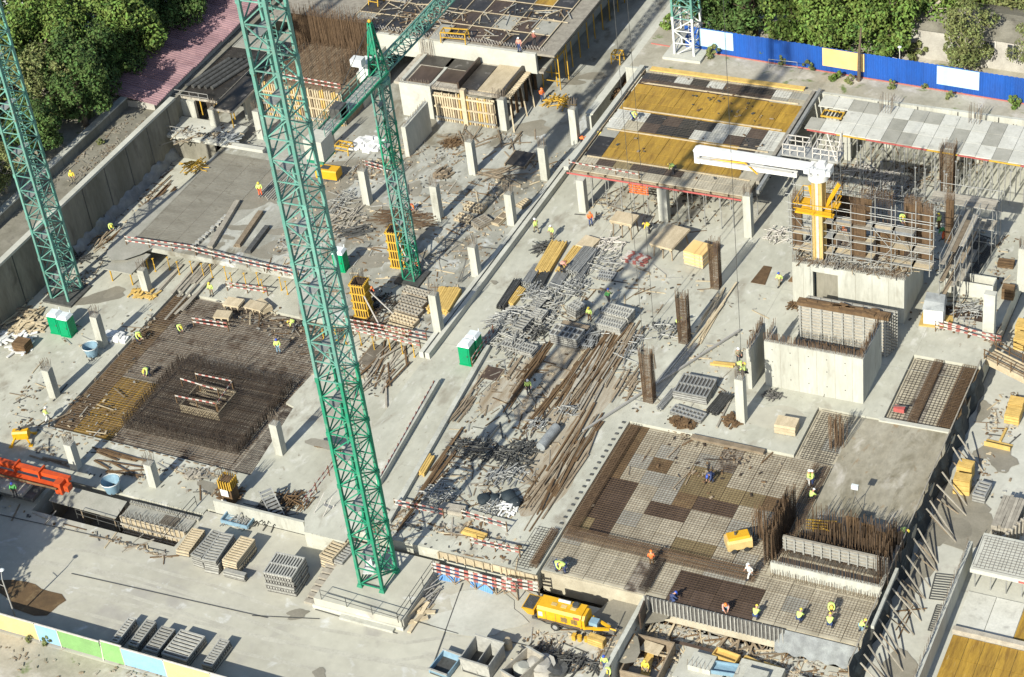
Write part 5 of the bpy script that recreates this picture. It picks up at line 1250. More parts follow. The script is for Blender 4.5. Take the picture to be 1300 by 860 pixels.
ST = [
 ((13, 832, 255), (13, 893, 268), (13, 975, 163), LOW, .55, 2, 'low leftmost panel stack of the four beside the trench end', {'ribs': 11, 'ribm': 'raw_timber'}),
 ((13, 905, 275), (13, 955, 292), (13, 1035, 165), LOW, 1.3, 5, 'second panel stack from the left of the four beside the trench end', {'ribs': 11}),
 ((13, 958, 297), (13, 1025, 310), (13, 1115, 182), LOW, 1.5, 6, 'third panel stack from the left of the four beside the trench end', {'ribs': 11}),
 ((13, 1052, 300), (13, 1120, 318), (13, 1210, 205), LOW, 1.35, 5, 'rightmost panel stack of the four beside the trench end, with tan ribs', {'ribs': 11, 'ribm': 'raw_timber'}),
 ((13, 1058, 352), (13, 1158, 378), (13, 1165, 362), LOW, .8, 3, 'short low panel pile right in front of the four big stacks', {'ribs': 3}),
 ((13, 522, 688), (13, 556, 697), (13, 630, 580), LOW, .9, 3, 'narrow leftmost panel stack behind the hoarding at the bottom left', {'ribs': 10}),
 ((13, 603, 700), (13, 648, 712), (13, 740, 595), LOW, .9, 3, 'second narrow panel stack behind the hoarding, casting a separate shadow', {'ribs': 10}),
 ((13, 678, 725), (13, 742, 743), (13, 825, 632), LOW, .9, 3, 'third panel stack behind the hoarding, touching the widest one', {'ribs': 9}),
 ((13, 765, 745), (13, 882, 780), (13, 962, 660), LOW, .9, 3, 'widest panel stack behind the hoarding at the bottom left', {'ribs': 9}),
 ((13, 958, 795), (13, 1005, 808), (13, 1078, 682), LOW, .9, 3, 'rightmost panel stack behind the hoarding beside white rails', {'ribs': 11}),
 ((14, 52, 360), (14, 190, 388), (14, 245, 288), LOW, 2.1, 7, 'tall dark stack of steel framed panels alone left of the crane base', {'ribs': 11, 'along': True, 'm': 'panel_dark'}),
 ((14, 318, 275), (14, 380, 298), (14, 458, 205), LOW, 1.5, 5, 'panel stack with tan ribs just left of the crane base', {'ribs': 8, 'ribm': 'raw_timber'}),
 ((14, 384, 300), (14, 428, 315), (14, 490, 225), LOW, 1.3, 5, 'narrow panel stack squeezed between its neighbour and the crane base', {'ribs': 8}),
 ((7, 455, 690), (7, 585, 722), (7, 600, 675), 0, 1.2, 6, 'far one of the two white panel stacks on the bare slab', {'ribs': 11, 'along': True, 'm': 'panel_steel'}),
 ((7, 428, 745), (7, 550, 775), (7, 575, 735), 0, .9, 5, 'near one of the two white panel stacks on the bare slab', {'ribs': 11, 'along': True, 'm': 'panel_steel'}),
 ((7, 210, 800), (7, 345, 830), (7, 370, 775), 0, 1.0, 5, 'panel stack with dark ribs above the field of loose planks', {'ribs': 7, 'along': True, 'ribm': 'panel_steel'}),
 ((7, 270, 750), (7, 395, 778), (7, 405, 760), 0, .7, 4, 'thin dark panel stack behind the ribbed stack above the plank field', {'ribs': 4, 'ribm': 'old_timber'}),
 ((7, 295, 665), (7, 340, 690), (7, 380, 655), 0, 1.0, 4, 'small dark panel stack amid the heaps of steel parts', {'ribs': 5, 'along': True}),
 ((11, 800, 285), (11, 960, 315), (11, 1000, 225), 0, .9, 4, 'large stack of grid frames in front of the tall column', {'ribs': 10, 'along': True, 'm': 'panel_dark', 'ribm': 'steel'}),
 ((11, 785, 380), (11, 935, 425), (11, 945, 385), 0, .4, 2, 'low stack of grid frames in front of the large grid stack', {'ribs': 9, 'along': True, 'ribm': 'steel'}),
 ((11, 360, 65), (11, 410, 75), (11, 450, 20), 0, .4, 2, 'small tilted grid frame at the top of the plank field', {'ribs': 5, 'along': True, 'ribm': 'steel'}),
 ((6, 622, 768), (6, 738, 800), (6, 752, 770), UZ, .45, 2, 'timber grid pallet nearest the slab edge, first of five', {'ribs': 8, 'along': True, 'm': 'old_timber', 'ribm': 'raw_timber', 'group': 'timber grid pallets'}),
 ((6, 648, 722), (6, 766, 757), (6, 782, 725), UZ, .5, 2, 'second timber grid pallet from the slab edge', {'ribs': 8, 'along': True, 'm': 'old_timber', 'ribm': 'raw_timber', 'group': 'timber grid pallets'}),
 ((6, 668, 678), (6, 785, 712), (6, 802, 680), UZ, .55, 2, 'third timber grid pallet, in the middle of the five', {'ribs': 8, 'along': True, 'm': 'old_timber', 'ribm': 'grey_timber', 'group': 'timber grid pallets'}),
 ((6, 690, 635), (6, 806, 668), (6, 822, 640), UZ, .55, 2, 'fourth timber grid pallet from the slab edge', {'ribs': 8, 'along': True, 'm': 'old_timber', 'ribm': 'grey_timber', 'group': 'timber grid pallets'}),
 ((6, 708, 592), (6, 826, 624), (6, 842, 598), UZ, .55, 2, 'timber grid pallet farthest from the slab edge, near the crane foot', {'ribs': 8, 'along': True, 'm': 'old_timber', 'ribm': 'grey_timber', 'group': 'timber grid pallets'}),
 ((6, 955, 250), (6, 1030, 268), (6, 1048, 235), UZ, .35, 2, 'left timber grid pallet in the crane shadow near the kerb', {'ribs': 6, 'along': True, 'm': 'old_timber', 'ribm': 'raw_timber', 'group': 'timber grid pallets'}),
 ((6, 1000, 200), (6, 1090, 218), (6, 1110, 185), UZ, .4, 2, 'far timber grid pallet in the crane shadow near the kerb', {'ribs': 7, 'along': True, 'm': 'old_timber', 'ribm': 'raw_timber', 'group': 'timber grid pallets'}),
 ((6, 1035, 262), (6, 1075, 290), (6, 1110, 235), UZ, .5, 3, 'right grey timber grid pallet in the crane shadow', {'ribs': 5, 'along': True, 'm': 'old_timber', 'ribm': 'grey_timber', 'group': 'timber grid pallets'}),
 ((6, 1135, 270), (6, 1170, 280), (6, 1195, 215), UZ, .3, 2, 'small timber grid pallet left of the column by the kerb', {'ribs': 3, 'm': 'old_timber', 'ribm': 'raw_timber', 'group': 'timber grid pallets'}),
 ((7, 55, 185), (7, 85, 198), (7, 125, 165), UZ, .3, 2, 'timber grid pallet right of the column beside the kerb', {'ribs': 5, 'm': 'old_timber', 'ribm': 'raw_timber', 'group': 'timber grid pallets'}),
 ((12, 1025, 775), (12, 1085, 790), (12, 1100, 720), -2.2, .8, 3, 'steel rack of grey parts beside the yellow crates in the corridor', {'ribs': 5, 'ribm': 'steel'}),
]
for nl, nr_, fr2, z0, h, n, lab, kw in ST: stack(nl, nr_, fr2, z0, h, n, lab, **kw)
def sheets(nl, nr, fr, z0, h, n, label, m, lm=None):
    a, b, c = (P(q, z0+h) for q in (nl, nr, fr)); rz = ang(a, b); w_ = (b-a).length
    u = V((cos(rz), sin(rz), 0)); v = V((-sin(rz), cos(rz), 0)); l = max(.3, (c-b).dot(v)); ctr = a+u*(w_/2)+v*(l/2)
    t = thing('plywood_stack', label, 'plywood stack', (ctr.x, ctr.y, z0), rz, 'stacks and tables of plywood'); th = (h-.1)/n; zb = .1
    if 'table' in label or 'trestle' in label:
        th = .09; zb = h-n*th
        for x in (-.42, 0, .42):
            for y in (-.42, .42): mb = MB(); mb.beam((x*w_, y*l, 0), (x*w_*.9, y*l*.9, zb), .1); part('leg', mb, 'old_timber', t)
            mb = MB(); mb.b(x*w_-.07, -l/2, zb-.16, x*w_+.07, l/2, zb-.005); part('joist', mb, 'raw_timber', t)
    for x in (() if zb > .2 else (-.35, 0, .35)):
        mb = MB(); mb.b(x*w_-.06, -l/2+.02, 0, x*w_+.06, l/2-.02, .1); part('bearer', mb, 'old_timber', t)
    for k in range(n):
        mb = MB(); mb.b(-w_/2, -l/2, 0, w_/2, l/2, th*.94); part('plywood_sheet', mb, (lm if (lm and k % 2) else m), t, (random.uniform(-.03, .03), random.uniform(-.03, .03), zb+k*th))
sheets((7, 850, 405), (7, 940, 430), (7, 985, 375), 0, 1.6, 8, 'tall stack of new orange edged plywood left of the brown column cage', 'raw_timber', 'poster_orange')
sheets((7, 690, 370), (7, 795, 398), (7, 845, 292), 0, 1.6, 3, 'big cream plywood table with braces in front of the yellow deck', 'raw_timber')
sheets((7, 500, 260), (7, 605, 282), (7, 660, 240), 0, 1.9, 3, 'cream plywood table farther back under the yellow deck front', 'raw_timber')
sheets((7, 340, 375), (7, 410, 395), (7, 445, 345), 0, .5, 4, 'low pile of cream plywood left of the plywood tables', 'raw_timber')
sheets((5, 1010, 720), (5, 1085, 725), (5, 1100, 690), LOW, .9, 2, 'plywood plate on a trestle above the mat, in front of its two neighbours', 'raw_timber')
sheets((5, 1055, 660), (5, 1130, 672), (5, 1165, 635), LOW, .8, 2, 'left far plywood plate on a trestle above the mat', 'raw_timber')
sheets((5, 1155, 670), (5, 1235, 690), (5, 1265, 655), LOW, .8, 2, 'right far plywood plate on a trestle above the mat', 'raw_timber')
sheets((12, 85, 445), (12, 185, 462), (12, 200, 415), 0, 1.0, 3, 'plywood topped pallet with white sacks on the white slab corner', 'raw_timber')
sheets((6, 0, 650), (6, 50, 690), (6, 80, 655), LOW, .6, 2, 'plywood sheets between the mat and the tallest crane mast', 'raw_timber')
# formwork table on yellow props
t = thing('formwork_table', 'grey formwork table on yellow props beside the left upper slab', 'formwork', (-114.9, 130.0, LOW))
mb = MB(); mb.b(-1.6, -1.8, 1.5, 1.6, 1.7, 1.62); part('table_top', mb, 'dull_ply', t)
for x in (-1.2, 1.2):
    for y in (-1.5, 1.3):
        mb = MB(); mb.tube((0, 0, 0), (0, 0, 1.5), .08, 6); part('leg', mb, 'prop_yellow', t, (x, y, 0))
mb = MB(); mb.b(-1.5, -1.55, 1.3, 1.5, -1.4, 1.5); mb.b(-1.5, 1.2, 1.3, 1.5, 1.35, 1.5); part('bearer', mb, 'yellow_timber', t)
def yprop(x, y, lab):  single('shoring_prop', prop_mesh(1.55, 'prop_yellow'), None, lab, 'prop', (x, y, LOW), 0, 'yellow props under the upper slab')
for k in range(13): yprop(-112.6+k*1.25+random.uniform(-.2, .2), 131.9+random.uniform(-.8, .2), ORD[k]+' yellow prop from the left under the upper slab edge behind the foundation mat')
for k in range(8): yprop(-91+k*1.4+random.uniform(-.2, .2), 126.3+random.uniform(-.3, .2), ORD[k]+' yellow prop from the left under the slab edge below the timber grid pallets')
# ---- timber and steel bundles
def bundle(p, q, z, w_, h, r, m, label, name='bar_bundle', cat='bundle', group='bundles of beams and bars', sq=False, mx=10):
    a, b = P(p, z), P(q, z); L = (b-a).length; t = thing(name, label, cat, (a+b)/2, ang(a, b), group)
    nx = min(mx, max(2, int(w_/(2.1*r)))); nz = max(1, int(h/(2.1*r)))
    def f():
        mb = MB()
        if sq: mb.b(-L/2, -r, -r, L/2, r, r)
        else: mb.tube((-L/2, 0, 0), (L/2, 0, 0), r, 6)
        return mb.mesh('beam' if sq else 'bar', m)
    me = f()
    for i in range(nx):
        for k in range(nz): part('beam' if sq else 'bar', me, None, t, (random.uniform(-.15, .15)*(L > 2), (i-(nx-1)/2)*w_/nx, r+.06+k*2.05*r), random.uniform(-.015, .015))
    for x in (-.3, .3):
        mb = MB(); mb.b(x*L-.05, -w_/2, 0, x*L+.05, w_/2, .06); part('bearer', mb, 'old_timber', t)
def k5(x, y): return (620+x/4.0625, 290+y/4.0625)
BU = [
 (k5(278, 240), k5(368, 88), 0, 1.5, .5, .075, 'yellow_timber', 'wide bundle of yellow timber beams at the top of the material yard', True),
 (k5(368, 235), k5(465, 105), 0, .9, .4, .075, 'yellow_timber', 'narrow bundle of yellow timber beams where an orange worker bends', True),
 (k5(430, 245), k5(530, 125), 0, 1.5, .7, .06, 'steel', 'thick bundle of galvanised props right of the yellow beams', False),
 (k5(455, 285), k5(512, 195), 0, .7, .4, .06, 'steel', 'slim bundle of galvanised props below the thick bundle', False),
 (k5(195, 300), k5(258, 205), 0, .9, .5, .05, 'steel', 'bundle of grey tubes left of the yellow beams', False),
 (k5(260, 310), k5(300, 235), 0, .9, .5, .05, 'dark_steel', 'darker bundle of grey tubes below the wide yellow beams', False),
 (k5(335, 318), k5(385, 240), 0, 1.2, .4, .05, 'steel', 'loose bundle of grey tubes below the narrow yellow beams', False),
 (k5(62, 425), k5(155, 285), 0, .8, .6, .05, 'dark_steel', 'long dark bundle of tubes at the left border of the material yard', False),
 (k5(115, 400), k5(180, 320), 0, .8, .4, .08, 'yellow_timber', 'short orange brown bundle of timbers amid the steel heaps', True),
 ((11, 735, 380), (11, 810, 290), 0, .6, .4, .05, 'steel', 'short bundle of tubes left of the large grid stack', False),
 ((11, 985, 400), (11, 1060, 310), 0, 1.2, .4, .05, 'dark_steel', 'bundle of dark tubes right of the large grid stack', False),
 ((6, 885, 710), (6, 945, 605), UZ, 2.2, .8, .1, 'yellow_timber', 'yellow timber beam pile behind the corner column by the kerb', True),
 ((8, 1000, 460), (8, 1075, 365), 0, .9, .6, .06, 'dark_steel', 'dark tube bundle on the slab right of the scaffold', False),
 ((8, 1035, 510), (8, 1115, 390), 0, .8, .15, .05, 'dark_steel', 'loosely laid dark tubes beside the tube bundle right of the scaffold', False),
 ((16, 1165, 215), (16, 1225, 70), -2.2, 1.8, 1.6, .12, 'grey_timber', 'tall pile of grey beams at the right edge of the picture', True),
 ((14, 900, 65), (14, 1010, 85), 0, .9, .5, .07, 'grey_timber', 'short bundle of grey timbers at the slab front', True),
 ((10, 800, 690), (10, 850, 605), 0, .8, .5, .08, 'yellow_timber', 'small yellow timber block on the edge strip in front of the plank field', True),
 ((14, 1005, 175), (14, 1110, 205), 0, .6, .45, .1, 'yellow_timber', 'yellow timber block at the slab front behind the trestle barrier', True),
 ((11, 985, 160), (11, 1095, 172), 0, .5, .4, .1, 'yellow_timber', 'yellow timber block left of the tall column with workers', True),
 ((10, 300, 545), (10, 380, 560), LOW, .5, .3, .1, 'rust_timber', 'brown timbers lying left of the tallest crane mast', True),
 ((3, 20, 105), (3, 110, 50), 5.7, .8, .3, .1, 'raw_timber', 'pale timber pile on the dark upper left deck', True),
 ((2, 1120, 225), (2, 1200, 155), 5.7, 1.2, .5, .12, 'grey_timber', 'grey beam pile on the edge of the dark upper left deck', True),
]
for p, q, z, w_, h, r, m, lab, sq in BU: bundle(p, q, z, w_, h, r, m, lab, 'beam_bundle' if sq else 'tube_bundle', sq=sq)
# ---- heaps of steel parts: each bar is a part
def heap(p, z, rx, ry, n, ln, r, m, label, hgt=.8, name='steel_heap', cat='heap', align=None, sq=False):
    c = P(p, z); t = thing(name, label, cat, c, 0, 'heaps of loose parts'); var = []
    for k in range(4):
        L = ln*(.5+.3*k); mb = MB()
        if sq: mb.b(-L/2, -r*1.6, -r*.6, L/2, r*1.6, r*.6)
        else:
            mb.tube((-L/2, 0, 0), (L/2, 0, 0), r, 5)
            if k % 2: mb.box((L/2, 0, 0), (.03, .16, .16))
        var.append(mb.mesh('bar' if not sq else 'board', m))
    for i in range(n):
        a = random.uniform(0, 6.28); q = sqrt(random.random()); x, y = rx*q*cos(a), ry*q*sin(a)
        rz = (align if align is not None else random.choice((.05, 1.52, 1.52, 1.52, .6))) + random.gauss(0, .16)
        part('bar' if not sq else 'board', random.choice(var), None, t, (x, y, .06+hgt*(1-q)*random.random()+.1*random.random()), rot=(0, random.gauss(0, .12), rz))
HE = [
 (k5(55, 490), .9, 1.4, 44, 1.5, .05, 'steel', 'steel parts heap at the left end of the material yard'),
 (k5(140, 460), 1.2, 1.7, 60, 1.5, .05, 'steel', 'steel parts heap beside a dark block in the material yard'),
 (k5(275, 410), 1.7, 2.2, 80, 1.4, .055, 'panel_steel', 'large pale heap of coupled steel parts in the middle of the material yard'),
 (k5(250, 490), 1.6, 1.4, 60, 1.3, .05, 'panel_steel', 'pale heap of small steel parts below the large pale heap'),
 (k5(230, 340), 1.2, 1.2, 50, 1.4, .05, 'steel', 'steel parts heap just below the bundles of grey tubes'),
 (k5(420, 320), 1.6, 1.4, 50, 1.7, .045, 'steel', 'spiky heap of thin steel parts right of the tubes'),
 (k5(580, 190), 1.9, 1.2, 50, 1.5, .045, 'steel', 'scattered steel parts beside the striped board pile'),
 (k5(620, 90), 1.6, 1.1, 36, 1.6, .05, 'rail_white', 'scattered white rails and parts by the plywood tables'),
 (k5(130, 590), 2.6, 1.5, 100, 1.4, .06, 'panel_steel', 'broad pale heap of steel clamps left of the worker in the plank field'),
 (k5(260, 545), .9, .8, 30, 1.2, .05, 'dark_steel', 'small dark heap right of the broad pale clamp heap'),
 (k5(280, 110), .9, .9, 32, 1.0, .05, 'dark_steel', 'dark steel heap left of the wide yellow beams'),
 (k5(520, 570), 1.1, 1.0, 32, 1.5, .05, 'steel', 'scattered frames beside the ribbed stack above the plank field'),
 (k5(740, 620), .9, 2.2, 40, 1.5, .05, 'steel', 'steel parts pile left of the leaning rebar cage'),
 (k5(910, 530), 1.4, .9, 36, 1.2, .05, 'steel', 'steel parts pile left of the middle rebar cage'),
 ((11, 300, 385), .9, .7, 34, .8, .05, 'steel', 'basket like steel heap in the middle of the plank field'),
 ((11, 160, 450), .8, .7, 34, .9, .05, 'steel', 'small steel heap left of the grey film roll'),
 ((11, 60, 600), 1.5, 2.0, 80, 1.2, .05, 'dark_steel', 'large dark steel heap at the left end of the plank field'),
 ((10, 1060, 570), 2.6, 1.0, 80, 1.4, .05, 'dark_steel', 'row of tangled dark frames in the shadow of the tallest crane'),
 ((10, 1160, 700), .9, .8, 40, 1.0, .05, 'steel', 'steel heap right of the crane shadow, near black bags'),
 ((10, 880, 790), 1.8, 1.3, 60, 1.2, .05, 'steel', 'steel heap in the crane shadow at the slab front'),
 ((10, 1235, 690), 1.0, 1.0, 46, 1.1, .05, 'steel', 'steel heap above the black bags'),
 ((14, 1140, 55), .9, .8, 40, 1.0, .05, 'steel', 'light steel heap beside the black bags at the slab front'),
 ((14, 1215, 60), .8, .8, 26, .7, .09, 'white_sack', 'heap of white scraps beside the black bags'),
 ((14, 90, 80), 1.6, 1.3, 60, 1.8, .05, 'dark_steel', 'tangle of grey stair frames left of the slab block'),
 ((14, 190, 30), 1.8, .8, 40, 1.5, .05, 'rust_timber', 'brown scrap heap above the stair frames'),
 ((13, 1130, 130), 1.5, .6, 40, 1.1, .05, 'steel', 'small parts beside a metal tray behind the four panel stacks'),
 ((15, 180, 760), 1.8, .9, 50, 1.3, .05, 'dark_steel', 'dark steel scrap row below the yellow pump'),
 ((15, 330, 800), 1.8, .8, 50, 1.2, .05, 'dark_steel', 'dark steel scrap and hoses near the bottom workers'),
 ((8, 1010, 700), 1.0, 1.2, 30, 1.3, .04, 'steel', 'scattered rods in front of the slot right of the white tank'),
 ((8, 200, 670), .9, .6, 36, .9, .05, 'rust_timber', 'brown scrap in the doorway of the core wall'),
 ((8, 110, 340), 1.2, 1.0, 30, 1.4, .045, 'rail_white', 'white trestles and scrap below the left end of the scaffold'),
 ((16, 560, 350), .8, .6, 1, .4, .05, 'rust_timber', None),
]
for i, (p, rx, ry, n, ln, r, m, lab) in enumerate(HE):
    if lab: heap(p, LOW if p[0] in (13, 15) and len(p) == 3 or (len(p) == 3 and p == (14, 90, 80)) or (len(p) == 3 and p == (14, 190, 30)) else 0, rx, ry, n, ln, r, m, lab)
HU = [
 ((6, 730, 260), UZ, 3.2, 1.6, 90, 2.6, .03, 'rust_rebar', 'wide flat pile of rusty bars behind the slewing crane mast', .3, .3),
 ((6, 620, 670), UZ, 1.5, 1.6, 70, 1.2, .03, 'rebar', 'tangled pile of dark bars right of the yellow column formwork', .5, None),
 ((6, 545, 755), UZ, 2.2, .9, 60, 1.6, .03, 'rust_rebar', 'flat rusty bar pile at the slab edge below the yellow column formwork', .3, None),
 ((6, 425, 190), UZ, 1.4, 2.2, 40, 2.2, .04, 'panel_steel', 'dark frames leaning together right of the tallest crane mast, farther group', .6, None),
 ((6, 430, 260), UZ, 1.5, 2.0, 40, 2.0, .04, 'grey_timber', 'grey frames right of the tallest crane mast, nearer group', .5, None),
 ((6, 480, 320), UZ, 1.6, .8, 26, 2.0, .06, 'dark_steel', 'dark planks and frames below the column right of the tallest mast', .3, .9),
 ((2, 550, 690), UZ, 1.9, 1.2, 34, .8, .22, 'white_sack', 'heap of white sacks left of the slewing crane mast', .6, None),
 ((2, 950, 682), UZ, 1.1, .8, 70, .9, .03, 'rust_timber', 'round rusty coil of wire in front of the yellow wall formwork', .4, None),
 ((2, 905, 830), UZ, .9, .8, 20, 1.0, .09, 'old_timber', 'small timber and block pile between two columns', .6, None),
 ((5, 920, 10), UZ, 1.3, 1.0, 40, 1.5, .05, 'prop_yellow', 'tangle of yellow props on the upper left slab', .6, None),
 ((5, 100, 740), LOW, 3.2, 1.8, 70, 2.0, .06, 'raw_timber', 'heap of broken timber left of the green toilets', .5, None),
 ((5, 60, 700), LOW, 1.5, 1.5, 30, 2.2, .05, 'old_timber', 'old timber heap at the left edge of the picture', .6, None),
 ((9, 60, 60), LOW, 2.2, 1.6, 40, 1.6, .08, 'white_sack', 'pale rubbish heap below the broken timber at the left edge', .3, None),
 ((9, 540, 35), LOW, 1.3, .7, 24, .6, .18, 'white_sack', 'white sacks beside the column at the left corner of the mat', .5, None),
 ((5, 360, 440), LOW, 1.6, 1.2, 34, 1.2, .06, 'dark_steel', 'dark scrap heap behind the left crane foot', .4, None),
 ((5, 450, 350), LOW, 1.8, 1.5, 30, 1.5, .05, 'old_timber', 'scattered timber scrap on the strip beside the left crane', .3, None),
 ((5, 690, 615), LOW, 1.6, .7, 34, 1.0, .06, 'yellow_timber', 'timber scrap round the short column by the grey table', .3, None),
 ((9, 930, 690), LOW, .9, .6, 40, .7, .05, 'grey_timber', 'small grey scrap pile on the slab strip below the mat', .4, None),
 ((9, 1090, 780), LOW, .9, .9, 40, 1.1, .05, 'rust_timber', 'brown scrap round the small tower form below the mat', .8, None),
 ((3, 250, 490), UZ, 1.5, 1.0, 40, 1.2, .05, 'prop_yellow', 'yellow frames standing by the dark opening at the upper building', .9, None),
 ((3, 580, 380), 1.2, 1.2, 1.6, 60, .9, .06, 'rust_timber', 'rusty scrap pile on the wall left of the yellow deck, farther one', .5, None),
 ((3, 530, 450), 1.2, .9, 1.2, 50, .9, .06, 'rust_timber', 'rusty scrap pile on the wall left of the yellow deck, nearer one', .5, None),
 ((12, 80, 310), 0, .8, .6, 34, .6, .05, 'panel_dark', 'small net like heap inside the corner of the white core', .3, None),
 ((11, 820, 435), 0, .7, .6, 60, .5, .05, 'rust_timber', 'left one of the two rusty round bundles at the far edge of the lower deck', .5, None),
 ((11, 865, 450), 0, .8, .7, 60, .5, .05, 'rust_timber', 'right one of the two rusty round bundles at the far edge of the lower deck', .6, None),
 ((11, 1085, 430), 0, .7, .9, 46, .7, .06, 'rust_timber', 'brown clump of ties at the foot of the tall column', .6, None),
 ((12, 1140, 585), -2.2, .4, .4, 1, .3, .03, 'rust_timber', None, .1, None),
 ((1, 1080, 660), 1.6, 1.4, .8, 24, 1.3, .07, 'grey_film', 'crumpled grey sheet and scrap on the landing of the left building', .3, None),
]
for p, z, rx, ry, n, ln, r, m, lab, hg, al in HU:
    if lab: heap(p, z, rx, ry, n, ln, r, m, lab, hg, 'bar_heap' if 'rebar' in m else 'scrap_heap', align=al, sq='timber' in m or 'sack' in m)
# ---- loose planks
def planks(p0, p1, p2, p3, n, z, lens, m, label, group, w_=(.09, .19), base=pi/2, sp=.06):
    """p0 p1 near edge, p3 p2 far edge"""
    a, b, c, d = (P(q, z) for q in (p0, p1, p2, p3))
    for i in range(n):
        u, v = random.random(), random.random(); q = a.lerp(b, u).lerp(d.lerp(c, u), v); L = random.uniform(*lens); ww = random.uniform(*w_)
        L = round(L*2)/2; ww = round(ww*25)/25
        def f(): mb = MB(); mb.b(-L/2, -ww/2, 0, L/2, ww/2, .06); return mb.mesh('loose_plank', m)
        lb = ('long ' if L > 5 else 'medium ' if L > 3 else 'short ')+label.replace('short plank', 'plank').replace('short b', 'b').replace('long b', 'b')+(', left part', ', middle part', ', right part')[int(u*2.999)]
        single('loose_plank', cached(('pl', L, ww, m), f), None, lb, 'plank', (q.x, q.y, z+.01+random.random()*.22), base+random.gauss(0, sp), group)
PG = 'loose planks lying on the slab'
planks((11, 100, 420), (11, 330, 340), (11, 640, 60), (11, 470, 40), 40, 0, (4, 8), 'rust_timber', 'rust brown plank in the wide plank field', PG)
planks((11, 100, 430), (11, 400, 360), (11, 680, 30), (11, 500, 30), 30, 0, (3, 7), 'old_timber', 'weathered brown plank in the wide plank field', PG)
planks((11, 120, 420), (11, 420, 350), (11, 650, 60), (11, 480, 50), 24, 0, (3, 7), 'grey_timber', 'pale grey plank in the wide plank field', PG)
planks((11, 20, 380), (11, 60, 330), (11, 240, 60), (11, 150, 120), 14, 0, (4, 7), 'rust_timber', 'dark plank in the shadowed left strip of the plank field', PG, sp=.03)
planks((11, 100, 800), (11, 250, 840), (11, 480, 480), (11, 300, 480), 22, 0, (3, 7), 'old_timber', 'brown plank or rod by the lower right deck edge', PG, (.08, .2))
planks((11, 100, 780), (11, 230, 840), (11, 420, 520), (11, 330, 470), 16, 0, (4, 8), 'rust_timber', 'rusty long beam by the lower right deck edge', PG, (.1, .2))
planks((11, 500, 330), (11, 600, 310), (11, 660, 210), (11, 560, 200), 14, 0, (1.5, 3), 'old_timber', 'short plank left of the leaning rebar cage', PG)
planks((7, 890, 850), (7, 960, 800), (7, 1060, 660), (7, 1010, 600), 12, 0, (3, 6), 'raw_timber', 'pale board lying right of the middle rebar cage', PG, (.1, .2))
planks((10, 960, 420), (10, 1010, 400), (10, 1070, 280), (10, 1030, 260), 9, 0, (2, 4), 'old_timber', 'board lying on the strip below the green toilets', PG)
planks((10, 770, 840), (10, 800, 820), (10, 1000, 500), (10, 960, 500), 7, 0, (5, 9), 'rust_timber', 'long brown board along the edge of the concrete strip', PG, sp=.03)
planks((11, 0, 220), (11, 60, 260), (11, 80, 190), (11, 30, 150), 8, 0, (1.5, 3), 'old_timber', 'short board beside the dark square hatch', PG)
planks((5, 560, 320), (5, 640, 350), (5, 830, 120), (5, 760, 100), 12, LOW, (3, 6), 'rust_timber', 'dark brown plank on the strip left of the upper slab', PG, sp=.05)
planks((5, 300, 440), (5, 380, 420), (5, 560, 180), (5, 500, 200), 10, LOW, (2, 4), 'grey_timber', 'pale plank on the strip along the retaining wall', PG)
planks((10, 430, 260), (10, 640, 330), (10, 760, 90), (10, 640, 60), 20, LOW, (2, 4.5), 'grey_timber', 'grey board in the low corner beside the yellow props', PG, sp=.25)
planks((10, 430, 260), (10, 640, 330), (10, 760, 90), (10, 640, 60), 10, LOW, (2, 4), 'rust_timber', 'rusty board in the low corner beside the yellow props', PG, sp=.4)
planks((5, 720, 640), (5, 900, 700), (5, 1000, 480), (5, 840, 500), 12, LOW, (3, 6), 'grey_timber', 'grey board on the slab strip above the mat', PG, (.2, .35), sp=.05)
planks((2, 850, 640), (2, 1180, 760), (2, 1271, 640), (2, 1000, 600), 13, UZ, (1.5, 4), 'old_timber', 'brown board lying in front of the yellow wall formwork', PG, sp=.7)
planks((3, 0, 690), (3, 200, 850), (3, 250, 640), (3, 40, 640), 10, UZ, (1.5, 3.5), 'old_timber', 'board lying round the black plate near the kerb', PG, sp=.7)
planks((6, 1120, 60), (6, 1200, 100), (6, 1271, 30), (6, 1130, 0), 10, UZ, (1.5, 4), 'old_timber', 'brown board on the wet patch behind the columns', PG, base=.2, sp=.4)
planks((15, 1000, 690), (15, 1250, 790), (15, 1271, 700), (15, 1050, 640), 12, -2.9, (1.5, 4), 'old_timber', 'board lying in the lower pit at the bottom edge', PG, sp=.8)
planks((15, 650, 720), (15, 780, 790), (15, 800, 620), (15, 700, 590), 8, -2.9, (1, 2.5), 'raw_timber', 'pale board in the pit beside the yellow pump', PG, sp=.9)
planks((16, 700, 700), (16, 720, 720), (16, 740, 500), (16, 700, 480), 3, -2.2, (2, 3), 'rust_timber', 'dark rod lying in the corridor', PG, (.06, .1), sp=.5)
planks((9, 430, 640), (9, 600, 690), (9, 700, 620), (9, 520, 580), 12, LOW, (2, 4.5), 'rust_timber', 'brown plank between the orange boom and the mat', PG, base=0, sp=.2)
planks((9, 180, 610), (9, 300, 640), (9, 310, 600), (9, 210, 580), 5, LOW, (1.5, 2.5), 'old_timber', 'short beam beside the column above the orange boom', PG, base=0, sp=.1)
planks((3, 330, 800), (3, 420, 800), (3, 640, 560), (3, 560, 540), 14, .1, (3, 6), 'grey_timber', 'grey board on the strip left of the yellow deck', PG, sp=.05)
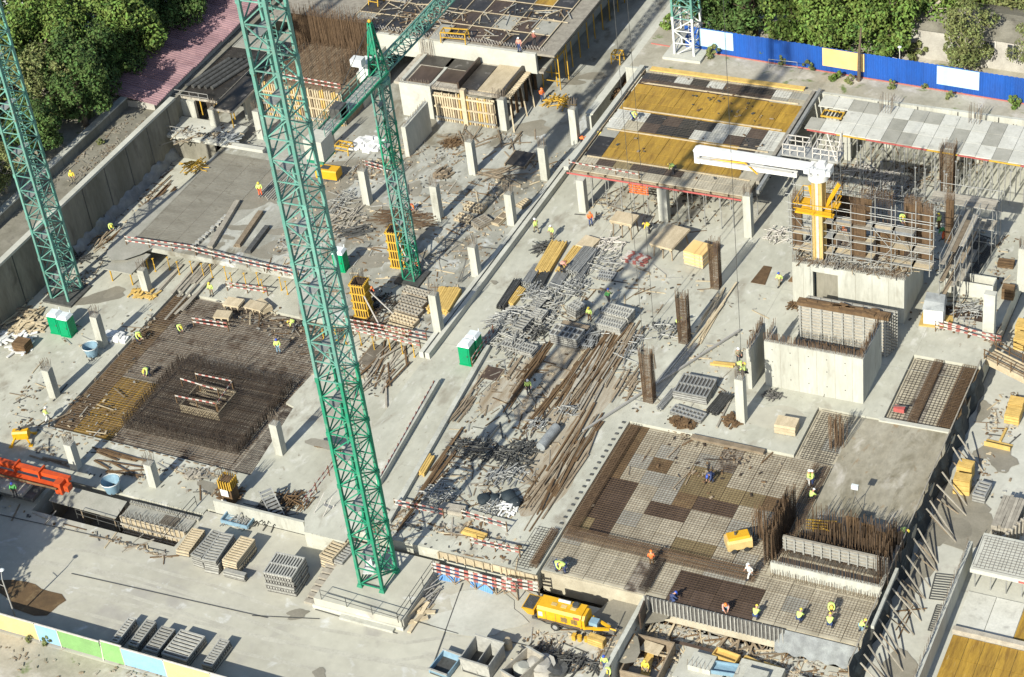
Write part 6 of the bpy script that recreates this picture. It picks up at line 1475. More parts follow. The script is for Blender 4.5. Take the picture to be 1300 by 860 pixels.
for (p, q, z, w_, h, m, lab) in (((11, 375, 478), (11, 1120, 0), .15, .16, .16, 'cable_grey', 'long grey pipe laid across the slab from the plank field to the core'), ((7, 865, 850), (7, 1185, 370), .02, .9, .02, 'steel', None),
        ((11, 890, 508), (11, 1235, 582), .02, .5, .25, 'old_timber', 'thick brown beam lying along the far edge of the lower deck'), ((11, 710, 290), (11, 900, 60), .02, 1.0, .12, 'steel', 'flat bundle of long grey tubes running past the middle rebar cage'),
        ((7, 1030, 575), (7, 1170, 370), .02, 1.0, .05, 'dark_steel', None), ((11, 1010, 462), (11, 1080, 320), .02, .16, .16, 'grey_timber', 'single pale timber beside the tall column')):
    if not lab: continue
    a, b = P(p, z), P(q, z); mb = MB(); L = (b-a).length; rz = ang(a, b)
    if 'bundle' in lab:
        for k in range(9): mb.tube((0, (k-4)*.12, .06), (L, (k-4)*.12+random.uniform(-.1, .1), .06), .045, 5)
    else: mb.b(0, -w_/2, 0, L, w_/2, h)
    single('long_beam' if 'beam' in lab or 'timber' in lab else 'long_pipe', mb, m, lab, 'beam' if 'beam' in lab or 'timber' in lab else 'pipe', a, rz)
# rust sheets near the core doorway
for (p, q, lab) in (((8, 0, 560), (8, 60, 490), 'rusty steel plate on the slab left of the core doorway'),):
    a, b = P(p, 0), P(q, 0); mb = MB(); mb.hexa([(-.7, -1.3, 0), (.7, -1.3, 0), (.4, 1.5, 0), (-.4, 1.5, 0)], [(-.7, -1.3, .06), (.7, -1.3, .06), (.4, 1.5, .06), (-.4, 1.5, .06)]); single('steel_plate', mb, 'rust_timber', lab, 'plate', (a+b)/2)
c = P((8, 180, 555), 0); mb = MB(); mb.hexa([(-.6, -.06, 0), (.5, -.06, 0), (.5, .06, 0), (-.6, .06, 0)], [(.4, -.06, 1.5), (.5, -.06, 1.5), (.5, .06, 1.5), (.4, .06, 1.5)]); single('steel_plate', mb, 'rust_timber', 'triangular rusty plate leaning at the core wall', 'plate', c)

# ================================================================ KERBS, CRANE BASE, NET, RIGHT SIDE
t = thing('kerb_beam', 'long pale double kerb running diagonally between the upper slab and the middle of the site', 'kerb', (-79.2, 144, 0))
for x, m in ((-.28, 'pale_concrete'), (.32, 'pale_concrete')):
    for k in range(9):
        mb = MB(); mb.b(-.22, -2.15, 0, .22, 2.15, .66); part('kerb_stone', mb, m, t, (x, -17.2+k*4.33, 0))
mb = MB(); mb.b(-.06, -19, 0, .1, 19.5, .5); part('channel', mb, 'dark_steel', t)
t = thing('kerb_beam', 'low concrete kerb strip along the ramp right of the guard boards', 'kerb', (-73.2, 115.8, 0), R(5.0))
for k in range(7):
    mb = MB(); mb.b(-.22, -1.69, 0, .22, 1.69, .42); part('kerb_stone', mb, 'wall_concrete', t, (0, -10.2+k*3.4, 0))
t = thing('kerb_beam', 'concrete strip under the red and white guard boards right of the tallest crane', 'kerb', (-75.85, 115, 0), R(5.0))
for k in range(4):
    mb = MB(); mb.b(-.2, -1.71, 0, .2, 1.71, .6); part('kerb_stone', mb, 'wall_concrete', t, (.1, -5.4+k*3.45, 0))
t = thing('crane_base', 'raised square concrete base under the tallest crane', 'crane base', (-70.3, 98.2, LOW))
mb = MB(); mb.b(-4.0, -3.3, 0, 3.85, 3.6, 1.0); part('slab', mb, 'yard_concrete', t)
mb = MB(); mb.b(-4.15, -3.45, 0, 4.0, -3.3, .35); part('plinth', mb, 'pale_concrete', t)
mb = MB(); mb.b(-1.5, -3.9, 0, 3.3, -3.46, .22); part('step', mb, 'wall_concrete', t)
mb = MB()
for k in range(7): mb.b(-5.1, -3.2+k*.62, 0, -4.05, -2.75+k*.62, .2+.1*k)
part('stair', mb, 'grey_timber', t)
mb = MB(); mb.b(3.9, -3.2, .02, 4.0, 3.2, 1.0); part('side_panel', mb, 'dull_ply', t)
heap((14, 770, 560), LOW, .9, 1.2, 12, 1.8, .1, 'raw_timber', 'broken timber pallet leaning at the right corner of the crane base', .6, 'scrap_heap', sq=True)
heap((14, 830, 480), LOW, 1.0, 1.6, 16, 2.2, .05, 'cable_grey', 'loose steel stair rails right of the crane base', .9, 'scrap_heap', align=1.2)
for i, (p, q, lab) in enumerate((((14, 870, 395), (14, 985, 415), 'blue sheet leaning at the slab edge next to the crane base'), ((14, 1035, 430), (14, 1140, 470), 'blue sheet leaning at the slab edge behind the trestle barrier'))):
    a, b = P(p, LOW), P(q, LOW); L = (b-a).length; mb = MB()
    for k in range(10): mb.hexa([(L*k/10, 0, 0), (L*(k+.86)/10, 0, 0), (L*(k+.86)/10, .06, 0), (L*k/10, .06, 0)], [(L*k/10, .35, 1.1), (L*(k+.86)/10, .35, 1.1), (L*(k+.86)/10, .41, 1.1), (L*k/10, .41, 1.1)])
    mb.hexa([(0, .03, 0), (L, .03, 0), (L, .08, 0), (0, .08, 0)], [(0, .39, 1.09), (L, .39, 1.09), (L, .43, 1.09), (0, .43, 1.09)])
    single('blue_sheet', mb, 'tarp_blue', lab, 'sheet', a, ang(a, b))
# yellow edge forms along the slab front
for i, (p, q, lab) in enumerate((((14, 870, 300), (14, 990, 330), 'tan edge form board at the slab front nearest the crane base'), ((14, 1000, 322), (14, 1120, 352), 'middle tan edge form board at the slab front'), ((14, 1130, 350), (14, 1271, 388), 'tan edge form board at the slab front nearest the deck'), ((15, 0, 372), (15, 155, 402), 'tan edge form board at the corner beside the reinforced deck'))):
    a, b = P(p, -.3), P(q, -.3); L = (b-a).length; mb = MB(); mb.b(0, -.08, -.55, L, .0, .1)
    for k in range(int(L/.8)+1): mb.b(k*.8, -.2, -.6, k*.8+.12, -.081, .12)
    single('edge_form', mb, 'raw_timber', lab, 'formwork', (a.x, 102.3 if i < 3 else 102.25, -.05), 0)
# wavy dark net along the right edge, with raking props
t = thing('debris_net', 'wavy dark net fence along the drop on the right side of the decks', 'net', (-32, 118, 0))
mb = MB(); n = 90; rows_ = 6; vs = []; fs = []
for i in range(n+1):
    y = -18+37.5*i/n
    for k in range(rows_+1):
        z = -2.2+3.1*k/rows_; x = .16*sin(y*1.15)+.1*sin(y*2.7+1)+.12*sin(k*2+y)*(k < rows_)+(.45 if k == 0 else 0)*0+ .25*(1-k/rows_); vs.append((x, y, z+(.12*sin(y*1.7) if k == rows_ else 0)))
for i in range(n):
    for k in range(rows_): a = i*(rows_+1)+k; fs.append((a, a+1, a+rows_+2, a+rows_+1))
mb.add(vs, fs, True); part('net_sheet', mb, 'net_dark', t)
mb = MB()
for k in range(16): mb.beam((.0, -18+k*2.5, -2.2), (-.1, -18+k*2.5, 1.0), .07)
part('post', mb, 'old_timber', t)
mb = MB(); mb.beam((-.12, -18, .95), (-.12, 19.4, .95), .09); part('top_rail', mb, 'grey_timber', t)
yy = [101.3, 102.2, 103.2, 104.6, 106.0, 108.0, 109.4, 110.6, 112.0, 113.2, 115.2, 116.4, 118.8, 119.8, 121.8, 123.4, 126.6, 128.2]
for k, y in enumerate(yy):
    t = thing('raking_prop', ORD[k]+' timber prop from the front end of the dark net, slanting to the corridor floor', 'prop', (-31.6, y, -2.2), random.uniform(-.25, .1), 'raking props along the dark net')
    mb = MB(); mb.beam((0, 0, 2.4), (random.uniform(2.0, 2.7), -.5, .03), .09); part('strut', mb, 'grey_timber', t)
    if k % 3: mb = MB(); mb.beam((0, 0, .9), (1.9, -.45, .03), .07); part('brace', mb, 'old_timber', t)
mb = MB(); mb.beam((0, 0, 0), (0, 6.4, .05), .24, .3); single('grey_beam', mb, 'wall_concrete', 'pale kinked beam at the front end of the dark net', 'beam', (-31.6, 104.3, .95))
# yellow crates in the corridor
def crate(p, z, w_, l, h, rz, label, m='yellow_timber'):
    c = P(p, z); t = thing('timber_crate', label, 'crate', (c.x, c.y+l/2, z), rz, 'crates and boxes')
    n = 5
    for s in (-1, 1):
        for k in range(3):
            mb = MB(); mb.b(-w_/2, s*l/2-.03, h*k/3+.03, w_/2, s*l/2+.03, h*(k+1)/3-.03); part('side_board', mb, m, t)
            mb = MB(); mb.b(s*w_/2-.03, -l/2+.035, h*k/3+.03, s*w_/2+.03, l/2-.035, h*(k+1)/3-.03); part('side_board', mb, m, t)
    for k in range(n):
        mb = MB(); mb.b(-w_/2-.02, -l/2+l*k/n+.02, h, w_/2+.02, -l/2+l*(k+1)/n-.02, h+.05); part('top_board', mb, m, t)
for p, z, w_, l, h, lab in (((12, 1210, 445), -2.2, 1.2, 1.3, .9, 'lower front yellow crate of the upper pair in the corridor'), ((12, 1225, 398), -2.2, 1.2, 1.2, 1.0, 'farther yellow crate of the upper pair in the corridor'),
    ((12, 970, 780), -2.2, 1.3, 1.0, 1.5, 'large near yellow crate beside the steel rack in the corridor'), ((12, 985, 710), -2.2, 1.2, 1.0, 1.4, 'farther yellow crate behind the large near one in the corridor'),
    ((12, 1255, 95), -2.2, 1.3, 1.2, 1.2, 'yellow crate at the right edge of the picture near the gangway'), ((12, 1262, 25), -2.2, 1.3, 1.2, 1.0, 'topmost yellow crate at the right edge of the picture'),
    ((8, 1190, 640), 0, 1.0, .8, 1.2, 'brown board stack behind the low wall at the far right'), ((8, 1180, 490), 0, 1.4, .8, .5, 'low brown crate between the rod piles on the right slab'),
    ((9, 95, 108), LOW, 1.4, 1.2, 1.0, 'brown timber box among rubbish at the left edge'), ((2, 315, 715), UZ, 1.3, 1.0, .9, 'brown crate under the crane counterweight')):
    crate(p, z, w_, l, h, random.uniform(-.1, .1), lab, 'rust_timber' if 'brown' in lab else 'yellow_timber')
mb = MB(); mb.b(-1.1, -.4, 0, 1.1, .4, .1); mb.b(-1.1, -.45, 0, 1.1, -.4, .5); mb.b(-.1, .4, 0, .1, 2.2, .2); c = P((12, 1150, 545), -2.2); single('yellow_form', mb, 'yellow_timber', 'yellow plank form beside the dark damp patches in the corridor', 'formwork', c, -.05)
# flat steel grids in the corridor
for (p0, p1, p2, n, lab) in (((16, 820, 490), (16, 910, 500), (16, 940, 380), 10, 'larger flat steel grid lying on the corridor floor'), ((16, 815, 640), (16, 850, 645), (16, 890, 525), 12, 'narrow ladder like steel grid lying on the corridor floor')):
    a, b, c = P(p0, -2.2), P(p1, -2.2), P(p2, -2.2); mb = MB(); u = b-a; v = c-b
    for k in range(n+1): mb.beam(a+v*(k/n)-a, a+u+v*(k/n)-a, .07, .05)
    for s in (0, .5, 1) if u.length > 1.6 else (0, 1): mb.beam(u*s, u*s+v, .06, .06)
    single('steel_grid', mb, 'dark_steel', lab, 'steel grid', (a.x, a.y, -2.12))
# gangway and right slab edge
t = thing('gangway', 'wooden gangway with rails leading off the slab at the right edge', 'gangway', (-31.9, 139.6, 0), -.42)
for k in range(14):
    mb = MB(); mb.b(k*.42, -.7, -.06, k*.42+.38, .7, 0); part('tread', mb, 'raw_timber', t)
for s in (-1, 1):
    mb = MB(); mb.b(0, s*.76-.04, -.5, 5.9, s*.76+.04, .12); part('side_beam', mb, 'raw_timber', t)
    mb = MB()
    for z in (.5, 1.0): mb.beam((0, s*.8, z), (5.9, s*.8, z), .07)
    for k in range(5): mb.beam((.1+k*1.4, s*.8, 0), (.1+k*1.4, s*.8, 1.05), .08)
    part('handrail', mb, 'rust_timber', t)
wb, dd = wallbox('end_wall', 'tall pale wall pillar at the far right, standing on the slab edge above the gangway', 'wall', -33.1, 141.8, -32.1, 142.5, 0, 4.6, 'pale_concrete')
column((8, 1255, 600), 0, 4.6, 'grey column at the right edge of the picture above the end wall')
mb = MB(); mb.b(-2.2, -.7, 0, 2.2, -.6, 1.5); mb.b(-2.2, .6, 0, 2.2, .7, 1.5); mb.b(-2.2, -.6, 0, -2.1, .6, 1.5); mb.b(2.1, -.6, 0, 2.2, .6, 1.5); c = P((8, 1015, 600), 0); single('low_box_wall', mb, 'pale_concrete', 'low pale concrete box behind the white tank on the right slab', 'wall', (c.x, c.y, 0))
mb = MB(); mb.b(-1.9, -.6, 0, 1.9, .5, .02); mb.b(-1.9, .5, 0, 1.9, .6, .25); c = P((8, 985, 710), 0); single('slab_slot', mb, 'dark_ply', 'dark slot in the right slab next to the white tank', 'opening', (c.x, c.y, .004))
c = P((8, 835, 760), 0); t = thing('white_tank', 'white cubic tank under a grey sheet on the right slab', 'tank', (c.x, c.y+.7, 0), .1)
mb = MB(); mb.b(-.85, -.7, .1, .85, .7, 1.7); part('body', mb, 'white_sack', t)
mb = MB(); mb.hexa([(-.95, -.8, 1.7), (.95, -.8, 1.7), (.95, .9, 1.7), (-.95, .9, 1.7)], [(-.85, -.2, 2.3), (.8, -.1, 2.1), (.8, .8, 2.4), (-.85, .8, 2.5)]); part('cover_sheet', mb, 'grey_film', t)
mb = MB(); mb.b(-1.2, -1.0, 0, 1.6, .9, .1); part('pallet', mb, 'yellow_timber', t)
# right edge building
t = thing('unfinished_building', 'corner of an unfinished building with a white slab edge at the lower right', 'building', (-24, 108, -2.2))
mb = MB(); mb.b(-3.6, -28, 0, -3.25, 8.4, 2.25); part('parapet', mb, 'wall_concrete', t)
mb = MB(); mb.b(-2.7, 5.4, 1.9, 14, 9.6, 2.3); part('roof_slab', mb, 'pale_concrete', t)
for k in range(6):
    mb = MB(); mb.b(-2.7+k*2.2, 1.0, .02, -.55+k*2.2, 5.2, .1); part('deck_panel', mb, ('light_ply', 'light_ply', 'yellow_ply')[k % 3], t)
for k in range(8):
    for j in range(2):
        mb = MB(); mb.tube((0, 0, 0), (0, 0, 1.9), .06, 6); part('slab_prop', mb, 'steel', t, (-2.4+k*1.2, 5.9+j*1.6, 0))
mb = MB(); mb.b(-2.7, .5, 0, 14, .95, .5); part('low_beam', mb, 'grey_timber', t)
for k in range(7):
    for j in range(5):
        mb = MB(); mb.b(0, 0, 0, 1.2, 2.3, .06); part('deck_panel', mb, 'yellow_ply', t, (-2.6+k*1.23, -11.3+j*2.34, .03))
mb = MB(); mb.b(1, 5.37, 1.95, 14, 5.4, 2.12); part('edge_board', mb, 'edge_red', t)
mb = MB(); fringe(mb, (-3.5, -12, 2.25), (-3.5, 8, 2.25), .9, .3); part('starter_bars', mb, 'pale_rebar', t, kind='stuff')
stuff('rebar_mesh', grid_bars(-26.6, -14, 113.6, 117.4, .16, .3, .3, .012), 'pale_rebar', 'grey mesh on the white edged slab at the lower right corner', 'rebar')
mb = MB(); mb.b(-.06, -.06, -.05, 5.0, .06, 1.6)
for k in range(10): mb.b(k*.5, -.2, 0, k*.5+.1, .1, 1.7)
single('leaning_form', mb, 'grey_timber', 'grey ribbed form standing at the right edge above the white edged slab', 'formwork', (-25.4, 118.3, -2.2), 1.2)
# front forms of the lower right deck and the lower pit
for k in range(6):
    t = thing('edge_formwork', ORD[k]+' ribbed edge form from the left along the front of the lower right deck', 'formwork', (-48.4+k*1.9, 103.0, -1.6), 0, 'ribbed edge forms of the deck')
    mb = MB(); mb.b(-.93, -.03, 0, .93, .03, 1.5); part('form_panel', mb, 'panel_dark', t)
    mb = MB()
    for j in range(6): mb.b(-.9+j*.33, -.16, .05, -.8+j*.33, -.031, 1.55)
    part('panel_rib', mb, 'panel_steel', t)
mb = MB(); n = 40; vs = []
for i in range(n+1):
    x = 6.6*i/n
    for k in range(4): vs.append((x, -.25*k/3+.12*sin(x*5+k)*(k > 0), -.1-.75*k))
mb.add(vs, [(i*4+k, i*4+k+1, i*4+k+5, i*4+k+4) for i in range(n) for k in range(3)], True); single('grey_film', mb, 'grey_film', 'creased grey film hanging at the right part of the deck front', 'film', (-38.8, 103.05, -.1))
mb = MB(); mb.b(-.18, -40, -1.4, .18, 4.4, 1.0); single('low_wall', mb, 'wall_concrete', 'low concrete wall between the front yard and the lower pit', 'wall', (-49.4, 98.8, -1.6))
mb = MB(); mb.b(-.06, -.7, 0, .06, .7, 1.7); c = P((15, 660, 600), LOW); single('dark_board', mb, 'dark_ply', 'dark upright board at the wall end right of the yellow pump', 'board', c, .1)
pit = [(-47.4, 98.6, 3.0, 4.0, .9, 'grey_timber', 'shallow timber framed box form left in the lower pit'), (-43.4, 99.6, 3.6, 3.4, .5, 'pale_concrete', 'pale concrete footing in the middle of the lower pit'), (-39.0, 98.8, 3.4, 4.4, .9, 'wall_concrete', 'grey concrete footing right of the middle of the lower pit'),
       (-34.4, 98.6, 3.6, 4.6, .7, 'pale_concrete', 'pale concrete footing at the right end of the lower pit'), (-42.0, 94.0, 4.2, 3.0, .7, 'wall_concrete', 'second row concrete footing at the bottom of the picture'), (-36.0, 92.6, 5.0, 3.4, .6, 'pale_concrete', 'wide pale footing at the bottom right edge of the lower pit')]
for x, y, w_, l, h, m, lab in pit:
    t = thing('footing', lab, 'footing', (x, y, -3), random.uniform(-.03, .03), 'footings in the lower pit')
    if 'box' in lab:
        for (a, b, c, d) in ((-w_/2, -l/2, w_/2, -l/2+.12), (-w_/2, l/2-.12, w_/2, l/2), (-w_/2, -l/2+.12, -w_/2+.12, l/2-.12), (w_/2-.12, -l/2+.12, w_/2, l/2-.12)): mb = MB(); mb.b(a, b, 0, c, d, 1.2); part('form_board', mb, 'old_timber', t)
        mb = MB(); mb.b(-.4, -1.4, .1, .3, 1.3, .16); part('loose_board', mb, 'yellow_timber', t, (0, 0, .3), .2); mb = MB(); mb.b(-1, .6, .9, .6, 1.7, .96); part('loose_board', mb, 'raw_timber', t, rz=-.1)
    else:
        mb = MB(); mb.b(-w_/2, -l/2, 0, w_/2, l/2, h); part('base', mb, m, t)
        mb = MB(); mb.b(-w_/4, -l/5, h, w_/4, l/4, h+.5); part('stub', mb, 'wall_concrete', t)
        mb = MB(); fringe(mb, (-w_/4, -l/5, h+.5), (w_/4, -l/5, h+.5), .8, .3); fringe(mb, (-w_/2, -l/2, 0), (w_/2, -l/2, 0), .7, .4); part('starter_bars', mb, 'pale_rebar', t, kind='stuff')
for (p, q, w_, m, lab) in (((15, 985, 820), (15, 1120, 840), 1.0, 'bucket_blue', 'blue grey metal tray in the lower pit'), ((15, 1120, 790), (15, 1250, 850), 1.6, 'yellow_timber', 'orange plywood sheet leaning in the lower pit'), ((15, 1000, 750), (15, 1110, 790), .8, 'yellow_timber', 'small orange plywood sheet above the metal tray'), ((15, 800, 690), (15, 1000, 740), .22, 'dark_ply', 'dark beam across the lower pit'), ((16, 20, 820), (16, 100, 845), 1.4, 'yellow_timber', 'orange plywood at the bottom edge')):
    a, b = P(p, -2.5), P(q, -2.5); L = (b-a).length; mb = MB(); mb.hexa([(0, -w_/2, 0), (L, -w_/2, 0), (L, w_/2, 0), (0, w_/2, 0)], [(0, -w_/2, .08), (L, -w_/2, .08), (L, w_/2, .12), (0, w_/2, .12)])
    if 'tray' in lab:
        for s in (-1, 1): mb.b(0, s*w_/2-.04, .08, L, s*w_/2+.04, .4)
        for s in (.02, L-.04): mb.b(s-.04, -w_/2+.045, .08, s+.04, w_/2-.045, .4)
    single('metal_tray' if 'tray' in lab else 'dark_beam' if 'beam' in lab else 'plywood_sheet', mb, m, lab, 'tray' if 'tray' in lab else 'beam' if 'beam' in lab else 'plywood', a, ang(a, b))
# steel bins and bags at the bottom of the yard
def bin_(p, z, w_, l, h, rz, label, m='panel_steel', div=1):
    c = P(p, z); t = thing('steel_bin', label, 'steel bin', c, rz, 'open steel bins')
    for s in (-1, 1):
        mb = MB(); mb.hexa([(-w_/2, s*l*.42-.04, .1), (w_/2, s*l*.42-.04, .1), (w_/2, s*l*.42+.04, .1), (-w_/2, s*l*.42+.04, .1)], [(-w_/2, s*l/2-.04, h), (w_/2, s*l/2-.04, h), (w_/2, s*l/2+.04, h), (-w_/2, s*l/2+.04, h)]); part('side_plate', mb, m, t)
        mb = MB(); mb.b(s*w_/2-.04, -l/2+.045, .1, s*w_/2+.04, l/2-.045, h-.02); part('end_plate', mb, m, t)
        mb = MB(); mb.b(-w_/2-.07, s*l/2-.07, h, w_/2+.07, s*l/2+.07, h+.09); part('rim', mb, 'panel_steel', t)
    mb = MB(); mb.b(-w_/2, -l/2+.1, 0, w_/2, l/2-.1, .1); part('floor_plate', mb, 'dark_steel', t)
    for k in range(div): mb = MB(); mb.b(-w_/2+.05+w_*(k+1)/(div+1), -l/2+.1, .1, -w_/2+.11+w_*(k+1)/(div+1), l/2-.1, h*.8); part('divider', mb, m, t)
bin_((14, 1100, 800), LOW, 2.4, 2.6, 1.5, -.05, 'large open grey steel bin at the bottom edge of the front yard', 'panel_steel')
bin_((14, 920, 815), LOW, 1.6, 2.2, .6, -.1, 'low blue grey steel tray left of the large open bin', 'bucket_blue', 0)
bin_((14, 1290, 850), LOW, 1.6, 3.0, 1.3, -.3, 'narrow grey steel bin right of the large open bin', 'grey_timber', 0)
for (p, r, h, m, lab) in (((14, 1215, 720), .35, 1.0, 'raw_timber', 'small tan drum between the two bins'), ((15, 180, 820), 1.1, .9, 'plaster', 'round grey concrete lump below the steel scrap row'), ((15, 95, 845), .8, 1.0, 'wall_concrete', 'grey concrete block at the bottom edge left of the lump'), ((15, 250, 830), .9, .5, 'dark_steel', 'dark tyre like coil at the bottom edge')):
    c = P(p, LOW); mb = MB(); mb.tube((0, 0, 0), (0, 0, h*.7), r, 10); mb.tube((0, 0, h*.7), (.05, .05, h), r, 10, r*.55); single('drum' if 'drum' in lab else 'concrete_block' if 'concrete' in lab else 'hose_coil', mb, m, lab, 'drum' if 'drum' in lab else 'block' if 'concrete' in lab else 'coil', c)
for i in range(3):
    mb = MB(); pts = [P((15, x, y+i*14), LOW) for x, y in ((230, 780), (300, 765), (370, 772), (420, 790), (450, 830))]
    for a, b in zip(pts, pts[1:]): mb.tube(a-pts[0]+V((0, 0, .08)), b-pts[0]+V((0, 0, .08)), .07, 6)
    single('hose', mb, 'dark_steel', 'dark hose curving between the scrap row and the bottom workers', 'hose', pts[0], 0, 'dark hoses in the front yard')
c = P((15, 440, 700), LOW); crate((15, 435, 715), LOW, 1.3, .6, .7, -.1, 'small brown box with red lid beside the yellow pump')
c = P((15, 360, 685), LOW); mb = MB(); mb.tube((0, 0, 0), (0, 0, .5), .2, 8); mb.tube((.5, .1, 0), (.5, .1, .4), .18, 8); mb.b(-.6, -.2, 0, -.3, .2, .5); single('canister_group', mb, 'prop_yellow', 'little canisters standing beside the yellow pump', 'canisters', c)
for (p, z, m, lab, r, h) in (((9, 442, 125), LOW, 'bucket_blue', 'open blue concrete bucket beside the column at the left', .75, 1.3), ((9, 540, 770), LOW, 'bucket_blue', 'open blue concrete bucket in tree shade behind the trench', .85, 1.4)):
    c = P(p, z); t = thing('concrete_bucket', lab, 'bucket', c); n = 16
    mb = MB(); mb.tube((0, 0, .35), (0, 0, h), r*.7, n, r, caps=False); mb.tube((0, 0, .37), (0, 0, h), r*.64, n, r*.94, caps=False); mb.tube((0, 0, .3), (0, 0, .36), r*.7, n); part('shell', mb, m, t)
    mb = MB(); mb.tube((0, 0, h-.04), (0, 0, h+.06), r*1.04, n, caps=False); part('rim', mb, 'roof_white', t)
    mb = MB()
    for k in range(4): a = k*pi/2+.4; mb.beam((r*.6*cos(a), r*.6*sin(a), .6), (r*.85*cos(a), r*.85*sin(a), 0), .08)
    part('leg', mb, 'dark_steel', t)
# bags by the slab front
for i, (p, s) in enumerate((((14, 1100, 30), .8), ((14, 1150, 20), .6), ((14, 1220, 15), .9), ((14, 1250, 40), .7))):
    c = P(p, 0); mb = MB(); mb.ball((0, 0, s*.42), s*.75, 10, 6, .62); mb.v = [(x*(1+.2*sin(5*y+i)), y*(1+.2*sin(4*x+z*3)), max(0, z)) for x, y, z in mb.v]
    single('black_bag', mb, 'net_dark', 'black bag lying between the steel heaps at the slab front', 'bag', c, 0, 'black bags at the slab front')
# grey film roll
a, b = P((11, 175, 570), 0), P((11, 250, 475), 0); mb = MB(); L = (b-a).length; mb.tube((0, 0, .4), (L, 0, .4), .42, 12); single('film_roll', mb, 'grey_film', 'grey blue roll of film lying among the planks', 'roll', a, ang(a, b))
# striped board pile
t = thing('board_pile', 'pile of red and white striped boards beside the plywood tables', 'board pile', P((7, 610, 455), 0), -.15)
for k in range(16):
    mb = MB()
    for i in range(6): mb.m = i % 2; mb.b(-1.2+i*.4, -.09, 0, -.8+i*.4, .09, .05)
    part('board', mb, ['rail_white', 'rail_red'], t, (random.uniform(-.1, .3), -.9+.22*(k % 8)+.5, .05+.07*(k//8)), random.gauss(0, .08))
t = thing('rail_stack', 'orange red mesh barrier rolls hung under the yellow deck front', 'barrier', P((7, 640, 135), 2.0))
for k in range(4): mb = MB(); mb.b(-1.0, -.05, 0, 1.0, .05, .12); part('slat', mb, 'orange_mesh', t, (0, 0, k*.27))
for (p, z, w_, l, m, lab) in (((10, 1140, 205), .0, 1.7, 1.7, 'dark_ply', 'dark square hatch in the slab right of the green toilets'), ((3, 75, 755), UZ+.25, 2.2, 2.6, 'black_ply', 'black plywood plate on blocks near the kerb'), ((10, 580, 120), LOW+.02, 1.9, 3.0, 'pit_floor', 'dark opening in the low corner beside the yellow props'), ((13, 640, 10), -.3, .1, .1, 'dark_ply', None), ((2, 900, 155), 6.1, 1.6, 3.2, 'dull_ply', 'grey plywood sheet on the dark upper left deck')):
    if not lab: continue
    c = P(p, z); t = thing('plate', lab, 'plate', (c.x, c.y, z)); mb = MB(); mb.b(-w_/2, -l/2, .006, w_/2, l/2, .07); part('sheet', mb, m, t)
    for s in (-1, 1): mb = MB(); mb.b(s*w_/2-.06, -l/2-.05, -(.25 if 'blocks' in lab else 0), s*w_/2+.06, l/2+.05, .1); part('edge_timber', mb, 'old_timber', t)
# yellow trestle frames
def trestle_frame(p, z, w_, h, label):
    c = P(p, z); mb = MB()
    for x in (-w_/2, w_/2):
        for y in (-.5, .5): mb.beam((x, y*1.3, 0), (x, y, h), .1)
        mb.beam((x, -.5, h), (x, .5, h), .1)
    for y in (-.5, .5): mb.beam((-w_/2, y, h), (w_/2, y, h), .12); mb.beam((-w_/2, y, h*.5), (w_/2, y, h*.5), .08)
    for k in range(4): mb.beam((-w_/2+w_*k/3, -.5, h), (-w_/2+w_*k/3, .5, h), .08)
    single('trestle', mb, 'prop_yellow', label, 'trestle', c, random.uniform(-.1, .1), 'yellow trestles')
trestle_frame((2, 965, 195), 6.05, 2.8, 1.2, 'yellow trestle on the dark deck at the top, beside the zigzag bars')
trestle_frame((2, 440, 720), UZ, 1.6, .9, 'low yellow trestle behind the column by the white sacks')
trestle_frame((2, 590, 15), 6.05, 1.2, .8, 'small yellow trestle far back on the dark deck at the top')
trestle_frame((3, 540, 295), .3, 1.0, 1.2, 'small bright yellow barrier at the far end of the kerb')
# leaning rods at the column, reels, speakers
mb = MB()
for k in range(14): mb.rod((-.5+random.random()*.5, -.6, 0), (.3+random.random()*.2, .1, 2.3), .025)
single('leaning_rods', mb, 'dark_steel', 'thin rods leaning on the column halfway along the kerb', 'rods', P((6, 1010, 540), UZ))
# trench box form, tarp and slab pieces
t = thing('trench_formwork', 'pale wall formwork with bars inside the dark trench at the bottom left', 'formwork', (-92.2, 99.7, -3.6))
mb = MB(); mb.b(-3.4, -.9, 0, 3.2, -.82, 2.3); e = part('form_panel', mb, 'raw_timber', t)
mb = MB()
for k in range(14): mb.b(-3.3+k*.49, -.98, .1, -3.2+k*.49, -.83, 2.4)
for z in (.6, 1.5): mb.b(-3.4, -1.08, z, 3.2, -.981, z+.12)
part('form_stud', mb, 'grey_timber', e)
mb = MB(); mb.b(-3.4, -.8, 1.9, 3.2, .9, 2.2); mb.b(-3.6, .9, 0, 3.4, 1.2, 2.28); part('top_slab', mb, 'dull_ply', t)
mb = MB(); mb.b(-.6, -.6, 2.2, 1.0, .5, 2.23); part('dark_pit', mb, 'pit_floor', t, (.9, .1, 0))
mb = MB(); fringe(mb, (-3.4, -.7, 2.2), (3.2, -.7, 2.2), .9, .2, .022); fringe(mb, (-3.4, .8, 2.2), (3.2, .8, 2.2), .7, .25, .022); part('starter_bars', mb, 'rebar', t, kind='stuff')
t = thing('tarp_roof', 'grey blue sheet roof over the trench in tree shade', 'tarpaulin', (-98.6, 99.6, LOW))
mb = MB(); mb.hexa([(-4.2, -1.0, .2), (2.8, -1.1, .2), (2.8, .8, .5), (-4.2, .9, .5)], [(-4.2, -1.0, .26), (2.8, -1.1, .26), (2.8, .8, .56), (-4.2, .9, .56)]); part('sheet', mb, 'dull_ply', t)
for x in (-4, -1, 2.4): mb = MB(); mb.b(-.06, -.9, -2.1, .06, .7, .2); part('support', mb, 'old_timber', t, (x, 0, 0))
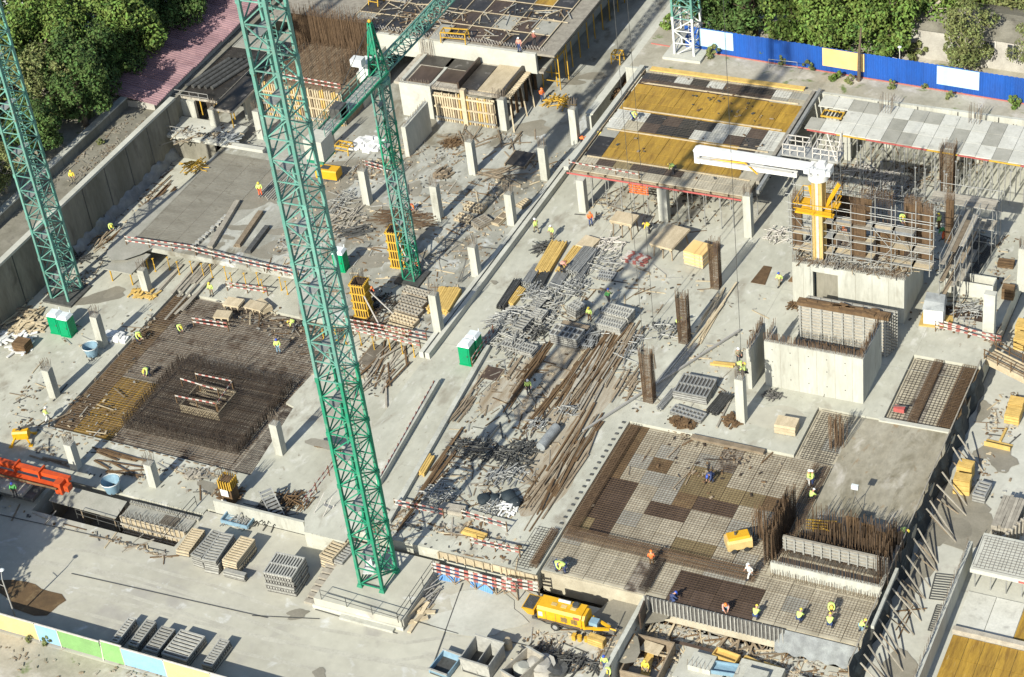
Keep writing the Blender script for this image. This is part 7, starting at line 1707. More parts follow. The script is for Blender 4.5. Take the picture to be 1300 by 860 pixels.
t = thing('small_tower_form', 'small brown timber tower form with white sheets beside the pit railing', 'formwork', (P((9, 1090, 820), LOW).x, P((9, 1090, 820), LOW).y+.4, LOW))
mb = MB(); mb.b(-.5, -.5, 0, .5, .5, 2.4); part('form_box', mb, 'rust_timber', t)
mb = MB()
for a in range(4):
    for k in range(5): x = -.5+k*.25; c_, s_ = cos(a*pi/2), sin(a*pi/2); q = (x*c_+.6*s_, x*s_-.6*c_); mb.b(q[0]-.05, q[1]-.05, 1.7, q[0]+.05, q[1]+.05, 2.6)
part('form_stud', mb, 'prop_yellow', t); mb = MB(); mb.b(-.45, -.66, 1.0, .3, -.62, 1.7); mb.b(-.6, -.65, .2, -.1, -.61, .5); part('white_sheet', mb, 'white_sack', t)
part('starter_bars', bars_mesh(.8, 1.3, 5, 'rebar', 'tf'), None, t, (0, 0, 2.4), kind='stuff')
# narrow sunken pit with boxes below the mat: steel tray and white slabs
c = P((13, 1140, 115), LOW); mb = MB(); mb.b(-1.3, -.9, .1, 1.3, .9, .2)
for s in (-1, 1): mb.b(-1.3, s*.9-.05, .2, 1.3, s*.9+.05, .5); mb.b(s*1.3-.05, -.84, .2, s*1.3+.05, .84, .5)
single('metal_tray', mb, 'bucket_blue', 'shallow metal tray behind the four panel stacks', 'tray', c)
t = thing('stair', 'grey steel stair leading from the yard up to the slab beside the tallest crane', 'stair', P((14, 300, 185), LOW), 1.35)
for k in range(8): mb = MB(); mb.b(0, -.45, 0, .26, .45, .05); part('tread', mb, 'steel', t, (k*.27, 0, .2+k*.2))
for s in (-1, 1): mb = MB(); mb.beam((0, s*.48, 0), (2.3, s*.48, 1.7), .06, .2); mb.tube((0, s*.48, 1), (2.3, s*.48, 2.7), .03, 5); mb.tube((0, s*.48, 0), (0, s*.48, 1), .03, 5); part('stringer', mb, 'rail_white', t)
t = thing('stair', 'grey steel stair in the shaded notch left of the slab block', 'stair', P((14, 130, 110), LOW), 2.5)
for k in range(9): mb = MB(); mb.b(0, -.5, 0, .26, .5, .05); part('tread', mb, 'steel', t, (k*.27, 0, .1+k*.17))
for s in (-1, 1): mb = MB(); mb.beam((0, s*.53, 0), (2.5, s*.53, 1.6), .06, .2); part('stringer', mb, 'steel', t)
# low shaded notch wall pieces
mb = MB(); mb.b(-4.4, -.12, 0, 4.4, .12, 1.4); single('low_wall', mb, 'wall_concrete', 'low wall along the front slab left of the tallest crane', 'wall', (-83.6, 102.2, LOW-.02))
# mesh on the left part of the upper slab, with timbers
stuff('rebar_mesh', grid_bars(-116, -109, 133.4, 149.6, UZ+.03, 2.3, .27, .009), 'pale_rebar', 'pale reinforcement mesh on the left part of the upper slab', 'rebar')
mb = MB(); mb.b(-3.55, -8.2, 0, 3.55, 8.2, .012); structure('screed_field', mb, 'screed').location = (-112.5, 141.5, UZ+.002)
for (p, q, m, lab) in (((5, 1000, 400), (5, 1130, 180), 'grey_timber', 'long grey beam beside the pale mesh field of the upper slab'), ((5, 930, 390), (5, 1085, 235), 'panel_steel', 'row of dark blocks beside the pale mesh field'), ((5, 1130, 390), (5, 1240, 230), 'old_timber', 'beam across the smooth part of the upper slab'), ((5, 1180, 420), (5, 1271, 300), 'dark_steel', 'dark beam on the smooth part of the upper slab')):
    a, b = P(p, UZ), P(q, UZ); L = (b-a).length; mb = MB()
    if 'blocks' in lab:
        k = 0
        while k < L: mb.box((k, random.uniform(-.2, .2), .15), (.35, .4, .3), random.uniform(-.4, .4)); k += .55
    else: mb.b(0, -.25, 0, L, .25, .4); mb.b(0, .3, 0, L, .5, .12)
    single('block_row' if 'blocks' in lab else 'long_beam', mb, m, lab, 'blocks' if 'blocks' in lab else 'beam', a, ang(a, b))
# pink roof and kiosk between trees and site
t = thing('long_shed', 'long low shed with a pink sheet roof between the trees and the building', 'shed', (-126.6, 150, 4.0), R(1.0))
for k in range(20):
    def f():
        mb = MB(); mb.hexa([(-3.4, .05, 0), (3.4, .05, 0), (3.4, 2.0, 0), (-3.4, 2.0, 0)], [(-3.4, .05, .08), (3.4, .05, .08), (3.4, 2.0, .16), (-3.4, 2.0, .16)])
        for j in range(5): mb.b(-3.35, .25+j*.38, .12, 3.35, .31+j*.38, .2)
        return mb.mesh('roof_panel', 'pink_roof')
    part('roof_panel', cached('pinkroof', f), None, t, (random.uniform(-.08, .08), k*2.0, 1.2+random.uniform(-.03, .03)), rot=(0, .13+random.uniform(-.02, .02), 0))
mb = MB(); mb.b(-3.0, .2, -.2, 3.0, 39.6, .78); part('wall', mb, 'plaster', t)
t = thing('kiosk', 'small kiosk with pale flat roof and blue grey wall half hidden among the left trees', 'kiosk', (-133.4, 158.4, 4.6), .0)
mb = MB(); mb.b(-1.9, -1.6, 0, 1.9, 1.6, 2.6); part('wall', mb, 'kiosk_wall', t)
mb = MB(); mb.b(-2.1, -1.8, 2.6, 2.1, 1.8, 2.8); part('roof', mb, 'plaster', t)
mb = MB(); mb.b(-.5, -1.65, .1, .5, -1.6, 2.1); d = part('door', mb, 'kiosk_wall', t)
mb = MB(); mb.b(1.9, -.9, 1.0, 1.95, .6, 2.0); part('window', mb, 'window_glass', t)
sheet('path', [rect(-300, 160.5, -134, 185)], 4.61, .3, 'pale_concrete')
# grey house behind the blue fence at the right
t = thing('old_house', 'low grey house with dark windows behind the right end of the blue fence', 'house', (-43, 180.0, 3.9), -.05)
mb = MB(); mb.b(-7.5, 0, 0, 14, 6, 3.5); part('wall', mb, 'plaster', t)
mb = MB(); mb.hexa([(-8, -.5, 3.5), (14.5, -.5, 3.5), (14.5, 6.5, 3.5), (-8, 6.5, 3.5)], [(-7, 2.4, 4.3), (13.5, 2.4, 4.3), (13.5, 3.6, 4.3), (-7, 3.6, 4.3)]); r_ = part('roof', mb, 'old_wall', t)
for x in (-2.6, .6, 3.0, 5.4, 8.6):
    mb = MB(); mb.b(-.55, -.02, 0, .55, .02, 1.5); wn = part('window', mb, 'window_glass', t, (x, -.03, 1.55))
    mb = MB(); mb.b(-.68, -.06, -.12, -.55, 0, 1.62); mb.b(.55, -.06, -.12, .68, 0, 1.62); mb.b(-.55, -.059, 1.5, .55, 0, 1.62); mb.b(-.55, -.059, -.12, .55, 0, 0); mb.b(-.04, -.05, 0, .04, -.021, 1.5); part('frame', mb, 'rail_white', wn)

# ================================================================ PEOPLE
def skinned(name, verts, edges, radii, m, sub=1, root=0):
    me = bpy.data.meshes.new(name); me.from_pydata(verts, edges, [])
    o = bpy.data.objects.new(name, me); col.objects.link(o)
    md = o.modifiers.new('skin', 'SKIN'); md.use_smooth_shade = True
    sv = me.skin_vertices[0].data
    for i, r in enumerate(radii): sv[i].radius = (r, r) if not isinstance(r, tuple) else r; sv[i].use_root = (i == root)
    if sub: s = o.modifiers.new('sub', 'SUBSURF'); s.levels = sub; s.render_levels = sub
    dg = bpy.context.evaluated_depsgraph_get(); ev = o.evaluated_get(dg)
    out = bpy.data.meshes.new_from_object(ev); out.name = name
    bpy.data.objects.remove(o); bpy.data.meshes.remove(me)
    out.materials.clear(); out.materials.append(MATS[m])
    for p in out.polygons: p.use_smooth = True
    return out
def person_meshes(pose):
    """joint positions of a pose, x forward; returns meshes of body, jacket, trousers, boots, helmet"""
    J = pose
    def arm(s): return J['sh'+s], J['el'+s], J['wr'+s]
    v = []; e = []; r = []
    def add(p, rad, par=None):
        v.append(tuple(p)); r.append(rad)
        if par is not None: e.append((par, len(v)-1))
        return len(v)-1
    pel = add(J['pel'], .13); ch = add(J['chest'], .15, pel); nk = add(J['neck'], .065, ch); hd = V(J['head']); ax = (hd-V(J['neck'])).normalized(); f = V(J['face'])
    h1 = add(hd-ax*.06, .085, nk); h2 = add(hd+ax*.05, .10, h1); add(hd+ax*.13, .06, h2); add(hd+f*.125-ax*.01, .022, h1)
    sd = ax.cross(f).normalized()
    for s in (-1, 1): add(hd+sd*s*.105-ax*.01, .02, h1)
    for s in 'LR':
        sh, el, wr = arm(s); a = add(sh, .07, ch); b = add(el, .05, a); c = add(wr, .035, b)
        d = (V(wr)-V(el)).normalized(); sx = d.cross(V((0, 0, 1)) if abs(d.z) < .9 else V((1, 0, 0))).normalized(); pm = V(wr)+d*.07; pc = add(pm, .038, c); up_ = sx.cross(d)
        for k, (o_, ln) in enumerate(((-.033, .075), (-.011, .09), (.011, .085), (.033, .065))):
            q = add(pm+sx*o_+d*.03, .011, pc); add(pm+sx*o_*1.15+d*(.03+ln*.55)+up_*.012, .010, q); add(pm+sx*o_*1.2+d*(.03+ln)+up_*.035, .008, len(v)-1)
        q = add(V(wr)+d*.035+sx*-.045, .012, c); add(V(wr)+d*.085+sx*-.07+up_*.02, .009, q)
        hp, kn, an = J['hp'+s], J['kn'+s], J['an'+s]; a = add(hp, .10, pel); b = add(kn, .065, a); add(an, .045, b)
    body = skinned('body', v, e, r, 'skin', 1)
    def limb(name, chains, m, k=1.0):
        v = []; e = []; r = []
        idx = {}
        for ch_ in chains:
            last = None
            for p, rad in ch_:
                key = tuple(round(c, 4) for c in p)
                if key not in idx: idx[key] = len(v); v.append(key); r.append(rad*k)
                if last is not None and last != idx[key]: e.append((last, idx[key]))
                last = idx[key]
        return skinned(name, v, e, r, m, 1)
    mid = tuple(V(J['pel']).lerp(V(J['chest']), .5)); up = tuple(V(J['chest']).lerp(V(J['neck']), .55))
    jacket = limb('jacket', [[(tuple(V(J['pel'])+V((0, 0, -.06))), .19), (mid, .185), (J['chest'], .205), (up, .13)]]+[[(J['chest'], .205), (J['sh'+s], .10), (J['el'+s], .075), (tuple(V(J['el'+s]).lerp(V(J['wr'+s]), .93)), .055)] for s in 'LR'], 'vest_lime')
    trousers = limb('trousers', [[(J['pel'], .165), (J['hp'+s], .125), (J['kn'+s], .088), (tuple(V(J['kn'+s]).lerp(V(J['an'+s]), .96)), .075)] for s in 'LR'], 'cloth_blue')
    mb = MB()
    for s in 'LR':
        a = V(J['an'+s]); t = V(J.get('toe'+s, (a.x+.2, a.y, a.z-.05))); mb.beam(a+V((-.06, 0, -.03)), t+V((0, 0, .0)), .11, .11); mb.box(a+V((0, 0, 0)), (.12, .12, .16))
    boots = mb.mesh('boots', 'cloth_dark')
    mb = MB(); n = 12; m_ = 4; vs = []; b1 = f; b2 = sd
    for k in range(m_+1):
        t = pi/2*k/m_
        for i in range(n): aa = 2*pi*i/n; vs.append(hd+ax*(.045+.135*sin(t))+(b1*(1.12*cos(aa))+b2*sin(aa))*(.128*cos(t)+.002))
    fs = [(k*n+i, k*n+(i+1) % n, (k+1)*n+(i+1) % n, (k+1)*n+i) for k in range(m_) for i in range(n)]; mb.add(vs, fs, True)
    br = [hd+ax*.05+b1*.13*1.1*cos(a)+b2*.13*sin(a) for a in (-.9, -.45, 0, .45, .9)]; bo = [hd+ax*.035+b1*(.21*cos(a)+.01)+b2*.16*sin(a) for a in (-.9, -.45, 0, .45, .9)]
    mb.add(br+bo, [(i, i+1, 6+i, 5+i) for i in range(4)]); helmet = mb.mesh('helmet', 'helmet_yellow')
    mb = MB()
    for s in (-1, 1): mb.ball(hd+f*.098+sd*s*.035+ax*.012, .014, 6, 4)
    mb.beam(hd+f*.1-ax*.062-sd*.022, hd+f*.1-ax*.062+sd*.022, .01, .012); face = mb.mesh('eyes_and_mouth', 'cloth_dark')
    return dict(body=body, jacket=jacket, trousers=trousers, boots=boots, helmet=helmet, face=face)
def Vt(*a): return tuple(a)
POSES = {
 'stand': dict(pel=(0, 0, .95), chest=(.02, 0, 1.30), neck=(.02, 0, 1.48), head=(.05, 0, 1.64), face=(1, 0, 0), shL=(0, .21, 1.40), elL=(-.02, .29, 1.14), wrL=(.14, .26, .92), shR=(0, -.21, 1.40), elR=(.05, -.30, 1.15), wrR=(.28, -.2, 1.06), hpL=(0, .1, .90), knL=(.03, .13, .50), anL=(-.01, .14, .09), hpR=(0, -.1, .90), knR=(.05, -.12, .5), anR=(.04, -.14, .09)),
 'walk': dict(pel=(0, 0, .93), chest=(.05, 0, 1.28), neck=(.07, 0, 1.46), head=(.11, 0, 1.62), face=(1, 0, 0), shL=(.05, .21, 1.38), elL=(-.12, .27, 1.14), wrL=(-.06, .25, .9), shR=(.03, -.21, 1.38), elR=(.12, -.27, 1.12), wrR=(.32, -.22, 1.0), hpL=(0, .1, .89), knL=(.2, .1, .53), anL=(.28, .1, .1), hpR=(0, -.1, .89), knR=(-.04, -.1, .5), anR=(-.3, -.1, .14)),
 'bend': dict(pel=(-.12, 0, .88), chest=(.22, 0, 1.02), neck=(.38, 0, 1.04), head=(.53, 0, 1.02), face=(.45, 0, -.9), shL=(.28, .21, 1.02), elL=(.36, .25, .74), wrL=(.46, .16, .48), shR=(.28, -.21, 1.02), elR=(.40, -.25, .76), wrR=(.54, -.14, .52), hpL=(-.1, .1, .86), knL=(.04, .13, .48), anL=(-.06, .15, .09), hpR=(-.1, -.1, .86), knR=(.08, -.13, .48), anR=(.02, -.15, .09)),
 'crouch': dict(pel=(-.12, 0, .38), chest=(.10, 0, .66), neck=(.2, 0, .82), head=(.30, 0, .94), face=(.8, 0, -.6), shL=(.12, .21, .75), elL=(.30, .26, .55), wrL=(.46, .14, .36), shR=(.12, -.21, .75), elR=(.32, -.25, .54), wrR=(.5, -.12, .30), hpL=(-.08, .12, .36), knL=(.28, .2, .50), anL=(.06, .17, .09), hpR=(-.08, -.12, .36), knR=(.26, -.2, .16), anR=(-.14, -.17, .10), toeR=(-.3, -.17, .05)),
 'reach': dict(pel=(0, 0, .95), chest=(.05, 0, 1.3), neck=(.06, 0, 1.47), head=(.10, 0, 1.63), face=(.95, 0, .3), shL=(.03, .21, 1.4), elL=(.24, .28, 1.42), wrL=(.42, .2, 1.6), shR=(.03, -.21, 1.4), elR=(.24, -.27, 1.28), wrR=(.46, -.15, 1.36), hpL=(0, .1, .9), knL=(.08, .14, .5), anL=(.1, .15, .09), hpR=(0, -.1, .9), knR=(-.03, -.13, .5), anR=(-.12, -.15, .09)),
}
for k in POSES:                                  # unit face vectors
    POSES[k]['face'] = tuple(V(POSES[k]['face']).normalized())
PMESH = {k: person_meshes(v) for k, v in POSES.items()}
def person(p, z, pose, deg, jacket, trousers, helmet, label, s=1.04, dz=0):
    c = P(p, z); t = thing('person', label, 'person', (c.x, c.y, z+dz), R(deg), 'site workers'); t.scale = (s, s, s)
    M = PMESH[pose]; b = part('body', M['body'], None, t); part('eyes_and_mouth', M['face'], None, b)
    o = part('jacket', M['jacket'], None, t); setmat(o, jacket)
    o = part('trousers', M['trousers'], None, t); setmat(o, trousers)
    part('boots', M['boots'], None, t)
    o = part('helmet', M['helmet'], None, t); setmat(o, helmet)
LI, ORG, GRN, BL, DK, KH, WH, PK = 'vest_lime', 'vest_orange', 'vest_green', 'cloth_blue', 'cloth_dark', 'cloth_khaki', 'shirt_white', 'shirt_pink'
hw, hy, hb, ho = 'helmet_white', 'helmet_yellow', 'helmet_blue', 'helmet_orange'
PEOPLE = [
 ((5, 350, 85), 4.35, 'stand', -60, 'helmet_yellow', KH, hy, 'worker in dull yellow on the walkway above the left retaining wall'),
 ((5, 470, 312), LOW, 'walk', -80, LI, KH, hy, 'worker in lime vest by the wall netting, leftmost of a group of three'),
 ((5, 500, 280), LOW, 'stand', -120, DK, DK, hw, 'worker in dark clothes and white helmet, between two lime vests at the left wall'),
 ((5, 530, 312), LOW, 'bend', -40, LI, BL, hy, 'bending worker in lime vest, rightmost of the three at the left wall'),
 ((5, 1238, 145), UZ, 'stand', -70, LI, 'cloth_orange', hy, 'worker with lime jacket and orange trousers on the upper slab'),
 ((5, 1007, 620), LOW, 'stand', -90, LI, KH, hy, 'worker in lime vest standing in front of the dark recess at the mat'),
 ((5, 852, 795), LOW, 'bend', -20, LI, DK, hy, 'bending worker in lime vest on the upper left part of the foundation mat'),
 ((5, 658, 832), LOW, 'bend', -30, LI, BL, hy, 'bending worker in lime vest at the left corner of the foundation mat'),
 ((9, 708, 215), LOW, 'bend', -100, LI, BL, hy, 'worker in lime vest bending at the rebar block inside the mat'),
 ((9, 228, 430), LOW, 'walk', 60, LI, WH, hw, 'worker in lime vest and pale trousers at the near left corner of the mat'),
 ((9, 75, 785), LOW+1.5, 'stand', -60, 'vest_green', DK, 'helmet_blue', 'worker standing on the deck of the orange boom truck'),
 ((10, 128, 105), LOW+.1, 'stand', -70, LI, 'bucket_blue', hb, 'worker with blue helmet and pale blue trousers on the mat beside the crane mast'),
 ((6, 205, 775), LOW+.1, 'bend', -150, LI, DK, hy, 'bending worker in lime jacket on the mat left of the tallest mast'),
 ((6, 752, 222), UZ, 'bend', -20, 'cloth_orange', DK, ho, 'worker in orange bending right of the slewing crane mast'),
 ((6, 560, 615), UZ, 'crouch', 0, 'cloth_orange', DK, ho, 'crouching worker in orange beside the yellow column formwork'),
 ((6, 790, 490), UZ, 'crouch', 120, 'vest_orange', DK, ho, 'crouching worker in orange at the foot of the slewing crane'),
 ((3, 140, 285), 4.0, 'walk', 180, ORG, BL, ho, 'worker in orange walking on the black edge of the upper building'),
 ((3, 75, 245), 6.1, 'stand', -90, PK, BL, hw, 'worker in pink shirt and white helmet on the dark deck at the top'),
 ((3, 145, 215), 6.1, 'stand', 60, 'rail_red', DK, hw, 'worker in dark red on the dark deck beside the orange railing'),
 ((3, 182, 480), UZ, 'stand', -30, ORG, BL, ho, 'worker in orange standing below the raking shores'),
 ((3, 612, 570), 4.3, 'bend', -20, LI, BL, hy, 'bending worker in lime shirt on the left edge of the yellow deck'),
 ((3, 506, 600), .7, 'bend', -40, WH, DK, hw, 'bending worker in pale shirt on the strip left of the yellow deck'),
 ((3, 460, 675), .7, 'stand', -60, 'helmet_yellow', BL, hw, 'worker in pale yellow shirt standing left of the yellow deck'),
 ((3, 365, 690), .3, 'bend', 30, ORG, DK, ho, 'worker in orange bending on the kerb left of the yellow deck'),
 ((7, 155, 322), 0, 'walk', 150, LI, KH, hw, 'left one of two lime vested workers walking on the bare slab by the kerb'),
 ((7, 229, 350), 0, 'stand', -110, LI, KH, hw, 'right one of two lime vested workers on the bare slab by the kerb'),
 ((7, 412, 285), 0, 'stand', -60, ORG, BL, ho, 'worker in orange top under the front corner of the yellow deck'),
 ((7, 690, 320), 0, 'bend', 180, 'helmet_yellow', DK, hy, 'worker with yellow helmet behind the big plywood table'),
 ((7, 275, 505), .5, 'bend', 60, PK, DK, ho, 'bending worker with bare reddish shirt on the narrow yellow beams'),
 ((7, 497, 655), 0, 'walk', 100, GRN, DK, hb, 'worker in dark green vest walking in the crane shadow'),
 ((7, 408, 738), 0, 'stand', -100, LI, 'rust_timber', hy, 'worker in lime vest and brown trousers beside the white panel stacks'),
 ((7, 826, 785), 0, 'reach', -10, LI, DK, hy, 'worker in lime vest at the foot of the middle rebar cage'),
 ((3, 806, 825), 4.3, 'bend', 170, LI, DK, hy, 'bending worker in lime vest near the front edge of the yellow deck'),
 ((8, 112, 572), 0, 'walk', -110, LI, KH, hb, 'worker with blue helmet walking left of the core doorway'),
 ((8, 415, 362), 5.4, 'stand', -80, PK, BL, ho, 'worker in pinkish top and blue trousers on the scaffold beside the yellow boom column'),
 ((8, 690, 275), 7.2, 'bend', -60, LI, DK, hy, 'worker in lime vest inside the scaffold behind the rails'),
 ((8, 868, 300), 5.9, 'stand', 160, LI, 'rust_timber', hy, 'worker in lime vest on the right scaffold walkway, farther of two'),
 ((8, 890, 350), 4.1, 'bend', 150, GRN, 'cloth_orange', 'helmet_yellow', 'worker in green and orange on the right scaffold, nearer of two'),
 ((8, 352, 800), .2, 'bend', -120, LI, KH, hw, 'bending worker in yellow inside the white core walls'),
 ((11, 118, 298), 0, 'stand', -60, LI, DK, hw, 'worker in lime vest and white helmet standing among the loose planks'),
 ((11, 1112, 150), 4.7, 'stand', -40, KH, DK, hw, 'worker in grey brown with white helmet on top of the tall column'),
 ((11, 1112, 195), 4.7, 'bend', 10, LI, KH, hy, 'bending worker in lime vest on the tall column, left one'),
 ((11, 1142, 205), 4.7, 'crouch', 170, LI, DK, hy, 'crouching worker in lime vest on the tall column, right one'),
 ((11, 985, 715), -.1, 'bend', -110, BL, BL, hb, 'bending worker all in dark blue in the middle of the reinforced deck'),
 ((12, 250, 735), -.1, 'stand', 10, LI, WH, hw, 'left one of two lime vests standing together by the wet concrete'),
 ((12, 270, 735), -.1, 'stand', 190, LI, BL, hw, 'right one of two lime vests standing together by the wet concrete'),
 ((12, 262, 800), -.1, 'crouch', 60, 'vest_lime', DK, 'helmet_white', 'crouching worker in lime jacket in front of the standing pair by the wet concrete'),
 ((16, 688, 200), 0, 'bend', 0, LI, BL, hy, 'bending worker in lime vest beside the dark net and the bar pit'),
 ((15, 252, 350), -.1, 'bend', -30, LI, BL, hy, 'left one of two lime vests bending at the deck corner above the pump'),
 ((15, 290, 362), -.1, 'bend', 200, LI, BL, hb, 'right one of two lime vests bending at the deck corner, with blue helmet'),
 ((15, 702, 330), -.1, 'stand', 100, ORG, 'rust_timber', ho, 'worker in orange top standing on the brown beam cage'),
 ((15, 1168, 390), -.1, 'walk', -130, WH, WH, hw, 'worker in white clothes with a lime strap near the compressor'),
 ((15, 1050, 540), -.1, 'crouch', -60, PK, 'bucket_blue', ho, 'crouching worker in pink shirt and blue jeans on the dark panels'),
 ((15, 800, 495), -.1, 'crouch', 20, BL, BL, hb, 'crouching worker in blue at the front edge of the dark panels'),
 ((15, 1195, 575), -.1, 'crouch', 90, LI, BL, hy, 'kneeling worker in lime vest at the deck front, leftmost of the row of kneelers'),
 ((16, 205, 590), -.1, 'crouch', 80, LI, BL, hy, 'kneeling worker in lime vest at the deck front, second of the row of kneelers'),
 ((16, 357, 545), -.1, 'bend', -70, LI, 'shirt_pink', hy, 'stooping worker in lime vest, rear one of the pair near the grey ribbed form'),
 ((16, 350, 615), -.1, 'crouch', 100, LI, BL, hy, 'kneeling worker in lime vest, front one of the pair near the grey ribbed form'),
 ((16, 500, 632), -.1, 'crouch', 30, LI, 'bucket_blue', hy, 'kneeling worker in lime vest at the right end of the deck front beside the net'),
 ((15, 482, 825), LOW, 'stand', -100, LI, BL, hb, 'worker with blue helmet at the bottom edge, rear one of two below the pump'),
 ((15, 498, 850), LOW, 'bend', -80, LI, KH, hy, 'worker bending at the bottom edge, front one of two below the pump'),
 ((15, 675, 850), -2.9, 'stand', -90, 'helmet_yellow', KH, hy, 'worker in faded yellow in the box form of the lower pit'),
 ((1, 715, 800), LOW, 'bend', -60, 'cloth_orange', DK, ho, 'bending worker in orange in the shade at the foot of the left retaining wall'),
]
for i, a in enumerate(PEOPLE): person(*a, s=.89+.08*((i*37) % 10)/10)

# ================================================================ TREES
def leaf_mesh(name, seed, R_, H_, n, leaf, m, squash=1.0, clumps=26):
    rr = random.Random(seed); mb = MB(); cl = []
    for k in range(clumps):
        a = rr.uniform(0, 6.28); u = rr.random(); zz = rr.uniform(-.42, .5)*H_; rad = R_*sqrt(u)*sqrt(max(.05, 1-(zz/(H_*.56))**2))*.82
        cl.append((V((rad*cos(a), rad*sin(a)*squash, zz)), R_*rr.uniform(.14, .36)))
    for i in range(n):
        c, cr_ = rr.choice(cl); d = V((rr.gauss(0, 1), rr.gauss(0, 1), rr.gauss(0, .8))).normalized(); p = c+d*cr_*(.55+.5*rr.random()**.5)
        nrm = (d+V((rr.gauss(0, .5), rr.gauss(0, .5), rr.gauss(.4, .5)))).normalized(); t = nrm.cross(V((rr.gauss(0, 1), rr.gauss(0, 1), rr.gauss(0, 1)))).normalized(); b = nrm.cross(t); s = leaf*rr.uniform(.6, 1.25)
        mb.add([p-t*s*.5, p+b*s*.3+nrm*s*.06, p+t*s*.55, p-b*s*.3+nrm*s*.06], [(0, 1, 2, 3)])
    return mb.mesh(name, m)
def trunk_mesh(seed, h, R_, r, m):
    rr = random.Random(seed); mb = MB(); pts = [V((0, 0, 0))]
    for k in range(1, 5): pts.append(V((rr.uniform(-.25, .25), rr.uniform(-.25, .25), h*k/4)))
    for k in range(4): mb.tube(pts[k], pts[k+1], r*(1-.16*k), 7, r*(1-.16*(k+1)), caps=False)
    for k in range(9):
        a = rr.uniform(0, 6.28); s = pts[2].lerp(pts[4], rr.random()); e = s+V((cos(a)*R_*rr.uniform(.4, .75), sin(a)*R_*rr.uniform(.4, .75), h*rr.uniform(.15, .5))); md = s.lerp(e, .5)+V((0, 0, -.2))
        mb.tube(s, md, r*.4, 5, r*.28, caps=False); mb.tube(md, e, r*.28, 5, r*.1, caps=False)
    return mb.mesh('trunk', m)
TK = {}
for k, (R_, H_, n, leaf, m, tm, cl) in enumerate(((3.6, 6.4, 9500, .31, 'leaf', 'bark', 44), (3.0, 5.6, 8000, .29, 'leaf_dark', 'bark', 38), (3.3, 6.2, 6200, .27, 'leaf_olive', 'pale_bark', 34), (4.2, 6.0, 11500, .31, 'leaf', 'bark', 56))):
    TK[k] = (leaf_mesh('crown', 40+k, R_, H_, n, leaf, m, 1, cl), trunk_mesh(70+k, H_*.75, R_, .26, tm), H_)
def tree(x, y, z, k, s, rz, label):
    t = thing('leafy_tree', label, 'tree', (x, y, z), rz, 'trees around the site'); t.scale = (s, s, s*random.uniform(.9, 1.1)); cm, tm, H_ = TK[k]
    part('trunk', tm, None, t); part('crown', cm, None, t, (0, 0, H_*.66))
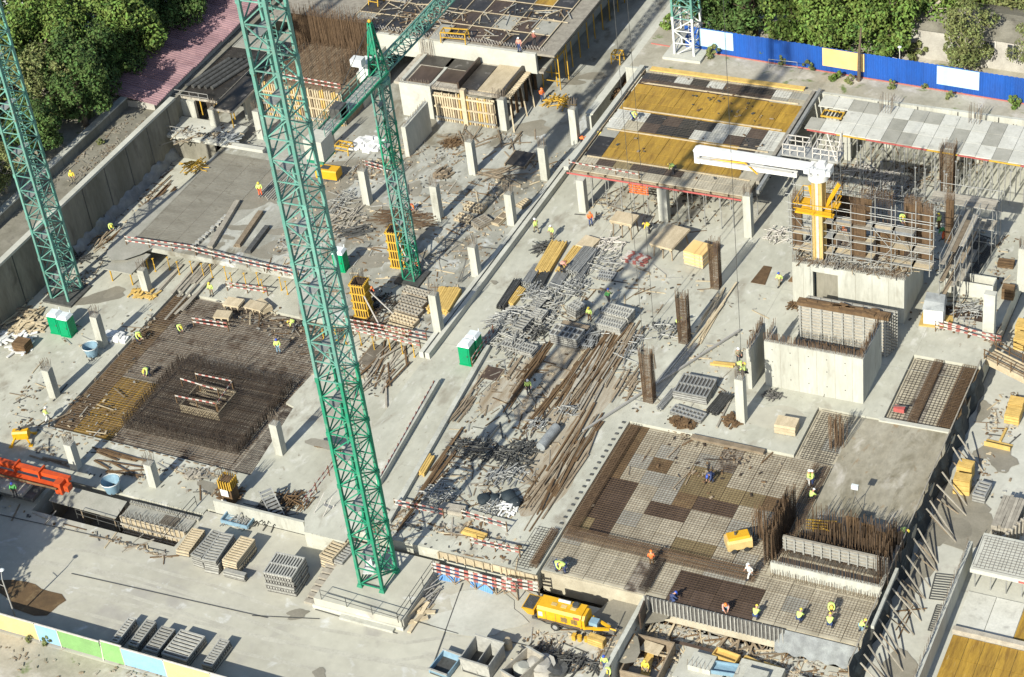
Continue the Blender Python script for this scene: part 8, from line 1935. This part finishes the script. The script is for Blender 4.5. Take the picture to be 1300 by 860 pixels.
TREES = [
 (-146, 152, 4.6, 0, 1.5, 'bright green tree at the far left edge, behind the left crane mast'), (-140, 158, 4.6, 3, 1.35, 'broad sunlit tree near the top left corner'), (-137, 150, 4.6, 3, 1.4, 'broad green tree in the middle of the left group'),
 (-132.5, 144, 4.6, 2, 1.3, 'olive tree above the shady ledge wall'), (-130.4, 149, 4.6, 1, 1.35, 'dark tree left of the kiosk'), (-130, 138.5, 4.6, 1, 1.1, 'dark tree at the upper ledge wall near the walkway worker'), (-138, 142.5, 4.6, 2, 1.35, 'loose olive tree low at the left, beside the crane mast'),
 (-143.5, 144, 4.6, 0, 1.4, 'green tree left of the crane mast, cut by the left edge'), (-134.5, 164.5, 4.6, 1, 1.25, 'dark tree behind the kiosk'), (-131.5, 170.5, 4.6, 0, 1.4, 'green tree beside the far end of the pink roof'), (-139.5, 171, 4.6, 0, 1.2, 'green tree at the top edge left of the pink roof'), (-132.5, 178.5, 4.6, 3, 1.3, 'sunlit tree at the top edge next to the pink roof'), (-130.9, 160.5, 4.6, 1, 1.15, 'dark low tree between kiosk and pink roof'),
 (-129.2, 131.5, 4.6, 2, .8, 'small olive tree growing by the walkway'), (-135.5, 135.5, 4.6, 1, 1.2, 'dark green tree at the left edge under the crane mast'), (-130.2, 154.6, 4.6, 1, 1.1, 'dark tree in front of the kiosk and the pink roof'), (-134.5, 151.5, 4.6, 0, 1.2, 'green tree in the dark middle of the left group'), (-142, 150, 4.6, 1, 1.3, 'dark green tree between the two bright trees at the left'),
 (-129.6, 126, 4.6, 1, 1.1, 'dark tree above the ledge wall just behind the left crane mast'), (-136, 128.5, 4.6, 0, 1.3, 'green tree at the left edge below the dark green one'), (-128.6, 144.8, 4.6, 1, 1.3, 'dark tree overhanging the walkway at the lower end of the pink roof'), (-130.6, 157, 4.6, 0, 1.35, 'tall green tree shading the near part of the pink roof'), (-130, 165.6, 4.6, 1, 1.35, 'dark tree leaning over the middle of the pink roof'),
 (-72.5, 179.8, 3.9, 1, 1.2, 'dark green tree behind the left end of the blue fence'), (-67.4, 180.6, 3.9, 1, 1.4, 'dark rounded tree left of the tallest fence trees'), (-62.5, 179.6, 3.9, 0, 1.35, 'green tree behind the blue fence left of the orange poster'), (-57.4, 179.4, 3.9, 3, 1.3, 'broad bright green tree right behind the orange poster'),
 (-52.6, 179.8, 3.9, 0, 1.35, 'bright green tree right of the orange poster'), (-49.2, 186.5, 3.9, 3, 1.3, 'broad tree behind the fence near the lamp post'), (-44.4, 178.6, 3.9, 2, 1.0, 'olive tree with pale branches in front of the old house'), (-46, 188, 3.9, 2, 1.5, 'loose olive tree standing behind the old house'), (-40, 188.5, 3.9, 2, 1.5, 'olive tree at the top right corner'), (-60, 190, 3.9, 1, 1.5, 'dark tree at the top edge behind the bright green ones'), (-53, 191, 3.9, 0, 1.5, 'green tree at the top edge in the second row'), (-68, 191, 3.9, 1, 1.5, 'dark tree at the top edge behind the white crane'), (-44, 196, 3.9, 3, 1.5, 'broad tree at the top edge right of the middle'), (-34, 187, 3.9, 2, 1.5, 'olive tree at the right edge of the picture behind the fence'), (-37.6, 178.4, 3.9, 2, .8, 'small olive tree in front of the right end of the old house'),
 (-106, 79.5, -1.6, 3, 1.6, 'broad tree outside the lower left corner that shades the yard'), (-111, 83, -1.6, 0, 1.7, 'green tree outside the left edge that shades the orange boom'), (-105.5, 84, -1.6, 1, 1.45, 'dark tree outside the left edge that shades the trench'),
]
for i, (x, y, z, k, s, lab) in enumerate(TREES): tree(x, y, z, k, s, i*1.7, lab)
mb = MB(); q = [V((0, 0, 0)), V((.8, .1, 2.5)), V((2.2, .2, 5)), V((3.6, .3, 6.6))]
for a, b in zip(q, q[1:]): mb.tube(a, b, .2, 7, .13)
mb.tube(q[1], (2.6, .5, 3.6), .12, 6, .05); mb.tube(q[2], (1.8, .4, 6.8), .1, 6, .04); mb.tube(q[2], (4.2, .1, 5.4), .09, 6, .03); single('bare_tree', mb, 'pale_bark', 'leaning bare pale tree with a forked trunk behind the fence', 'tree', (-51.0, 181.4, 3.9))
mb = MB(); mb.tube((0, 0, 0), (.05, 0, 3.4), .2, 7, .15, caps=False); mb.tube((.05, 0, 3.4), (.2, .2, 6.0), .15, 7, .08); single('tree_trunk', mb, 'bark', 'slim tree trunk standing right in front of the orange poster', 'tree', P((4, 488, 385), 3.9))
bm_ = leaf_mesh('bush', 9, .8, 1.3, 420, .28, 'leaf', 1, 9); bd = leaf_mesh('bush', 10, .7, 1.2, 380, .26, 'leaf_olive', 1, 9)
for i, (p, z, s, lab) in enumerate((((4, 380, 385), 3.9, 1.0, 'green shrub left of the trunk at the orange poster'), ((4, 445, 395), 3.9, .8, 'small olive shrub next to the trunk at the orange poster'), ((4, 640, 420), 3.9, .8, 'olive shrub on the strip below the lamp post'), ((4, 1220, 505), 3.9, 1.0, 'green shrub at the right end of the strip under the fence'), ((4, 30, 275), 3.9, 1.3, 'bright shrub at the fence foot right of the white crane'), ((3, 1225, 275), 3.9, .9, 'low shrub at the fence foot near the sky coloured poster'), ((3, 990, 270), 3.9, 1.2, 'brownish shrub just right of the white crane foot'), ((3, 780, 130), 3.9, 1.2, 'green shrub left of the white crane foot'), ((4, 120, 305), 3.9, 1.0, 'olive scrub on the strip below the blue fence'), ((4, 250, 335), 3.9, 1.0, 'brown green scrub at the strip near the corner of the yellow deck'), ((4, 800, 425), 3.9, .6, 'tiny scrub under the fence right of the lamp post'), ((4, 920, 470), 3.9, .8, 'scrub under the right sky coloured poster'), ((1, 250, 690), 4.6, 1.3, 'scrub on the ledge left of the walkway, farther one'), ((1, 150, 780), 4.6, 1.2, 'scrub on the ledge left of the walkway, middle one'), ((1, 420, 560), 4.6, 1.3, 'dark scrub on the ledge near the lower end of the pink roof'), ((5, 60, 60), 4.6, 1.2, 'scrub on the ledge behind the left crane mast'), ((1, 480, 690), 4.0, .7, 'small weed clump on the walkway below the pink roof'), ((13, 230, 700), LOW, .8, 'dry shrub outside the hoarding at the bottom left'), ((13, 140, 688), LOW, .5, 'little dry shrub outside the hoarding near the yellow board'), ((3, 1150, 190), 3.9, 1.9, 'thick undergrowth bush behind the left part of the blue fence'), ((4, 60, 180), 3.9, 1.9, 'thick undergrowth bush behind the fence below the dark trees'), ((4, 230, 215), 3.9, 1.7, 'thick undergrowth bush behind the fence left of the orange poster'), ((4, 620, 265), 3.9, 1.8, 'thick undergrowth bush behind the fence right of the orange poster'), ((4, 760, 280), 3.9, 1.7, 'thick undergrowth bush behind the fence at the lamp post'))):
    single('shrub', bm_ if i in (0, 3, 4, 7) else bd, None, lab, 'shrub', P(p, z)+V((0, 0, .55*s)), i*1.1, 'shrubs'); col.objects[-1].scale = (s, s, s)

# ================================================================ SMALL DEBRIS, lying everywhere on a working site
def debris(name, quad, z, n, label, seed, mats=('old_timber', 'rust_timber', 'grey_timber', 'dark_steel', 'raw_timber', 'panel_steel'), long=.12):
    rr = random.Random(seed); a, b, c, d = (P(q, z) if len(q) < 4 else V(q[:3]) for q in quad); mb = MB(); cl = [(rr.random(), rr.random()) for _ in range(max(3, n//30))]
    for i in range(n):
        if rr.random() < .7: u, v = rr.choice(cl); u += rr.gauss(0, .07); v += rr.gauss(0, .07); u = min(1, max(0, u)); v = min(1, max(0, v))
        else: u, v = rr.random(), rr.random()
        p = a.lerp(b, u).lerp(d.lerp(c, u), v); mb.m = rr.randrange(len(mats))
        if rr.random() < long: s = (rr.uniform(.9, 2.6), rr.uniform(.05, .13), rr.uniform(.03, .07))
        else: s = (rr.uniform(.08, .42), rr.uniform(.05, .2), rr.uniform(.02, .09))
        mb.box((p.x, p.y, z+s[2]/2+.005+.02*rr.random()), s, rr.choice((0, 1.57, .3, 2.2, 1.2))+rr.gauss(0, .25))
    return single(name, mb, list(mats), label, 'debris', kind='stuff')
debris('debris', ((6, 60, 480), (6, 830, 780), (3, 330, 700), (2, 330, 800)), UZ, 1300, 'small offcuts and scraps scattered over the upper slab', 1)
debris('debris', ((2, 330, 860), (6, 640, 60), (3, 60, 640), (2, 420, 640)), UZ, 420, 'scraps in front of the yellow formwork walls', 2)
debris('debris', ((5, 20, 780), (5, 560, 480), (1, 860, 700), (1, 760, 740)), LOW, 520, 'scraps on the strip along the left retaining wall', 3)
debris('debris', ((9, 0, 480), (9, 560, 640), (5, 760, 620), (5, 260, 800)), LOW, 260, 'scraps on the slab round the left foundation mat', 4)
debris('debris', ((9, 130, 640), (9, 1100, 800), (9, 1190, 720), (9, 260, 480)), LOW, 260, 'scraps on the strip between the mat and the trench', 5)
debris('debris', ((10, 440, 280), (10, 600, 330), (10, 800, 80), (5, 900, 560)), LOW, 420, 'scraps in the low corner under the slab edge', 6)
debris('debris', ((10, 860, 780), (11, 60, 860), (7, 800, 470), (7, 60, 560)), 0, 800, 'offcuts scattered through the material yard and plank field', 7, long=.3)
debris('debris', ((11, 600, 420), (11, 1000, 480), (8, 130, 560), (7, 500, 470)), 0, 300, 'scraps on the bare slab behind the lower right deck', 8)
debris('debris', ((7, 330, 240), (7, 950, 320), (4, 120, 800), (3, 640, 840)), 0, 520, 'scraps and fittings on the floor under the yellow deck', 9)
debris('debris', ((8, 700, 760), (8, 1140, 840), (8, 1250, 300), (8, 900, 300)), 0, 320, 'scraps on the slab right of the cores', 10)
debris('debris', ((14, 520, 190), (14, 1271, 330), (14, 1271, 150), (14, 690, 40)), 0, 260, 'scraps along the slab front', 11)
debris('debris', ((15, 560, 860), (16, 480, 860), (16, 480, 740), (15, 700, 590)), -3, 700, 'scraps and offcuts in the lower pit', 12, long=.35)
debris('debris', ((15, 60, 850), (15, 540, 850), (15, 640, 620), (15, 100, 640)), LOW, 300, 'scraps in the front yard round the yellow pump', 13)
debris('debris', ((12, 1000, 780), (12, 1200, 800), (12, 1271, 300), (12, 1130, 300)), -2.2, 160, 'scraps in the corridor right of the dark net', 14)
debris('debris', ((13, 0, 60), (13, 780, 290), (13, 790, 265), (13, 0, 30)), LOW, 120, 'little scraps along the edge of the dark trench', 15)
debris('debris', ((2, 430, 140), (2, 1240, 225), (3, 380, 60), (2, 560, 0)), 6.08, 300, 'boards and scraps lying on the dark upper left deck', 16, long=.4)
debris('debris', ((3, 340, 780), (7, 1100, 120), (4, 190, 420), (3, 700, 340)), 4.3, 70, 'small tools and offcuts on the yellow formwork deck', 17, ('old_timber', 'rust_timber', 'dark_steel'), .03)
debris('debris', ((1, 640, 690), (1, 1250, 690), (1, 1250, 560), (1, 900, 600)), 1.56, 130, 'scraps on the landing of the left building', 18)
debris('debris', ((11, 380, 850), (12, 200, 830), (12, 150, 600), (11, 620, 440)), -.17, 110, 'ties and offcuts on the lower right mesh', 19, ('rust_timber', 'rebar', 'old_timber'))
debris('gravel_stones', ((13, -200, 860), (13, 900, 1100), (13, 900, 890), (13, -200, 590)), -1.6, 110, 'stones and rubbish outside the hoarding', 20, ('soil', 'grey_timber', 'old_timber'), 0)
# creased sheet along the foot of the left wall
mb = MB(); n = 110; vs = []
for i in range(n+1):
    y = 131+21*i/n
    for k in range(5): vs.append((.1*sin(y*2.9+k)+.2-.14*k+.1*sin(y*1.3), y, (0, .4, .8, 1.1, 1.3)[k]+(.12*sin(y*2.3+k)+.1*sin(y*5))*(k > 0)))
mb.add(vs, [(i*5+k, i*5+k+1, i*5+k+6, i*5+k+5) for i in range(n) for k in range(4)], True); single('plastic_sheet', mb, 'grey_film', 'creased grey sheet hanging along the foot of the left retaining wall', 'sheet', (-122.1, 0, LOW))
for p, lab in (((4, 620, 525), 'starter bar cluster rising from the pale panel deck near the lamp post'), ((4, 1040, 575), 'starter bar cluster at the far edge of the pale panel deck, right one')):
    t = thing('rebar_bundle', lab, 'rebar cage', P(p, 4.2), 0, 'rebar cages'); part('upright_bars', bars_mesh(1.0, 1.9, 5, 'pale_rebar', lab), None, t, kind='stuff')
# long rebar walls behind the scaffold planks
for (x, y, L, h, lab) in ((-47.6, 144.6, 3.4, 3.6, 'long low rebar wall behind the left scaffold bays'), (-41.6, 144.6, 4.2, 3.9, 'long low rebar wall behind the middle scaffold bays'), (-46, 148.2, 6.5, 4.8, 'rear rebar wall of the upper core')):
    t = thing('rebar_wall_cage', lab, 'rebar cage', (x, y, 4.65), 0, 'rebar cages'); mb = MB()
    for k in range(int(L/.14)): mb.rod((-L/2+k*.14, 0, 0), (-L/2+k*.14+random.uniform(-.05, .05), random.uniform(-.1, .1), h*random.uniform(.9, 1.12)), .02)
    part('vertical_bars', mb, 'rust_rebar', t, kind='stuff'); mb = MB()
    for k in range(int(h/.2)): mb.rod((-L/2, .03, k*.2), (L/2, .03, k*.2), .018)
    part('horizontal_bars', mb, 'rust_rebar', t, kind='stuff')
    mb = MB(); mb.b(-L/2, .05, 0, L/6, .12, h*.7); part('form_panel', mb, 'rust_timber', t)

# big grey stained field on the upper slab, and more orderly stacks in the material yard
for i, (p, rx, ry, m, rz) in enumerate((((5, 900, 220), 5.2, 8.0, 'dull_ply', -.1), ((5, 1150, 120), 4.0, 5.5, 'damp_patch', .3), ((6, 300, 140), 4.5, 3.0, 'damp_patch', .2), ((2, 560, 800), 4.0, 2.2, 'damp_patch', .1), ((6, 620, 250), 5.0, 2.6, 'damp_patch', 0))):
    structure('stained_field', blob(p, rx, ry, UZ+.0022+i*.0004, rz, 40, 200+i), m)
for nl, nr_, fr2, h, n, lab, kw in [
 (k5(215, 395), k5(262, 408), k5(300, 365), .7, 4, 'grey panel stack buried in the pale steel heap', {'ribs': 5}),
 (k5(60, 600), k5(150, 622), k5(180, 570), .6, 4, 'flat grey panel stack under the broad pale clamp heap', {'ribs': 7, 'along': True}),
 (k5(150, 625), k5(222, 645), k5(240, 600), .6, 4, 'second flat grey panel stack beside the broad pale clamp heap', {'ribs': 6, 'along': True}),
 (k5(215, 450), k5(275, 465), k5(300, 420), .8, 5, 'grey panel stack between the two pale steel heaps', {'ribs': 5}),
 (k5(120, 505), k5(175, 520), k5(205, 460), .9, 4, 'dark sided panel stack next to the left steel heaps', {'ribs': 5}),
 (k5(480, 605), k5(535, 612), k5(570, 545), .4, 2, 'tilted grid frames right of the ribbed stack', {'ribs': 6, 'along': True, 'ribm': 'steel'}),
 (k5(560, 250), k5(640, 262), k5(660, 225), .3, 2, 'low frame pile in front of the striped boards', {'ribs': 7, 'along': True, 'ribm': 'steel'})]: stack(nl, nr_, fr2, 0, h, n, lab, **kw)

mb = MB()
for k in range(19): mb.box((-58.6, 107.6+k*.78, .05), (.3, .16, .1), random.uniform(-.2, .2))
stuff('spacer_blocks', mb, 'dark_steel', 'row of small dark blocks on the slab edge left of the reinforced deck', 'blocks')
for i, (p, rx, ry) in enumerate((((11, 330, 250), 4.2, 6.5), ((11, 230, 660), 2.2, 5.5), ((11, 40, 250), 1.4, 4.5), ((12, 60, 400), 2.6, 1.6), ((7, 560, 480), 4.0, 1.8))): structure('dirt_stain', blob(p, rx, ry, .0021+i*.0004, -.1, 36, 300+i), 'dusty_rust' if i < 3 else 'yard_concrete')
c = P((12, 680, 385), -.1); t = thing('tool_box', 'small red tool on the square mesh behind the wet concrete', 'tool', c); mb = MB(); mb.b(-.45, -.25, .1, .45, .25, .5); part('body', mb, 'edge_red', t); mb = MB(); mb.tube((-.6, 0, .5), (.6, 0, .75), .05, 6); part('handle', mb, 'dark_steel', t)
for p, z, lab in (((12, 345, 300), 0, 'white floodlight on a tripod in front of the white core wall'), ((16, 470, 60), 0, 'white floodlight on a stand at the edge of the bar pit')):
    t = thing('floodlight', lab, 'floodlight', P(p, z))
    for a in range(3): mb = MB(); mb.tube((.6*cos(a*2.1), .6*sin(a*2.1), 0), (0, 0, 1.3), .025, 5); part('leg', mb, 'dark_steel', t)
    mb = MB(); mb.tube((0, 0, 1.3), (0, 0, 2.2), .03, 5); part('pole', mb, 'steel', t); mb = MB(); mb.box((0, -.05, 2.35), (.55, .25, .4)); part('lamp', mb, 'roof_white', t)
t = thing('timber_well', 'pale timber shuttering box in the opening of the dark rebar block', 'formwork', (-96.3, 114.6, LOW-.2))
for k in range(4):
    a = k*pi/2; mb = MB(); w2 = (2.0, 1.6)[k % 2]; mb.b(-w2, -.06, 0, w2, .06, .9); part('board', mb, 'raw_timber', t, ((1.6, 2.0)[k % 2]*sin(a), -(1.6, 2.0)[k % 2]*cos(a), 0), a)
for k in range(6): mb = MB(); mb.b(-1.5, -.07, 0, 1.5, .07, .1); part('strut', mb, random.choice(['raw_timber', 'old_timber']), t, (random.uniform(-.4, .4), -1.2+k*.45, .75+.1*(k % 2)), random.uniform(-.15, .15))
mb = MB(); mb.b(-1.9, -1.5, -.0, 1.9, 1.5, .02); part('pit_bottom', mb, 'pit_floor', t)
for k in range(9):
    mb = MB(); mb.tube((0, -3.0, .06), (random.uniform(-.2, .2), 3.6, .06), .06, 5); single('long_bar', mb, 'panel_steel', ORD[k]+' of the long grey bars lying beside the mesh field of the upper slab', 'bar', (-107.6+k*.28, 146.3+random.uniform(-.4, .4), UZ), -.02, 'long grey bars on the upper slab')

mb = MB()
for a, b in (((-71.5, 103), (-71.3, 150)), ((-66, 103), (-66, 122)), ((-79, 110.9), (-58.4, 111.1)), ((-79, 127.2), (-44, 127.5)), ((-79, 135.4), (-33, 135.6)), ((-79, 143.5), (-51, 143.6)), ((-60, 123), (-60, 150)), ((-52, 129), (-52, 150)), ((-37.9, 138), (-38, 150))): strip(mb, a, b, .045, .0016)
structure('pour_joint', mb, 'dull_ply')
mb = MB()
for k, (off, pts) in enumerate(((0, ((13, 60, 330), (13, 600, 420), (14, 100, 640), (14, 700, 740), (15, 60, 660))), (0, ((13, 300, 480), (13, 900, 640), (14, 420, 800), (14, 900, 880))), (0, ((13, -100, 260), (13, 400, 300), (13, 1000, 470), (14, 260, 640))))):
    ps = [P(p, LOW) for p in pts]
    for s in (-1.0, 1.0):
        for i, (a, b) in enumerate(zip(ps, ps[1:])): strip(mb, (a.x, a.y+s), (b.x, b.y+s), .34, LOW+.0021+k*.0006+i*.0001+(s > 0)*.00005)
structure('tyre_track', mb, 'tyre_mark')

debris('debris', ((1, 240, 860), (1, 420, 860), (1, 720, 560), (1, 620, 540)), 4.0, 260, 'leaf litter and scraps on the walkway above the left retaining wall', 21, ('old_timber', 'grey_timber', 'damp_patch'), .05)
debris('debris', ((8, 190, 450), (8, 680, 530), (8, 760, 440), (8, 220, 370)), 4.72, 300, 'clamps and offcuts on top of the core under the scaffold', 22, long=.4)
debris('debris', ((4, 330, 860), (8, 900, 240), (4, 1100, 760), (4, 330, 700)), 0, 360, 'scraps on the floor under the pale panel deck', 23, long=.35)
for p, z, rx, ry, n, ln, r, m, lab in (((8, 640, 140), 0, 3.4, 1.6, 70, 2.6, .045, 'steel', 'props and frames lying behind the scaffolded core'), ((8, 420, 470), 4.7, 3.2, .6, 50, 1.6, .045, 'panel_steel', 'frames and clamps piled at the scaffold foot'), ((8, 540, 60), 0, 3.0, 1.4, 60, 2.4, .045, 'rail_white', 'pale frames stacked under the pale panel deck'), ((7, 1060, 130), 0, 2.2, 1.6, 30, 2.0, .045, 'dark_steel', 'dark frames standing under the right corner of the yellow deck')): heap(p, z, rx, ry, n, ln, r, m, lab, 1.2)
for k in range(20): prop(-54+k*.8+random.uniform(-.3, .3), 160.9+random.uniform(-.9, 1.2)-k*.02, 0, 3.6, ORD[k]+' thin steel prop from the left in front of the pale panel deck', 'steel props under the pale panel deck')
t = thing('scaffold', 'light scaffold bays standing behind the boom column under the pale deck', 'scaffold', (-53.5, 150.5, 0))
for i in range(7):
    for j in range(2): mb = MB(); mb.tube((0, 0, 0), (random.uniform(-.1, .1), 0, 6.2+random.uniform(-.8, .6)), .04, 5); part('standard', mb, 'steel', t, (i*1.7, j*1.5, 0))
for z in (1.5, 2.6, 3.7, 4.8, 5.7): mb = MB(); mb.tube((-.3, 0, z), (10.6, 0, z), .035, 5); mb.tube((-.3, 1.5, z+.1), (10.6, 1.5, z), .035, 5); part('ledger', mb, 'steel', t)
for k in range(6): mb = MB(); mb.b(k*1.7, .3, 3.75, k*1.7+1.7, 1.1, 3.8); part('plank', mb, random.choice(['grey_timber', 'old_timber']), t)
